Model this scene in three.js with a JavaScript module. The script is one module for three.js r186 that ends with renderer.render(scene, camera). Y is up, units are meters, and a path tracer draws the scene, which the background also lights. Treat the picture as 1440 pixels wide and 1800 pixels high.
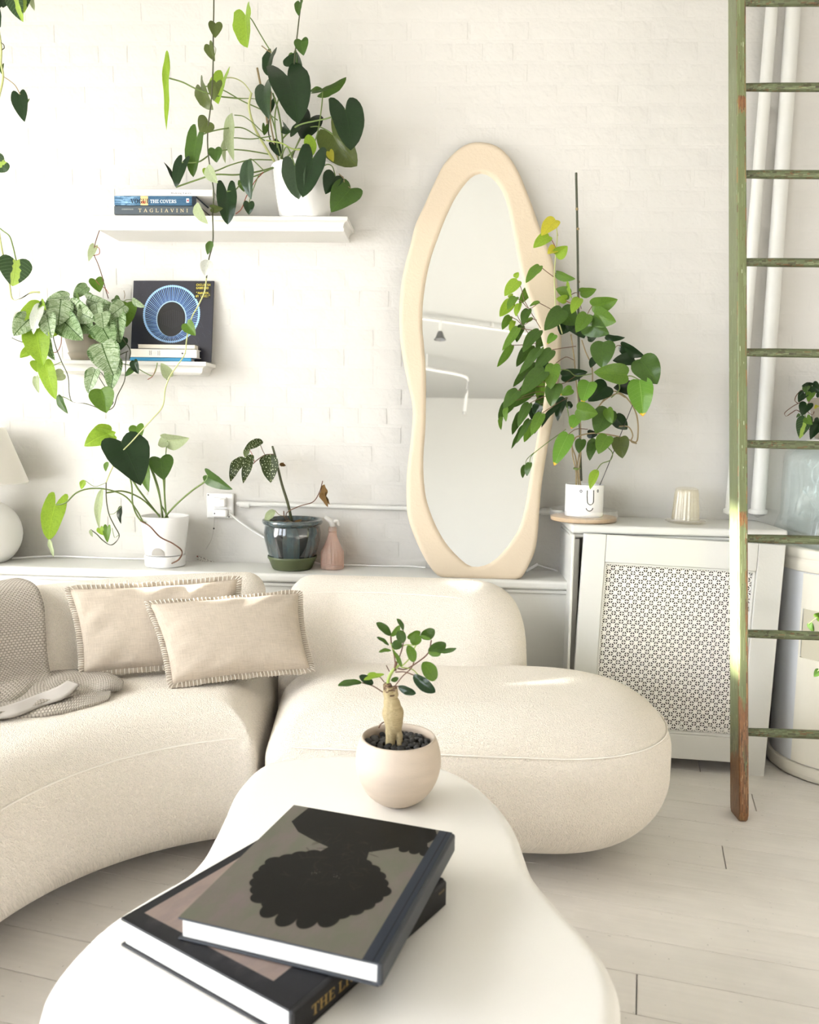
import * as THREE from 'three';
import { RoundedBoxGeometry } from 'three/addons/geometries/RoundedBoxGeometry.js';
import { mergeGeometries, mergeVertices } from 'three/addons/utils/BufferGeometryUtils.js';

// ---------------------------------------------------------------- camera, sky, sun, exposure
const scene = new THREE.Scene();
const FOCAL = 1450, CAM = new THREE.Vector3(0, 1.2, 3.2);
const camera = new THREE.PerspectiveCamera(THREE.MathUtils.radToDeg(2 * Math.atan(900 / FOCAL)), 1440 / 1800, 0.05, 60);
camera.rotation.order = 'YXZ';
camera.position.copy(CAM);
camera.rotation.set(THREE.MathUtils.degToRad(-6), THREE.MathUtils.degToRad(3), 0.018);
camera.focus = 2.55; camera.userData.fStop = 5.6;
scene.add(camera);

scene.background = new THREE.Color(0.935, 0.975, 1.075);       // bright even overcast seen through the windows
scene.backgroundIntensity = 10.5;

const sun = new THREE.DirectionalLight(0xfffaf3, 48);
sun.position.set(-6, 1.0 + 1.55, 0.64); sun.target.position.set(0.88, 0.72, 0.62);
sun.castShadow = true; sun.shadow.radius = 3; sun.shadow.mapSize.set(2048, 2048);
Object.assign(sun.shadow.camera, { left: -6, right: 6, top: 4, bottom: -4, near: 0.1, far: 20 });
sun.name = 'sun';
scene.add(sun, sun.target);

const renderer = new THREE.WebGLRenderer({ antialias: true });
renderer.toneMapping = THREE.LinearToneMapping;
renderer.toneMappingExposure = 1.3;
renderer.shadowMap.enabled = true;

// ---------------------------------------------------------------- helpers
const V3 = (x, y, z) => new THREE.Vector3(x, y, z), V2 = (x, y) => new THREE.Vector2(x, y);
camera.updateMatrixWorld(true);
const ray = (x, y) => V3((x - 720) / FOCAL, -(y - 900) / FOCAL, -1).applyQuaternion(camera.quaternion);
// a photograph point met with a real plane: a wall-parallel plane z, or a level height h
const onZ = (x, y, z) => { const d = ray(x, y); return CAM.clone().addScaledVector(d, (z - CAM.z) / d.z); };
const onY = (x, y, h) => { const d = ray(x, y); return CAM.clone().addScaledVector(d, (h - CAM.y) / d.y); };
function rng(seed) { return () => { seed = (seed + 0x6d2b79f5) | 0; let t = Math.imul(seed ^ (seed >>> 15), 1 | seed); t = (t + Math.imul(t ^ (t >>> 7), 61 | t)) ^ t; return ((t ^ (t >>> 14)) >>> 0) / 4294967296; }; }
const lerp = (a, b, t) => a + (b - a) * t, clamp = (v, a, b) => Math.min(b, Math.max(a, v)), sstep = (a, b, v) => { const t = clamp((v - a) / (b - a), 0, 1); return t * t * (3 - 2 * t); };

const taken = {};
function numbered(name) { taken[name] = (taken[name] ?? -1) + 1; return taken[name] ? name + '_' + String(taken[name]).padStart(3, '0') : name; }
const BASE = new WeakMap();
function tag(o, label, category, group) { o.userData.label = label; o.userData.category = category; if (group) o.userData.group = group; return o; }
// a thing: a Group at its base whose children are its parts
function thing(name, label, category, pos, group) {
  const o = new THREE.Group(); o.name = numbered(name); o.position.copy(pos); BASE.set(o, pos.clone());
  tag(o, label, category, group); scene.add(o); return o;
}
function struct(name, pos = V3(0, 0, 0)) { const o = new THREE.Group(); o.name = name; o.position.copy(pos); BASE.set(o, pos.clone()); o.userData.kind = 'structure'; scene.add(o); return o; }
// a part: geometry in world coordinates, moved into its parent's frame
function part(name, geo, mat, parent, opts = {}) {
  const b = BASE.get(parent);
  if (b && !opts.local) geo.translate(-b.x, -b.y, -b.z);
  const m = new THREE.Mesh(geo, mat); m.name = name; m.castShadow = m.receiveShadow = true;
  BASE.set(m, b ? b.clone() : V3(0, 0, 0));
  if (opts.label) m.userData.label = opts.label;
  if (opts.stuff) m.userData.kind = 'stuff';
  parent.add(m); return m;
}
function merge(list) {
  const clean = list.map((g) => { const h = g.index ? g.toNonIndexed() : g; for (const k of Object.keys(h.attributes)) if (!['position', 'normal', 'uv'].includes(k)) h.deleteAttribute(k); return h; });
  return mergeGeometries(clean, false);
}
const box = (x0, x1, y0, y1, z0, z1, r = 0.004, seg = 2) => {
  const w = x1 - x0, h = y1 - y0, d = z1 - z0, g = new RoundedBoxGeometry(w, h, d, seg, Math.min(r, w / 2.01, h / 2.01, d / 2.01));
  const p = g.attributes.position, n = g.attributes.normal, uv = g.attributes.uv;
  for (let i = 0; i < p.count; i++) {
    const ax = Math.abs(n.getX(i)), ay = Math.abs(n.getY(i)), az = Math.abs(n.getZ(i));
    if (ay > ax && ay > az) uv.setXY(i, p.getX(i), p.getZ(i)); else if (ax > az) uv.setXY(i, p.getZ(i), p.getY(i)); else uv.setXY(i, p.getX(i), p.getY(i));
  }
  g.translate((x0 + x1) / 2, (y0 + y1) / 2, (z0 + z1) / 2); return g;
};
// a tube through points; radius a number or one per point; uv in metres
function tube(pts, rad, seg = 0, sides = 6, tension = 'centripetal') {
  const c = new THREE.CatmullRomCurve3(pts, false, tension), n = seg || Math.max(4, pts.length * 4);
  const fr = c.computeFrenetFrames(n, false), pos = [], uv = [], idx = [], nor = [];
  const L = c.getLength();
  const R = (t) => { if (typeof rad === 'number') return rad; const f = t * (rad.length - 1), i = Math.min(rad.length - 2, Math.floor(f)); return lerp(rad[i], rad[i + 1], f - i); };
  for (let i = 0; i <= n; i++) {
    const t = i / n, p = c.getPoint(t), r = R(t);
    for (let j = 0; j <= sides; j++) {
      const a = (j / sides) * Math.PI * 2, d = fr.normals[i].clone().multiplyScalar(Math.cos(a)).addScaledVector(fr.binormals[i], Math.sin(a));
      pos.push(p.x + d.x * r, p.y + d.y * r, p.z + d.z * r); nor.push(d.x, d.y, d.z); uv.push((j / sides) * 2 * Math.PI * r, t * L);
    }
  }
  const W = sides + 1;
  for (let i = 0; i < n; i++) for (let j = 0; j < sides; j++) { const a = i * W + j; idx.push(a, a + 1, a + W, a + 1, a + W + 1, a + W); }
  for (const e of [0, n]) { // rounded ends as a fan
    const k = pos.length / 3, p = c.getPoint(e / n), tg = c.getTangent(e / n).multiplyScalar(e ? 1 : -1), r = R(e / n);
    pos.push(p.x + tg.x * r * 0.5, p.y + tg.y * r * 0.5, p.z + tg.z * r * 0.5); nor.push(tg.x, tg.y, tg.z); uv.push(0, e ? L : 0);
    for (let j = 0; j < sides; j++) { const a = e * W + j; e ? idx.push(a, a + 1, k) : idx.push(a + 1, a, k); }
  }
  const g = new THREE.BufferGeometry();
  g.setAttribute('position', new THREE.Float32BufferAttribute(pos, 3)); g.setAttribute('normal', new THREE.Float32BufferAttribute(nor, 3)); g.setAttribute('uv', new THREE.Float32BufferAttribute(uv, 2)); g.setIndex(idx);
  return g;
}
const lathe = (prof, seg, x, y, z) => { const g = new THREE.LatheGeometry(prof.map((p) => V2(Math.max(p[0], 0), p[1])), seg); g.translate(x, y, z); return g; };
// smooth closed outline through points of the plane
function smoothLoop(pts, n) { const c = new THREE.CatmullRomCurve3(pts.map((p) => V3(p[0], p[1], 0)), true, 'centripetal'); return c.getSpacedPoints(n).slice(0, n).map((p) => [p.x, p.y]); }
// signed distance to a closed polygon
function sdPoly(poly) {
  const n = poly.length;
  return (x, y) => {
    let d = 1e9, s = 1;
    for (let i = 0, j = n - 1; i < n; j = i++) {
      const ax = poly[i][0], ay = poly[i][1], ex = poly[j][0] - ax, ey = poly[j][1] - ay, wx = x - ax, wy = y - ay, t = clamp((wx * ex + wy * ey) / (ex * ex + ey * ey), 0, 1), bx = wx - ex * t, by = wy - ey * t;
      d = Math.min(d, bx * bx + by * by);
      const c1 = y >= ay, c2 = y < poly[j][1], c3 = ex * wy > ey * wx;
      if ((c1 && c2 && c3) || (!c1 && !c2 && !c3)) s = -s;
    }
    return s * Math.sqrt(d);
  };
}
// surface nets: the zero surface of f inside a box, settled onto f, with smooth normals and a metre uv
function netSurface(f, lo, hi, cell, uvf = (x, y, z) => [x - 0.4 * z, y - z]) {
  const N = [0, 1, 2].map((k) => Math.ceil((hi[k] - lo[k]) / cell) + 1), [nx, ny, nz] = N, F = new Float32Array(nx * ny * nz);
  const at = (i, j, k) => i + nx * (j + ny * k);
  for (let k = 0; k < nz; k++) for (let j = 0; j < ny; j++) for (let i = 0; i < nx; i++) F[at(i, j, k)] = f(lo[0] + i * cell, lo[1] + j * cell, lo[2] + k * cell);
  const id = new Int32Array(nx * ny * nz).fill(-1), P = [], idx = [];
  for (let k = 0; k < nz - 1; k++) for (let j = 0; j < ny - 1; j++) for (let i = 0; i < nx - 1; i++) {
    let c = 0, sx = 0, sy = 0, sz = 0, m = 0;
    for (let q = 0; q < 8; q++) if (F[at(i + (q & 1), j + ((q >> 1) & 1), k + (q >> 2))] < 0) m |= 1 << q;
    if (m === 0 || m === 255) continue;
    for (let a = 0; a < 8; a++) for (let e = 0; e < 3; e++) {
      const b = a ^ (1 << e); if (b < a) continue;
      if (((m >> a) & 1) === ((m >> b) & 1)) continue;
      const fa = F[at(i + (a & 1), j + ((a >> 1) & 1), k + (a >> 2))], fb = F[at(i + (b & 1), j + ((b >> 1) & 1), k + (b >> 2))], t = fa / (fa - fb);
      sx += lerp(a & 1, b & 1, t); sy += lerp((a >> 1) & 1, (b >> 1) & 1, t); sz += lerp(a >> 2, b >> 2, t); c++;
    }
    id[at(i, j, k)] = P.length / 3; P.push(lo[0] + (i + sx / c) * cell, lo[1] + (j + sy / c) * cell, lo[2] + (k + sz / c) * cell);
  }
  const quad = (a, b, c, d, flip) => { if (a < 0 || b < 0 || c < 0 || d < 0) return; flip ? idx.push(a, c, b, a, d, c) : idx.push(a, b, c, a, c, d); };
  for (let k = 1; k < nz - 1; k++) for (let j = 1; j < ny - 1; j++) for (let i = 1; i < nx - 1; i++) {
    const s = F[at(i, j, k)] < 0;
    if (s !== F[at(i + 1, j, k)] < 0) quad(id[at(i, j - 1, k - 1)], id[at(i, j, k - 1)], id[at(i, j, k)], id[at(i, j - 1, k)], !s);
    if (s !== F[at(i, j + 1, k)] < 0) quad(id[at(i - 1, j, k - 1)], id[at(i - 1, j, k)], id[at(i, j, k)], id[at(i, j, k - 1)], !s);
    if (s !== F[at(i, j, k + 1)] < 0) quad(id[at(i - 1, j - 1, k)], id[at(i, j - 1, k)], id[at(i, j, k)], id[at(i - 1, j, k)], !s);
  }
  const nor = [], uv = [], e = cell * 0.4;
  for (let v = 0; v < P.length; v += 3) {
    let n = null;
    for (let it = 0; it < 3; it++) {
      const x = P[v], y = P[v + 1], z = P[v + 2], gx = (f(x + e, y, z) - f(x - e, y, z)) / (2 * e), gy = (f(x, y + e, z) - f(x, y - e, z)) / (2 * e), gz = (f(x, y, z + e) - f(x, y, z - e)) / (2 * e), gg = gx * gx + gy * gy + gz * gz || 1e-9;
      n = [gx, gy, gz, Math.sqrt(gg)];
      if (it < 2) { const st = clamp(f(x, y, z) / gg, -cell, cell) ; P[v] -= clamp(gx * st, -cell, cell); P[v + 1] -= clamp(gy * st, -cell, cell); P[v + 2] -= clamp(gz * st, -cell, cell); }
    }
    nor.push(n[0] / n[3], n[1] / n[3], n[2] / n[3]); uv.push(...uvf(P[v], P[v + 1], P[v + 2]));
  }
  const g = new THREE.BufferGeometry();
  g.setAttribute('position', new THREE.Float32BufferAttribute(P, 3)); g.setAttribute('normal', new THREE.Float32BufferAttribute(nor, 3)); g.setAttribute('uv', new THREE.Float32BufferAttribute(uv, 2)); g.setIndex(idx);
  return g;
}
const smin = (a, b, k) => { const h = clamp(0.5 + (0.5 * (b - a)) / k, 0, 1); return lerp(b, a, h) - k * h * (1 - h); };
// grid of points (rows of Vector3) as a smooth sheet; thick > 0 gives it a back and rims
function sheet(rows, nu, nv, thick = 0, uvScale = [1, 1]) {
  const curves = rows.map((r) => new THREE.CatmullRomCurve3(r, false, 'centripetal'));
  const grid = [];
  for (let j = 0; j <= nu; j++) {
    const col = new THREE.CatmullRomCurve3(curves.map((c) => c.getPoint(j / nu)), false, 'centripetal');
    for (let i = 0; i <= nv; i++) (grid[i] ??= [])[j] = col.getPoint(i / nv);
  }
  return gridSheet(grid, thick, uvScale);
}
function gridSheet(grid, thick, uvScale) {
  const nv = grid.length - 1, nu = grid[0].length - 1, pos = [], uv = [], idx = [], W = nu + 1;
  const N = grid.map((r, i) => r.map((p, j) => { const a = grid[i][Math.min(nu, j + 1)].clone().sub(grid[i][Math.max(0, j - 1)]), b = grid[Math.min(nv, i + 1)][j].clone().sub(grid[Math.max(0, i - 1)][j]); return b.cross(a).normalize(); }));
  const sides = thick ? [0.5, -0.5] : [0];
  for (const s of sides) grid.forEach((r, i) => r.forEach((p, j) => { const q = p.clone().addScaledVector(N[i][j], s * thick); pos.push(q.x, q.y, q.z); uv.push((j / nu) * uvScale[0], (i / nv) * uvScale[1]); }));
  const o = W * (nv + 1);
  for (let i = 0; i < nv; i++) for (let j = 0; j < nu; j++) { const a = i * W + j; idx.push(a, a + W, a + 1, a + 1, a + W, a + W + 1); if (thick) idx.push(o + a, o + a + 1, o + a + W, o + a + 1, o + a + W + 1, o + a + W); }
  if (thick) {
    for (let j = 0; j < nu; j++) { let a = j, b = j + 1; idx.push(a, b, o + a, b, o + b, o + a); a = nv * W + j; b = a + 1; idx.push(a, o + a, b, b, o + a, o + b); }
    for (let i = 0; i < nv; i++) { let a = i * W, b = a + W; idx.push(a, o + a, b, b, o + a, o + b); a += nu; b += nu; idx.push(a, b, o + a, b, o + b, o + a); }
  }
  const g = new THREE.BufferGeometry();
  g.setAttribute('position', new THREE.Float32BufferAttribute(pos, 3)); g.setAttribute('uv', new THREE.Float32BufferAttribute(uv, 2)); g.setIndex(idx); g.computeVertexNormals();
  return g;
}

// ---------------------------------------------------------------- textures and materials
function canvas(w, h, draw) { const c = document.createElement('canvas'); c.width = w; c.height = h; const x = c.getContext('2d'); draw(x, w, h); return c; }
function cTex(w, h, draw, opt = {}) {
  const t = new THREE.CanvasTexture(canvas(w, h, draw)); t.colorSpace = opt.data ? THREE.NoColorSpace : THREE.SRGBColorSpace;
  if (!opt.clamp) t.wrapS = t.wrapT = THREE.RepeatWrapping; if (opt.repeat) t.repeat.set(...opt.repeat); return t;
}
// tileable value noise
function noiseField(n, cells, oct, seed) {
  const out = new Float32Array(n * n); let amp = 1, sum = 0;
  for (let o = 0; o < oct; o++) {
    const c = cells << o, r = rng(seed + o * 71), g = Float32Array.from({ length: c * c }, r);
    for (let y = 0; y < n; y++) for (let x = 0; x < n; x++) {
      const fx = (x / n) * c, fy = (y / n) * c, ix = Math.floor(fx), iy = Math.floor(fy), u = fx - ix, v = fy - iy, su = u * u * (3 - 2 * u), sv = v * v * (3 - 2 * v), a = (i, j) => g[((iy + j) % c) * c + ((ix + i) % c)];
      out[y * n + x] += amp * lerp(lerp(a(0, 0), a(1, 0), su), lerp(a(0, 1), a(1, 1), su), sv);
    }
    sum += amp; amp *= 0.5;
  }
  for (let i = 0; i < out.length; i++) out[i] /= sum;
  return out;
}
function dTex(n, fn, opt = {}) {
  const d = new Uint8Array(n * n * 4);
  for (let y = 0; y < n; y++) for (let x = 0; x < n; x++) { const v = fn(x, y), k = (y * n + x) * 4; if (Array.isArray(v)) { d[k] = v[0]; d[k + 1] = v[1]; d[k + 2] = v[2]; } else d[k] = d[k + 1] = d[k + 2] = clamp(v, 0, 1) * 255; d[k + 3] = 255; }
  const t = new THREE.DataTexture(d, n, n); t.magFilter = THREE.LinearFilter; t.minFilter = THREE.LinearMipmapLinearFilter; t.generateMipmaps = true; t.wrapS = t.wrapT = THREE.RepeatWrapping;
  t.colorSpace = opt.color ? THREE.SRGBColorSpace : THREE.NoColorSpace; if (opt.repeat) t.repeat.set(...opt.repeat); t.needsUpdate = true; return t;
}
const nA = noiseField(256, 8, 5, 11), nB = noiseField(256, 24, 3, 29), nC = noiseField(256, 64, 2, 47), nD = noiseField(256, 4, 4, 93);
const px = (f) => (x, y) => f[(y & 255) * 256 + (x & 255)];
const A = px(nA), B = px(nB), Cn = px(nC), D = px(nD);
const S = (color, roughness, o = {}) => new THREE.MeshStandardMaterial({ color, roughness, ...o });
const Ph = (color, roughness, o = {}) => new THREE.MeshPhysicalMaterial({ color, roughness, ...o });
const rgb = (r, g, b) => new THREE.Color().setRGB(r, g, b);

const brickBump = dTex(256, (x, y) => 0.55 * A(x, y) + 0.3 * B(x, y) + 0.15 * Cn(x, y), { repeat: [2.2, 2.2] });
const paintBump = dTex(256, (x, y) => 0.6 * A(x, y) + 0.4 * Cn(x, y), { repeat: [3, 3] });
const boucleBump = dTex(256, (x, y) => { const w = B(x, y), c = Cn(x, y), c2 = Cn(x + 97, y + 31); return 0.3 * w + 0.7 * Math.pow(Math.abs(Math.sin((c * 2.2 + c2 * 1.4 + w * 2) * 3.1)), 0.8); }, { repeat: [4.2, 4.2] });
const boucleCol = dTex(256, (x, y) => { const v = 0.93 + 0.07 * Math.abs(Math.sin((Cn(x, y) * 2.2 + Cn(x + 97, y + 31) * 1.4 + B(x, y) * 2) * 3.1)); return [v * 255, v * 254, v * 251]; }, { color: true, repeat: [4.2, 4.2] });
const linenCol = dTex(256, (x, y) => {
  const a = Cn((x * 3) & 255, (y >> 3) + (x & 3) * 40), b = Cn((x >> 3) + (y & 3) * 57, (y * 3) & 255), v = 0.88 + 0.11 * (a - 0.5) + 0.11 * (b - 0.5) + 0.06 * (A(x, y) - 0.5);
  return [clamp(v, 0, 1) * 255, clamp(v * 0.99, 0, 1) * 253, clamp(v * 0.975, 0, 1) * 250];
}, { color: true, repeat: [7, 7] });
const linenBump = dTex(256, (x, y) => 0.5 + 0.25 * Math.sin((x / 256) * Math.PI * 2 * 64) * (0.6 + 0.8 * A(x, y)) + 0.25 * Math.sin((y / 256) * Math.PI * 2 * 64) * (0.6 + 0.8 * B(x, y)), { repeat: [9, 9] });
const knitBump = dTex(256, (x, y) => { const u = (x / 256) * 16, v = (y / 256) * 16, s = (Math.floor(v) % 2) * 0.5, a = (u + s) % 1, b = v % 1; return Math.sqrt(Math.max(0, Math.sin(a * Math.PI) * Math.sin(b * Math.PI))); }, {});
const knitCol = dTex(256, (x, y) => { const u = (x / 256) * 16, v = (y / 256) * 16, s = (Math.floor(v) % 2) * 0.5, a = (u + s) % 1, b = v % 1, h = Math.sqrt(Math.max(0, Math.sin(a * Math.PI) * Math.sin(b * Math.PI))), n = 0.08 * (B(x, y) - 0.5), k = 0.7 + 0.3 * h + n; return [k * 215, k * 210, k * 204]; }, { color: true });
const plankCol = dTex(256, (x, y) => { const g = B((x >> 3) & 255, (y * 3) & 255), v = 0.955 + 0.05 * (A(x, y) - 0.5) + 0.03 * (g - 0.5); const spot = Cn(x + 13, y + 7) > 0.93 ? 0.86 : 1; return [v * spot * 255, v * spot * 252, v * spot * 247]; }, { color: true, repeat: [1.6, 1.6] });
const plankBump = dTex(256, (x, y) => 0.6 * B((x >> 3) & 255, (y * 2) & 255) + 0.4 * A(x, y), { repeat: [1.6, 1.6] });

const M = {
  wall: S(rgb(0.575, 0.557, 0.523), 0.62, { bumpMap: brickBump, bumpScale: 0.0032 }),
  plaster: S(rgb(0.67, 0.66, 0.63), 0.8, { bumpMap: paintBump, bumpScale: 0.001 }),
  ceiling: S(rgb(0.43, 0.425, 0.40), 0.9),
  trim: S(rgb(0.645, 0.638, 0.605), 0.42, { bumpMap: paintBump, bumpScale: 0.0006 }),
  shelf: S(rgb(0.66, 0.645, 0.61), 0.38, { bumpMap: paintBump, bumpScale: 0.0004 }),
  plank: [0.88, 0.872, 0.886, 0.868].map((v) => S(rgb(v, v * 0.98, v * 0.97), 0.38, { map: plankCol, bumpMap: plankBump, bumpScale: 0.0012 })),
  gap: S(rgb(0.16, 0.14, 0.12), 0.95),
  boucle: Ph(rgb(0.865, 0.80, 0.725), 0.95, { map: boucleCol, bumpMap: boucleBump, bumpScale: 0.0035, sheen: 0.35, sheenRoughness: 0.6, sheenColor: rgb(0.9, 0.86, 0.78) }),
  piping: S(rgb(0.84, 0.79, 0.71), 0.9),
  linen: S(rgb(0.68, 0.605, 0.52), 0.95, { map: linenCol, bumpMap: linenBump, bumpScale: 0.0006 }),
  stitch: S(rgb(0.74, 0.675, 0.59), 0.9),
  knit: S(rgb(0.80, 0.755, 0.69), 0.98, { map: knitCol, bumpMap: knitBump, bumpScale: 0.0022, side: THREE.DoubleSide }),
  hem: S(rgb(0.46, 0.425, 0.39), 0.98, { side: THREE.DoubleSide }),
  table: Ph(rgb(0.825, 0.795, 0.745), 0.36, { clearcoat: 0.15, clearcoatRoughness: 0.4 }),
  mirrorFrame: S(rgb(0.57, 0.475, 0.355), 0.75, { bumpMap: paintBump, bumpScale: 0.0012 }),
  mirror: S(rgb(0.83, 0.845, 0.835), 0.015, { metalness: 1 }),
  white: S(rgb(0.80, 0.79, 0.77), 0.4), whitePlastic: S(rgb(0.82, 0.81, 0.80), 0.32),
  cream: S(rgb(0.80, 0.76, 0.66), 0.45), greyWhite: S(rgb(0.72, 0.73, 0.75), 0.45),
  black: S(rgb(0.012, 0.012, 0.013), 0.5), ink: S(rgb(0.015, 0.014, 0.014), 0.6),
  soil: S(rgb(0.035, 0.024, 0.016), 1, { bumpMap: brickBump, bumpScale: 0.01 }),
  paper: S(rgb(0.66, 0.645, 0.615), 0.8), paperGrey: S(rgb(0.55, 0.50, 0.43), 0.85),
  stemGreen: S(rgb(0.13, 0.19, 0.045), 0.55), stemLime: S(rgb(0.32, 0.40, 0.09), 0.5), stemDark: S(rgb(0.055, 0.06, 0.022), 0.6), stemBrown: S(rgb(0.13, 0.062, 0.035), 0.75), stemRed: S(rgb(0.28, 0.075, 0.035), 0.6), stemTan: S(rgb(0.27, 0.20, 0.10), 0.75), stemPale: S(rgb(0.45, 0.47, 0.20), 0.5),
  bamboo: S(rgb(0.045, 0.05, 0.025), 0.5),
  terracotta: S(rgb(0.27, 0.235, 0.185), 0.6), metal: S(rgb(0.55, 0.55, 0.54), 0.35, { metalness: 0.9 }),
  saucerGreen: S(rgb(0.07, 0.085, 0.035), 0.5),
  pebble: [[0.011, 0.011, 0.012], [0.02, 0.02, 0.022], [0.035, 0.034, 0.035], [0.016, 0.015, 0.014]].map((c) => S(rgb(...c), 0.6)),
};
// leaves
const veinMap = cTex(256, 512, (c, w, h) => {
  c.fillStyle = '#dedede'; c.fillRect(0, 0, w, h);
  const r = rng(5);
  for (let i = 0; i < 900; i++) { c.fillStyle = `rgba(${r() < 0.5 ? '185,185,185' : '235,235,235'},0.16)`; c.beginPath(); c.ellipse(r() * w, r() * h, 3 + r() * 12, 2 + r() * 7, r() * 3, 0, 7); c.fill(); }
  c.strokeStyle = 'rgba(255,255,235,0.75)'; c.lineWidth = 5; c.beginPath(); c.moveTo(w / 2, 0); c.lineTo(w / 2, h); c.stroke();
  c.lineWidth = 2; c.strokeStyle = 'rgba(252,255,235,0.42)';
  for (let i = 0; i < 11; i++) for (const s of [-1, 1]) { const y = h * (0.93 - i * 0.085); c.beginPath(); c.moveTo(w / 2, y); c.quadraticCurveTo(w / 2 + s * w * 0.25, y - 20, w / 2 + s * w * 0.5, y - 78); c.stroke(); }
});
const silverMap = cTex(256, 512, (c, w, h) => {
  c.fillStyle = '#8fa07c'; c.fillRect(0, 0, w, h);
  const r = rng(8);
  for (let i = 0; i < 700; i++) { c.fillStyle = ['rgba(178,192,162,0.35)', 'rgba(120,142,98,0.35)', 'rgba(196,206,184,0.35)'][(r() * 3) | 0]; c.beginPath(); c.ellipse(r() * w, r() * h, 3 + r() * 9, 4 + r() * 14, r() * 3, 0, 7); c.fill(); }
  for (let i = 0; i < 30; i++) for (const s of [-1, 1]) { // dark feathering between the veins
    const y = h * (1.02 - i * 0.034) + r() * 8, L = w * (0.2 + 0.3 * r()); c.strokeStyle = `rgba(58,84,40,${0.25 + 0.45 * r()})`; c.lineWidth = 2 + r() * 6;
    c.beginPath(); c.moveTo(w / 2, y); c.quadraticCurveTo(w / 2 + s * L * 0.5, y - 16, w / 2 + s * L, y - 30 - 60 * (L / w)); c.stroke();
  }
  c.strokeStyle = '#3c5628'; c.lineWidth = 8; c.beginPath(); c.moveTo(w / 2, 0); c.lineTo(w / 2, h); c.stroke();
  for (let i = 0; i < 260; i++) { const s = r() < 0.5 ? -1 : 1; c.fillStyle = 'rgba(62,90,44,0.5)'; c.beginPath(); c.ellipse(w / 2 + s * w * (0.36 + 0.14 * r()), r() * h, 3 + r() * 8, 3 + r() * 8, 0, 0, 7); c.fill(); }
});
const dotMap = cTex(256, 512, (c, w, h) => {
  c.fillStyle = '#2f391b'; c.fillRect(0, 0, w, h);
  const r = rng(3); c.fillStyle = '#d5d8b4';
  for (let j = 0; j < 13; j++) for (let i = 0; i < 7; i++) { c.beginPath(); c.arc((i + 0.5 * (j % 2) + (r() - 0.5) * 0.6) * w / 6.5, (j + (r() - 0.5) * 0.6) * h / 12.4, 3.4 + r() * 4, 0, 7); c.fill(); }
  c.strokeStyle = '#55602e'; c.lineWidth = 6; c.beginPath(); c.moveTo(w / 2, 0); c.lineTo(w / 2, h); c.stroke();
});
const brasilMap = cTex(256, 512, (c, w, h) => {
  c.fillStyle = '#2f4526'; c.fillRect(0, 0, w, h);
  const r = rng(4); c.fillStyle = '#93ab4b';
  c.beginPath(); c.moveTo(w * 0.46, h); for (let i = 0; i <= 14; i++) c.lineTo(w * (0.5 - 0.1 - 0.09 * r()), h * (1 - i / 14)); for (let i = 14; i >= 0; i--) c.lineTo(w * (0.5 + 0.03 + 0.07 * r()), h * (1 - i / 14)); c.fill();
  c.strokeStyle = 'rgba(120,146,92,0.6)'; c.lineWidth = 3;
  for (let i = 0; i < 8; i++) for (const s of [-1, 1]) { const y = h * (0.9 - i * 0.1); c.beginPath(); c.moveTo(w / 2, y); c.quadraticCurveTo(w / 2 + s * w * 0.3, y - 30, w / 2 + s * w * 0.5, y - 110); c.stroke(); }
});
const tipMap = cTex(256, 512, (c, w, h) => {
  c.fillStyle = '#5f8a2c'; c.fillRect(0, 0, w, h);
  c.strokeStyle = 'rgba(140,175,85,0.8)'; c.lineWidth = 5; c.beginPath(); c.moveTo(w / 2, 0); c.lineTo(w / 2, h); c.stroke(); c.lineWidth = 2; c.strokeStyle = 'rgba(130,165,80,0.5)';
  for (let i = 0; i < 11; i++) for (const s of [-1, 1]) { const y = h * (0.93 - i * 0.085); c.beginPath(); c.moveTo(w / 2, y); c.quadraticCurveTo(w / 2 + s * w * 0.25, y - 20, w / 2 + s * w * 0.5, y - 78); c.stroke(); }
  const r = rng(14); for (let i = 0; i < 130; i++) { c.fillStyle = ['#d8b02c', '#c98a22', '#a9672a', '#dcc24a'][(r() * 4) | 0]; c.beginPath(); c.arc(w * (0.5 + (r() - 0.5) * 0.5), h * (0.07 * r() * r() + 0.005), 4 + r() * 9, 0, 7); c.fill(); }
});
const leafM = (r, g, b, o = {}) => Ph(rgb(r, g, b), 1, { map: o.map || veinMap, transmission: o.t ?? 0.32, thickness: 0, clearcoat: o.coat ?? 0.5, clearcoatRoughness: o.cr ?? 0.26, side: THREE.DoubleSide, bumpMap: o.bump === 0 ? null : veinMap, bumpScale: 0.002, specularIntensity: 0.25 });
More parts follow.
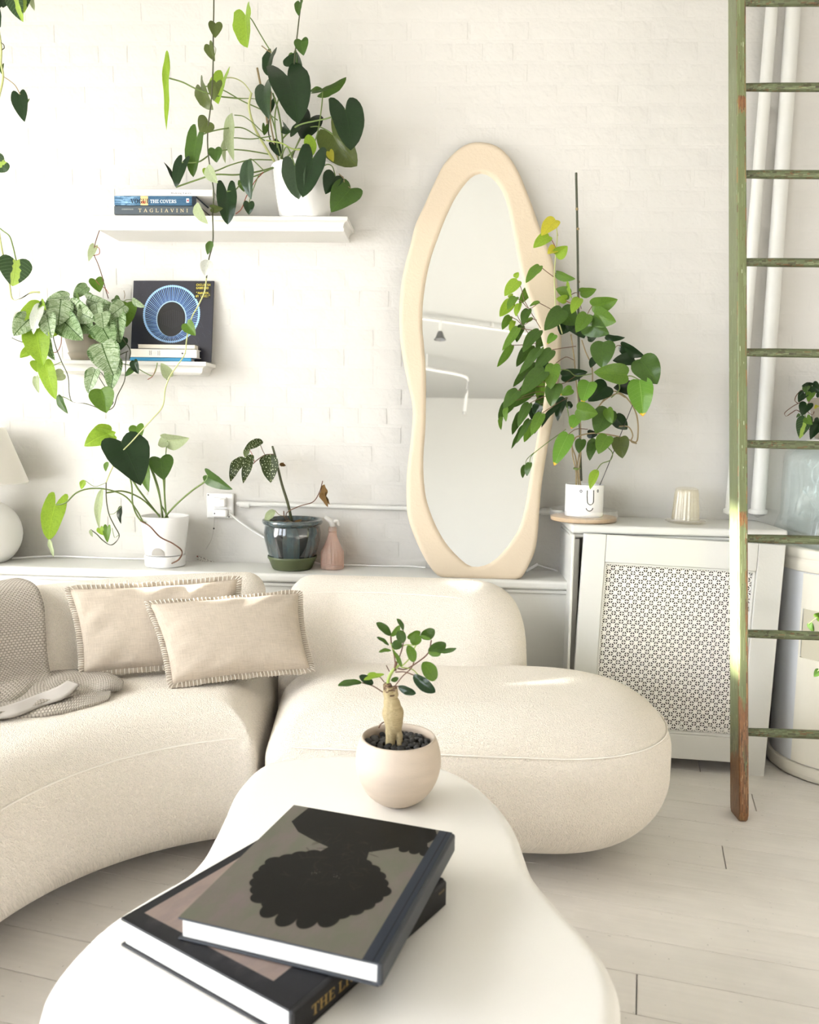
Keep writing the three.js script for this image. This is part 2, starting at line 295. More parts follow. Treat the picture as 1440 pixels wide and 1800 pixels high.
const LEAF = {
  k: leafM(0.010, 0.022, 0.008, { t: 0.12, coat: 0.8 }), d: leafM(0.015, 0.042, 0.011, { t: 0.2, coat: 0.6, cr: 0.16 }), m: leafM(0.075, 0.15, 0.022), b: leafM(0.14, 0.27, 0.028, { t: 0.4 }),
  l: leafM(0.36, 0.56, 0.05, { t: 0.5, coat: 0.25 }), y: leafM(0.72, 0.66, 0.06, { t: 0.5, coat: 0.2 }), o: leafM(0.115, 0.15, 0.035), p: leafM(0.50, 0.58, 0.33, { t: 0.4, coat: 0.3 }), g: leafM(0.04, 0.08, 0.034, { coat: 1, cr: 0.16 }),
  w: leafM(0.80, 0.82, 0.74, { t: 0.4 }), s: leafM(1, 1, 1, { map: silverMap, t: 0.25 }), q: leafM(0.62, 0.72, 0.55, { map: silverMap, t: 0.2 }), x: leafM(1, 1, 0.96, { map: silverMap, t: 0.35 }),
  z: leafM(1, 1, 1, { map: dotMap, t: 0.2, coat: 0.2 }), v: leafM(1, 1, 1, { map: brasilMap, t: 0.2 }), e: leafM(1, 1, 1, { map: tipMap, t: 0.35 }), n: leafM(0.19, 0.11, 0.04, { t: 0.1, coat: 0 }), f: leafM(0.062, 0.132, 0.018, { t: 0.28, coat: 0.6, cr: 0.22 }),
};

// ---------------------------------------------------------------- the room
const ROOM = { x0: -2.75, x1: 5.5, z1: 10.4, h: 3.8 };
{ // painted brick wall behind the sofa: mortar bed and single bricks
  const wall = struct('wall_back');
  part('mortar', box(ROOM.x0 - 0.3, ROOM.x1 + 0.3, -0.1, ROOM.h + 0.2, -0.3, -0.0011, 0.001), M.wall, wall);
  const pitchY = 0.0742, L = 0.222, joint = 0.007, r = rng(77), all = [];
  const brickGeo = (w, h, seed) => { // bevelled face, slightly out of true
    const q = rng(seed), b = 0.0045, j = () => (q() - 0.5) * 0.0035, jd = () => (q() - 0.5) * 0.0016;
    const o = [[0, 0], [w, 0], [w, h], [0, h]].map((p) => [p[0] + j(), p[1] + j(), -0.006]), f = [[b, b], [w - b, b], [w - b, h - b], [b, h - b]].map((p, i) => [o[i][0] + (p[0] > w / 2 ? -b : b), o[i][1] + (p[1] > h / 2 ? -b : b), 0.0005 + jd() * 0.6]);
    const P = [], U = [], N = [], u0 = q() * 3, v0 = q() * 3, quad = (a, b2, c, d, n) => { for (const v of [a, b2, c, a, c, d]) { P.push(...v); U.push(v[0] + u0, v[1] + v0); N.push(...n(v)); } };
    const nf = (v) => { const x = (v[0] / w - 0.5) * 2, y = (v[1] / h - 0.5) * 2; return V3(x * 0.05, y * 0.06, 1).normalize().toArray(); };
    quad(f[0], f[1], f[2], f[3], nf);
    for (let i = 0; i < 4; i++) { const k = (i + 1) % 4, s = [[0, -1], [1, 0], [0, 1], [-1, 0]][i]; quad(o[i], o[k], f[k], f[i], (v) => (v[2] > -0.003 ? V3(s[0] * 0.16, s[1] * 0.16, 1) : V3(s[0] * 0.5, s[1] * 0.5, 1)).normalize().toArray()); }
    const g = new THREE.BufferGeometry(); g.setAttribute('position', new THREE.Float32BufferAttribute(P, 3)); g.setAttribute('normal', new THREE.Float32BufferAttribute(N, 3)); g.setAttribute('uv', new THREE.Float32BufferAttribute(U, 2)); return g;
  };
  const variants = [0, 1, 2, 3, 4, 5].map((i) => brickGeo(L - joint, pitchY - joint, 300 + i)), header = [0, 1].map((i) => brickGeo(L / 2 - joint, pitchY - joint, 350 + i));
  for (let row = 0, y = 0.012; y < ROOM.h - 0.02; row++, y += pitchY) {
    const hd = row % 6 === 4, step = hd ? L / 2 : L;
    for (let x = ROOM.x0 - (row % 2 ? L / 2 : hd ? L / 4 : 0); x < ROOM.x1; x += step) {
      const geo = hd ? header[(r() * 2) | 0] : variants[(r() * 6) | 0], cx = x + step / 2, cy = y + pitchY / 2;
      const inView = cx > -1.72 && cx < 1.3 && cy > 0.68 && cy < 2.68;
      const hid = (cx > -0.1 && cx < 0.33 && cy < 2.15) || (cx > 0.4 && cx < 1.25 && cy < 0.87) || (cx > -1.3 && cx < -0.93 && cy > 1.42 && cy < 1.72);
      const d = inView && !hid ? Math.hypot(cx + 0.1, (cy - 1.75) * 1.05) : 9;
      all.push({ geo, x, y, z: (r() - 0.5) * 0.0009, rx: (r() - 0.5) * 0.013, ry: (r() - 0.5) * 0.004, d });
    }
  }
  all.sort((a, b) => a.d - b.d);
  const rest = [];
  all.forEach((b, i) => {
    if (i < 300) { const m = new THREE.Mesh(b.geo, M.wall); m.name = 'brick'; m.position.set(b.x, b.y, b.z); m.rotation.set(b.rx, b.ry, 0); m.receiveShadow = m.castShadow = true; wall.add(m); }
    else { const g = b.geo.clone(); g.rotateX(b.rx); g.rotateY(b.ry); g.translate(b.x, b.y, b.z); rest.push(g); }
  });
  part('brickwork', merge(rest), M.wall, wall, { stuff: true });
}
{ // floorboards, painted, running at an angle to the wall
  const floor = struct('floor');
  part('subfloor', box(ROOM.x0 - 0.3, ROOM.x1 + 0.3, -0.2, -0.014, -0.3, ROOM.z1 + 0.3, 0.001), M.gap, floor);
  const ang = -THREE.MathUtils.degToRad(12.8), W = 0.133, r = rng(21), rest = [], cs = Math.cos(ang), sn = Math.sin(ang), keep = [];
  for (let row = -14; row < 78; row++) for (let s = -5 + r() * 1.6; s < 6.5;) {
    const len = 1.5 + r() * 1.3, v = row * W, cx = (s + len / 2) * cs + v * sn, cz = -(s + len / 2) * sn + v * cs;
    keep.push({ s, len, v, d: Math.hypot(cx - 0.2, cz - 1.2), q: r(), w: r() }); s += len;
  }
  const inside = (x, z) => x > ROOM.x0 - 0.02 && x < ROOM.x1 + 0.02 && z > -0.02 && z < ROOM.z1 + 0.02;
  for (const k of keep) {
    // cut each board at the walls
    let a = k.s, b = k.s + k.len; const pt = (u) => [u * cs + (k.v + W / 2) * sn, -u * sn + (k.v + W / 2) * cs];
    while (a < b && !inside(...pt(a))) a += 0.02; while (b > a && !inside(...pt(b))) b -= 0.02;
    if (b - a < 0.05) continue;
    const gapw = 0.0006 + 0.0022 * k.q * k.q * k.q, g = box(a + 0.0008, b - 0.0008, -0.03, 0, k.v + gapw / 2, k.v + W - gapw / 2, 0.0022, 1);
    const uv = g.attributes.uv; for (let i = 0; i < uv.count; i++) uv.setXY(i, uv.getX(i) + k.q * 7, uv.getY(i) + k.w * 5);
    g.rotateZ((k.w - 0.5) * 0.0004); g.rotateY(ang); g.translate(0, (k.q - 0.6) * 0.0012, 0);
    if (k.d < 2.6) part('plank', g, M.plank[(k.w * 4) | 0], floor); else rest.push(g);
  }
  part('planks', merge(rest), M.plank[1], floor, { stuff: true });
}
{ const c = struct('ceiling'); part('ceiling_slab', box(ROOM.x0 - 0.3, ROOM.x1 + 0.3, ROOM.h, ROOM.h + 0.2, -0.3, ROOM.z1 + 0.3, 0.001), M.ceiling, c); }
{ const w = struct('wall_right'); part('plaster', box(ROOM.x1, ROOM.x1 + 0.3, -0.1, ROOM.h + 0.1, -0.3, ROOM.z1 + 0.3, 0.001), M.plaster, w); }
const WINDOWS = []; // openings in the window wall: [from z, to z, sill, head]
{
  const w = struct('wall_left'), ws = [[0.42, 0.86, 1.43, 2.5], [1.04, 2.16, 0.3, 2.5], [2.36, 3.8, 0.3, 2.5], [4.3, 7.9, 0.3, 2.5]], x0 = ROOM.x0 - 0.3, x1 = ROOM.x0;
  let z = -0.3; const g = [];
  for (const [a, b, s, h] of ws) { g.push(box(x0, x1, -0.1, ROOM.h + 0.1, z, a, 0.001, 1)); if (z < 0) g.push(box(x0, x1, -0.1, 1.17, a, b, 0.001, 1), box(x0, x1, 1.17, 1.33, a, 0.77, 0.001, 1), box(x0, x1, 1.17, 1.33, 0.855, b, 0.001, 1), box(x0, x1, 1.33, s, a, b, 0.001, 1)); else g.push(box(x0, x1, -0.1, s, a, b, 0.001, 1)); g.push(box(x0, x1, h, ROOM.h + 0.1, a, b, 0.001, 1)); z = b; }
  g.push(box(x0, x1, -0.1, ROOM.h + 0.1, z, ROOM.z1 + 0.3, 0.001, 1));
  part('plaster', merge(g), M.plaster, w); WINDOWS.push(...ws);
}
{ const w = struct('wall_front'); part('plaster', box(ROOM.x0 - 0.3, ROOM.x1 + 0.3, -0.1, ROOM.h + 0.1, ROOM.z1, ROOM.z1 + 0.3, 0.001, 1), M.plaster, w); }
{ const g = struct('ground'); part('street', box(-60, ROOM.x0 - 0.32, -4.2, -4, -40, 45, 0.001, 1), S(rgb(0.22, 0.215, 0.205), 0.9), g); }
const glassPane = Ph(rgb(0.97, 0.98, 0.975), 0, { transmission: 1, thickness: 0, ior: 1.2 });
const blindCloth = Ph(rgb(0.92, 0.915, 0.90), 1, { transmission: 0.75, thickness: 0, side: THREE.DoubleSide });
function windowUnit(n, along, a, b, s, h, vent) { // frame, mullions, panes; along: 'z' on the window wall, 'x' on the wall opposite
  const w = struct('window_' + n), t = vent ? 0.012 : 0.05;
  const put = (u0, u1, y0, y1, d0, d1) => along === 'z' ? box(ROOM.x0 - 0.17 - d1, ROOM.x0 - 0.17 - d0, y0, y1, u0, u1, 0.004, 1) : box(u0, u1, y0, y1, ROOM.z1 + 0.1 + d0, ROOM.z1 + 0.1 + d1, 0.004, 1);
  part('window_frame', merge([put(a, a + t, s, h, 0, 0.07), put(b - t, b, s, h, 0, 0.07), put(a, b, s, s + t, 0, 0.07), put(a, b, h - t, h, 0, 0.07)]), M.trim, w);
  const cols = b - a > 0.7 ? 3 : 1, bars = b - a > 0.7 ? [1 / 3, 2 / 3] : [0.56], rail = [];
  for (let i = 1; i < cols; i++) rail.push(put(lerp(a, b, i / cols) - 0.012, lerp(a, b, i / cols) + 0.012, s, h, 0.02, 0.05));
  for (const k of bars) rail.push(put(a, b, lerp(s, h, k) - 0.014, lerp(s, h, k) + 0.014, 0.02, 0.05));
  if (!vent) part('glazing_bar', merge(rail), M.trim, w);
  part('pane', put(a + t, b - t, s + t, h - t, 0.034, 0.036), glassPane, w);
  part('window_sill', along === 'z' ? box(ROOM.x0 - 0.16, ROOM.x0 + 0.03, s - 0.03, s, a - 0.0, b + 0.0, 0.006, 1) : box(a, b, s - 0.03, s, ROOM.z1 - 0.03, ROOM.z1 + 0.1, 0.006, 1), M.trim, w);
}
WINDOWS.forEach(([a, b, s, h], i) => windowUnit(i + 1, 'z', a, b, s, h));
windowUnit(5, 'z', 0.77, 0.855, 1.17, 1.33, true);
function blind(a, b, bottom, label) {
  const x = ROOM.x0 - 0.1, t = thing('roller_blind', label, 'blind', V3(x, 2.45, (a + b) / 2));
  const rows = [2.46, 2.3, 2.1, bottom].map((y) => [a + 0.012, (a + b) / 2, b - 0.012].map((z) => V3(x, y, z)));
  part('blind_fabric', sheet(rows, 4, 8, 0, [b - a, 2]), blindCloth, t);
  part('blind_roller', box(x - 0.03, x + 0.03, 2.44, 2.495, a + 0.003, b - 0.003, 0.02, 3), M.white, t);
  part('hem_bar', box(x - 0.006, x + 0.006, bottom - 0.02, bottom, a + 0.012, b - 0.012, 0.004), M.white, t);
}
blind(0.42, 0.86, 1.95, 'narrow white roller blind half lowered in the window nearest the brick wall');
blind(1.04, 2.16, 0.325, 'wide white roller blind fully lowered in the window beside the sofa');

// what the mirror shows of the ceiling: lamp rail, spot lamp, a sprinkler pipe with a drop
{
  const t = thing('ceiling_pipe', 'thin white pipe running under the ceiling, carrying a spot lamp', 'pipe', V3(0.5, 3.73, 6.6)), Yp = 3.73;
  part('pipe_run', tube([V3(-2.74, Yp, 5.4), V3(-0.35, Yp, 6.34), V3(0.657, Yp, 6.75), V3(2.4, Yp, 7.45)], 0.017, 16, 8), M.white, t);
  for (const [x, z] of [[-1.6, 5.85], [0.42, 6.655], [2.2, 7.37]]) part('pipe_hanger', box(x - 0.01, x + 0.01, Yp, 3.8, z - 0.01, z + 0.01, 0.003, 1), M.white, t);
  const s = thing('spot_lamp', 'small dark spot lamp on a white stem, reflected in the tall mirror', 'lamp', V3(-0.19, 3.72, 6.4));
  part('stem', tube([V3(-0.19, Yp, 6.405), V3(-0.19, 3.6, 6.405)], 0.02, 4, 10), M.white, s);
  part('lamp_shade', lathe([[0.022, 0.055], [0.034, 0.036], [0.05, -0.012], [0.07, -0.042], [0.066, -0.043], [0.045, -0.01], [0.0, 0.024]], 20, -0.19, 3.55, 6.405), S(rgb(0.16, 0.16, 0.16), 0.4, { metalness: 0.5 }), s);
  const p = thing('sprinkler_pipe', 'white sprinkler pipe with a bent drop below the ceiling', 'pipe', V3(-0.5, 3.6, 8.0));
  part('pipe_run', tube([V3(-2.74, 3.6, 6.2), V3(-1.2, 3.6, 7.36), V3(-0.39, 3.6, 7.94), V3(0.13, 3.6, 8.32), V3(0.165, 3.57, 8.34), V3(0.165, 3.45, 8.34), V3(0.13, 3.1, 8.34)], 0.024, 34, 8), M.white, p);
  part('sprinkler_head', lathe([[0.012, 0.03], [0.024, 0.02], [0.03, 0], [0.02, -0.02], [0.0, -0.025]], 14, 0.13, 3.09, 8.34), M.metal, p);
  part('pipe_hanger', merge([box(-1.21, -1.19, 3.6, 3.8, 7.35, 7.37, 0.003, 1), box(-0.4, -0.38, 3.6, 3.8, 7.93, 7.95, 0.003, 1)]), M.white, p);
}
// built-out ledge along the brick wall
const LEDGE = 0.648;
{
  const t = struct('trim_1'), x0 = ROOM.x0 + 0.002, x1 = 0.432;
  part('ledge_board', box(x0, x1, LEDGE - 0.034, LEDGE, 0.001, 0.235, 0.012, 3), M.trim, t);
  part('ledge_front', box(x0, x1, 0.002, LEDGE - 0.035, 0.001, 0.212, 0.004), M.trim, t);
  part('ledge_bead', box(x0, x1, LEDGE - 0.05, LEDGE - 0.035, 0.2, 0.222, 0.005), M.trim, t);
}

// ---------------------------------------------------------------- things on the wall and on the ledge
function mouldedShelf(name, label, x0, x1, top, levels) { // levels: [drop below the top, inset from the top rectangle], mitred at both ends
  const t = thing(name, label, 'shelf', V3((x0 + x1) / 2, top - 0.07, 0.1)), P = [], I = [], D0 = levels.depth;
  const rings = levels.list.map(([dy, ins, insx]) => [V3(x0 + (insx ?? ins), top - dy, 0.002), V3(x0 + (insx ?? ins), top - dy, D0 - ins), V3(x1 - (insx ?? ins), top - dy, D0 - ins), V3(x1 - (insx ?? ins), top - dy, 0.002)]);
  const g = [];
  const quad = (a, b, c, d) => { const q = new THREE.BufferGeometry(), v = [a, b, c, a, c, d]; q.setAttribute('position', new THREE.Float32BufferAttribute(v.flatMap((p) => p.toArray()), 3)); q.setAttribute('uv', new THREE.Float32BufferAttribute(v.flatMap((p) => [p.x + p.z * 0.3, p.y + p.z]), 2)); q.computeVertexNormals(); g.push(q); };
  for (let i = 0; i + 1 < rings.length; i++) for (let k = 0; k < 4; k++) { const n = (k + 1) % 4; quad(rings[i + 1][k], rings[i + 1][n], rings[i][n], rings[i][k]); }
  const T = rings[0], Bm = rings[rings.length - 1]; quad(T[0], T[1], T[2], T[3]); quad(Bm[3], Bm[2], Bm[1], Bm[0]);
  part('moulding', merge(g), M.shelf, t);
  return t;
}
const SH1 = onZ(386, 379, 0.2).y, SH2 = onZ(230, 634, 0.13).y;
const cove = (h0, h1, i0, i1, n = 8) => Array.from({ length: n + 1 }, (_, k) => { const a = (k / n) * Math.PI / 2; return [h0 + (h1 - h0) * (1 - Math.cos(a)), i0 + (i1 - i0) * Math.sin(a)]; });
{
  const a = onZ(162, 378, 0.2).x, b = onZ(611, 380, 0.2).x;
  mouldedShelf('wall_shelf', 'white crown moulding shelf with an upper stack of books and a leafy plant', a, b, SH1, { depth: 0.2, list: [[0, 0.002], [0.002, 0], [0.013, 0], [0.015, 0.003], ...cove(0.016, 0.034, 0.004, 0.018), [0.036, 0.018], [0.037, 0.015], [0.047, 0.015], [0.049, 0.017]] });
  const c = onZ(84, 632, 0.13).x, d = onZ(362, 636, 0.13).x;
  mouldedShelf('wall_shelf', 'shorter white moulding shelf carrying the record sleeve and the silvery trailing plant', c, d, SH2, { depth: 0.13, list: [[0, 0.002], [0.002, 0], [0.014, 0], ...cove(0.016, 0.034, 0.003, 0.02), [0.04, 0.022], [0.046, 0.032], [0.047, 0.034]] });
}
// books: cover boards and spine are one part, the block of pages another
function book(name, label, o, c, u, v, w, d, h, mats, opt = {}) { // c: lower corner by the spine; u along the spine, v from spine to fore edge (unit vectors)
  const t = thing(name, label, 'book', c, opt.group), up = V3(0, 1, 0), th = opt.board ?? 0.003;
  const slab = (a0, a1, b0, b1, y0, y1, r = 0.0012) => { const g = box(a0, a1, y0, y1, b0, b1, r, 2), m = new THREE.Matrix4().makeBasis(u, up, v).setPosition(c); if (m.determinant() < 0) g.setIndex([...(g.index?.array ?? Array.from({ length: g.attributes.position.count }, (_, i) => i))].reverse()); g.applyMatrix4(m); return g; };
  const rr = opt.round ?? 0.004, spine = [];
  part('cover', merge([slab(0, w, 0, d, 0, th), slab(0, w, 0, d, h - th, h), slab(0, w, -rr, 0.0035, 0.0002, h - 0.0002, rr * 0.9)]), mats.cover, t);
  part('pages', slab(0.004, w - 0.004, 0.003, d - 0.005, th, h - th, 0.0008), mats.pages ?? M.paper, t);
  const decal = (tex, face, a0, a1, b0, b1, rough = 0.4, eps = 0.0004) => {
    const P = { spine: (a, b) => c.clone().addScaledVector(u, a).addScaledVector(up, b).addScaledVector(v, -rr - eps), top: (a, b) => c.clone().addScaledVector(u, a).addScaledVector(v, b).addScaledVector(up, h + eps) }[face];
    const g = new THREE.BufferGeometry(), q = [P(a0, b0), P(a1, b0), P(a1, b1), P(a0, b1)];
    g.setAttribute('position', new THREE.Float32BufferAttribute(q.flatMap((p) => p.toArray()), 3)); g.setAttribute('uv', new THREE.Float32BufferAttribute([0, 0, 1, 0, 1, 1, 0, 1], 2)); g.setIndex([0, 1, 2, 0, 2, 3]); g.computeVertexNormals();
    return part(face === 'spine' ? 'spine_print' : 'cover_print', g, Ph(0xffffff, rough, { map: tex, side: THREE.DoubleSide, clearcoat: opt.coat ?? 0, specularIntensity: opt.spec ?? 0.5 }), t);
  };
  return { t, decal };
}
const text = (c, s, x, y, font, fill, w) => { c.font = font; c.fillStyle = fill; c.textBaseline = 'middle'; c.fillText(s, x, y, w); };
{
  // stack on the upper shelf, spines out
  const z = 0.204, a = onZ(201, 360, z), b = onZ(352, 352, z), W = b.x - a.x, X = V3(1, 0, 0), back = V3(0, 0, -1);
  const y0 = SH1 + 0.0005;
  let bk = book('book', 'dark grey hardback with pale spaced spine lettering, lowest of the upper shelf stack', 0, V3(a.x, y0, z), X, back, W, 0.165, 0.03, { cover: S(rgb(0.06, 0.065, 0.07), 0.35), pages: M.paperGrey }, { group: 'books on the upper shelf' });
  bk.decal(cTex(1024, 128, (c, w, h) => { const g = c.createLinearGradient(0, 0, w, 0); c.fillStyle = '#4a5258'; c.fillRect(0, 0, w, h); text(c, 'CHRISTIAN', 90, 50, '26px serif', '#b9bcb4', 180); c.letterSpacing = '28px'; text(c, 'TAGLIAVINI', 290, 68, '78px serif', '#c8b892', 620); c.fillStyle = '#c8b892'; c.fillRect(985, 22, 10, 80); }, { clamp: true }), 'spine', 0.001, W - 0.001, 0.001, 0.029);
  bk = book('book', 'thick blue fashion cover book with white serif title, middle of the upper shelf stack', 0, V3(a.x + 0.002, y0 + 0.0305, z + 0.002), X, back, W - 0.015, 0.155, 0.034, { cover: S(rgb(0.05, 0.08, 0.12), 0.3) }, { group: 'books on the upper shelf' });
  bk.decal(cTex(1024, 128, (c, w, h) => {
    c.fillStyle = '#3c5f7a'; c.fillRect(0, 0, w, h); const r = rng(6);
    for (let i = 0; i < 160; i++) { c.fillStyle = i < 60 ? `rgba(150,185,215,${0.2 + 0.3 * r()})` : `rgba(35,70,100,${0.15 + 0.25 * r()})`; const x = i < 60 ? r() * 220 : 200 + r() * 760; c.fillRect(x, r() * h, 30 + r() * 90, 3 + r() * 16); }
    c.fillStyle = '#d8b27e'; c.fillRect(330, 0, 95, h); c.fillStyle = '#c06a4a'; c.fillRect(345, 66, 50, 40); c.fillStyle = '#20242c'; c.fillRect(975, 0, 49, h);
    text(c, 'VOGUE', 205, 70, 'bold 88px serif', '#0d0f14', 240); text(c, 'THE COVERS', 452, 74, '64px serif', '#eef0ee', 330);
    c.fillStyle = '#d8d6d2'; c.fillRect(905, 30, 34, 60); c.fillStyle = '#b0283c'; c.beginPath(); c.moveTo(934, 42); c.lineTo(908, 60); c.lineTo(934, 78); c.fill();
  }, { clamp: true }), 'spine', 0.001, W - 0.016, 0.001, 0.033);
  bk = book('book', 'thin white book with a handwritten title, topmost of the upper shelf stack', 0, V3(a.x + 0.034, y0 + 0.065, z - 0.002), X, back, W + 0.008, 0.15, 0.0225, { cover: S(rgb(0.78, 0.76, 0.73), 0.5) }, { group: 'books on the upper shelf' });
  bk.decal(cTex(1024, 96, (c, w, h) => { c.fillStyle = '#efebe6'; c.fillRect(0, 0, w, h); text(c, 'KEVYN AUCOIN', 70, 50, '34px serif', '#cfc8c0', 260); text(c, 'Making Faces', 540, 54, 'italic bold 42px serif', '#1c1a1a', 240); }, { clamp: true }), 'spine', 0.001, W + 0.011, 0.001, 0.0215);
}
{ // lower shelf: record sleeve leaning on the wall, three books before it
  const z0 = 0.045, tl = onZ(234, 498, 0.02), tr = onZ(378, 496.5, 0.02), S0 = 0.315, t = thing('record_sleeve', 'dark square record sleeve with a pale blue ring, leaning on the brick wall', 'record', V3((tl.x + tr.x) / 2, SH2, 0.05));
  const g = box(tl.x, tl.x + S0, 0, S0, -0.004, 0, 0.001, 1); const back = Math.asin(0.05 / S0);
  const place = (q) => { q.translate(-tl.x, 0, 0); q.rotateX(-back); q.rotateZ(0.004); q.translate(tl.x, SH2 + 0.002, 0.062); return q; };
  part('sleeve', place(g), S(rgb(0.02, 0.021, 0.03), 0.35), t);
  const pl = new THREE.PlaneGeometry(S0 - 0.002, S0 - 0.002); pl.translate(tl.x + S0 / 2, S0 / 2, 0.0004);
  part('sleeve_print', place(pl), Ph(0xffffff, 0.34, { map: cTex(1024, 1024, (c, w, h) => {
    c.fillStyle = '#22222e'; c.fillRect(0, 0, w, h); const r = rng(31);
    for (let i = 0; i < 1500; i++) { const x = r() * w, y = r() * h, k = 1 - clamp((x + y) / 1500, 0, 1); c.fillStyle = `rgba(${150 + r() * 80},${160 + r() * 70},${190 + r() * 60},${0.1 + 0.6 * r() * k})`; c.fillRect(x, y, 1 + r() * 3 * k, 1 + r() * 3 * k); }
    c.strokeStyle = 'rgba(120,120,135,0.35)'; c.lineWidth = 3; for (let i = 0; i < 16; i++) { c.beginPath(); const x = 700 + r() * 300, y = 380 + r() * 560; c.moveTo(x, y); c.quadraticCurveTo(x + 40, y + 30, x + 70 * r(), y + 120 * r()); c.stroke(); }
    const cx = 500, cy = 420; // plain ring of beads round a dark oval
    for (let i = 0; i < 84; i++) { const a = (i / 84) * 2 * Math.PI, rx = Math.cos(a), ry = Math.sin(a); c.strokeStyle = ['#6f9fe0', '#86b4ee', '#5c8ad0'][i % 3]; c.lineWidth = 8; c.beginPath(); c.moveTo(cx + rx * 190, cy + 60 + ry * 225); c.lineTo(cx + rx * 345, cy + ry * 350); c.stroke(); c.fillStyle = '#9cc4ee'; c.beginPath(); c.arc(cx + rx * 350, cy + ry * 355, 15, 0, 7); c.fill(); c.fillStyle = '#b9d9f2'; c.beginPath(); c.arc(cx + rx * 186, cy + 60 + ry * 220, 8, 0, 7); c.fill(); }
    c.fillStyle = '#141217'; c.beginPath(); c.ellipse(cx, cy + 70, 178, 216, 0, 0, 7); c.fill();
    c.strokeStyle = 'rgba(80,74,84,0.5)'; c.lineWidth = 5; for (let i = 0; i < 12; i++) { c.beginPath(); c.moveTo(cx - 130 + i * 24, cy - 60 + Math.abs(i - 6) * 9); c.lineTo(cx - 136 + i * 25, cy + 190 - Math.abs(i - 6) * 12); c.stroke(); }
    c.fillStyle = '#0d0d10'; c.fillRect(785, 18, 205, 205); c.fillStyle = '#0b0b0d';
    for (const [s, y] of [['CHILDISH', 48], ['GAMBINO', 88], ['"AWAKEN,', 152], ['MY LOVE!"', 192]]) text(c, s, 800, y, 'bold 38px monospace', '#d8c94a', 184);
  }, { clamp: true }), clearcoat: 0.5, clearcoatRoughness: 0.25 }), t);
  const zb = 0.122, l = onZ(230, 634, zb), rr = onZ(338, 634, zb), y0 = SH2 + 0.0005, X = V3(1, 0, 0), bz = V3(0, 0, -1), W = rr.x - l.x;
  let b = book('book', 'slim bright blue book lying lowest on the lower shelf', 0, V3(l.x - 0.004, y0, zb), X, bz, W, 0.055, 0.013, { cover: S(rgb(0.02, 0.22, 0.42), 0.5) }, { round: 0.002, board: 0.002, group: 'books on the lower shelf' });
  b = book('book', 'white book with small black spine characters lying on the blue one', 0, V3(l.x - 0.002, y0 + 0.0135, zb - 0.002), X, bz, W + 0.02, 0.05, 0.031, { cover: S(rgb(0.72, 0.70, 0.66), 0.55) }, { group: 'books on the lower shelf' });
  b.decal(cTex(1024, 128, (c, w, h) => { c.fillStyle = '#e6e1d8'; c.fillRect(0, 0, w, h); c.fillStyle = '#2a2826'; const r = rng(9); for (const x of [295, 318, 425, 448]) for (let i = 0; i < 9; i++) { c.fillRect(x, 22 + i * 9, 14 + r() * 4, 3); if (i % 2) c.fillRect(x + r() * 12, 20 + i * 9, 3, 12); } c.lineWidth = 2; c.strokeStyle = '#8d8880'; c.beginPath(); c.arc(383, 62, 16, 0, 7); c.stroke(); c.fillRect(795, 50, 26, 26); c.fillRect(830, 58, 34, 10); }, { clamp: true }), 'spine', 0.001, W + 0.019, 0.001, 0.03);
  book('book', 'small cream paged book lying on top with its page edges showing', 0, V3(l.x + 0.022 + W - 0.01, y0 + 0.045, zb - 0.05), V3(-1, 0, 0), V3(0, 0, 1), W - 0.01, 0.047, 0.0185, { cover: S(rgb(0.035, 0.03, 0.03), 0.5), pages: S(rgb(0.76, 0.71, 0.6), 0.85) }, { board: 0.0015, round: 0.002, group: 'books on the lower shelf' });
}
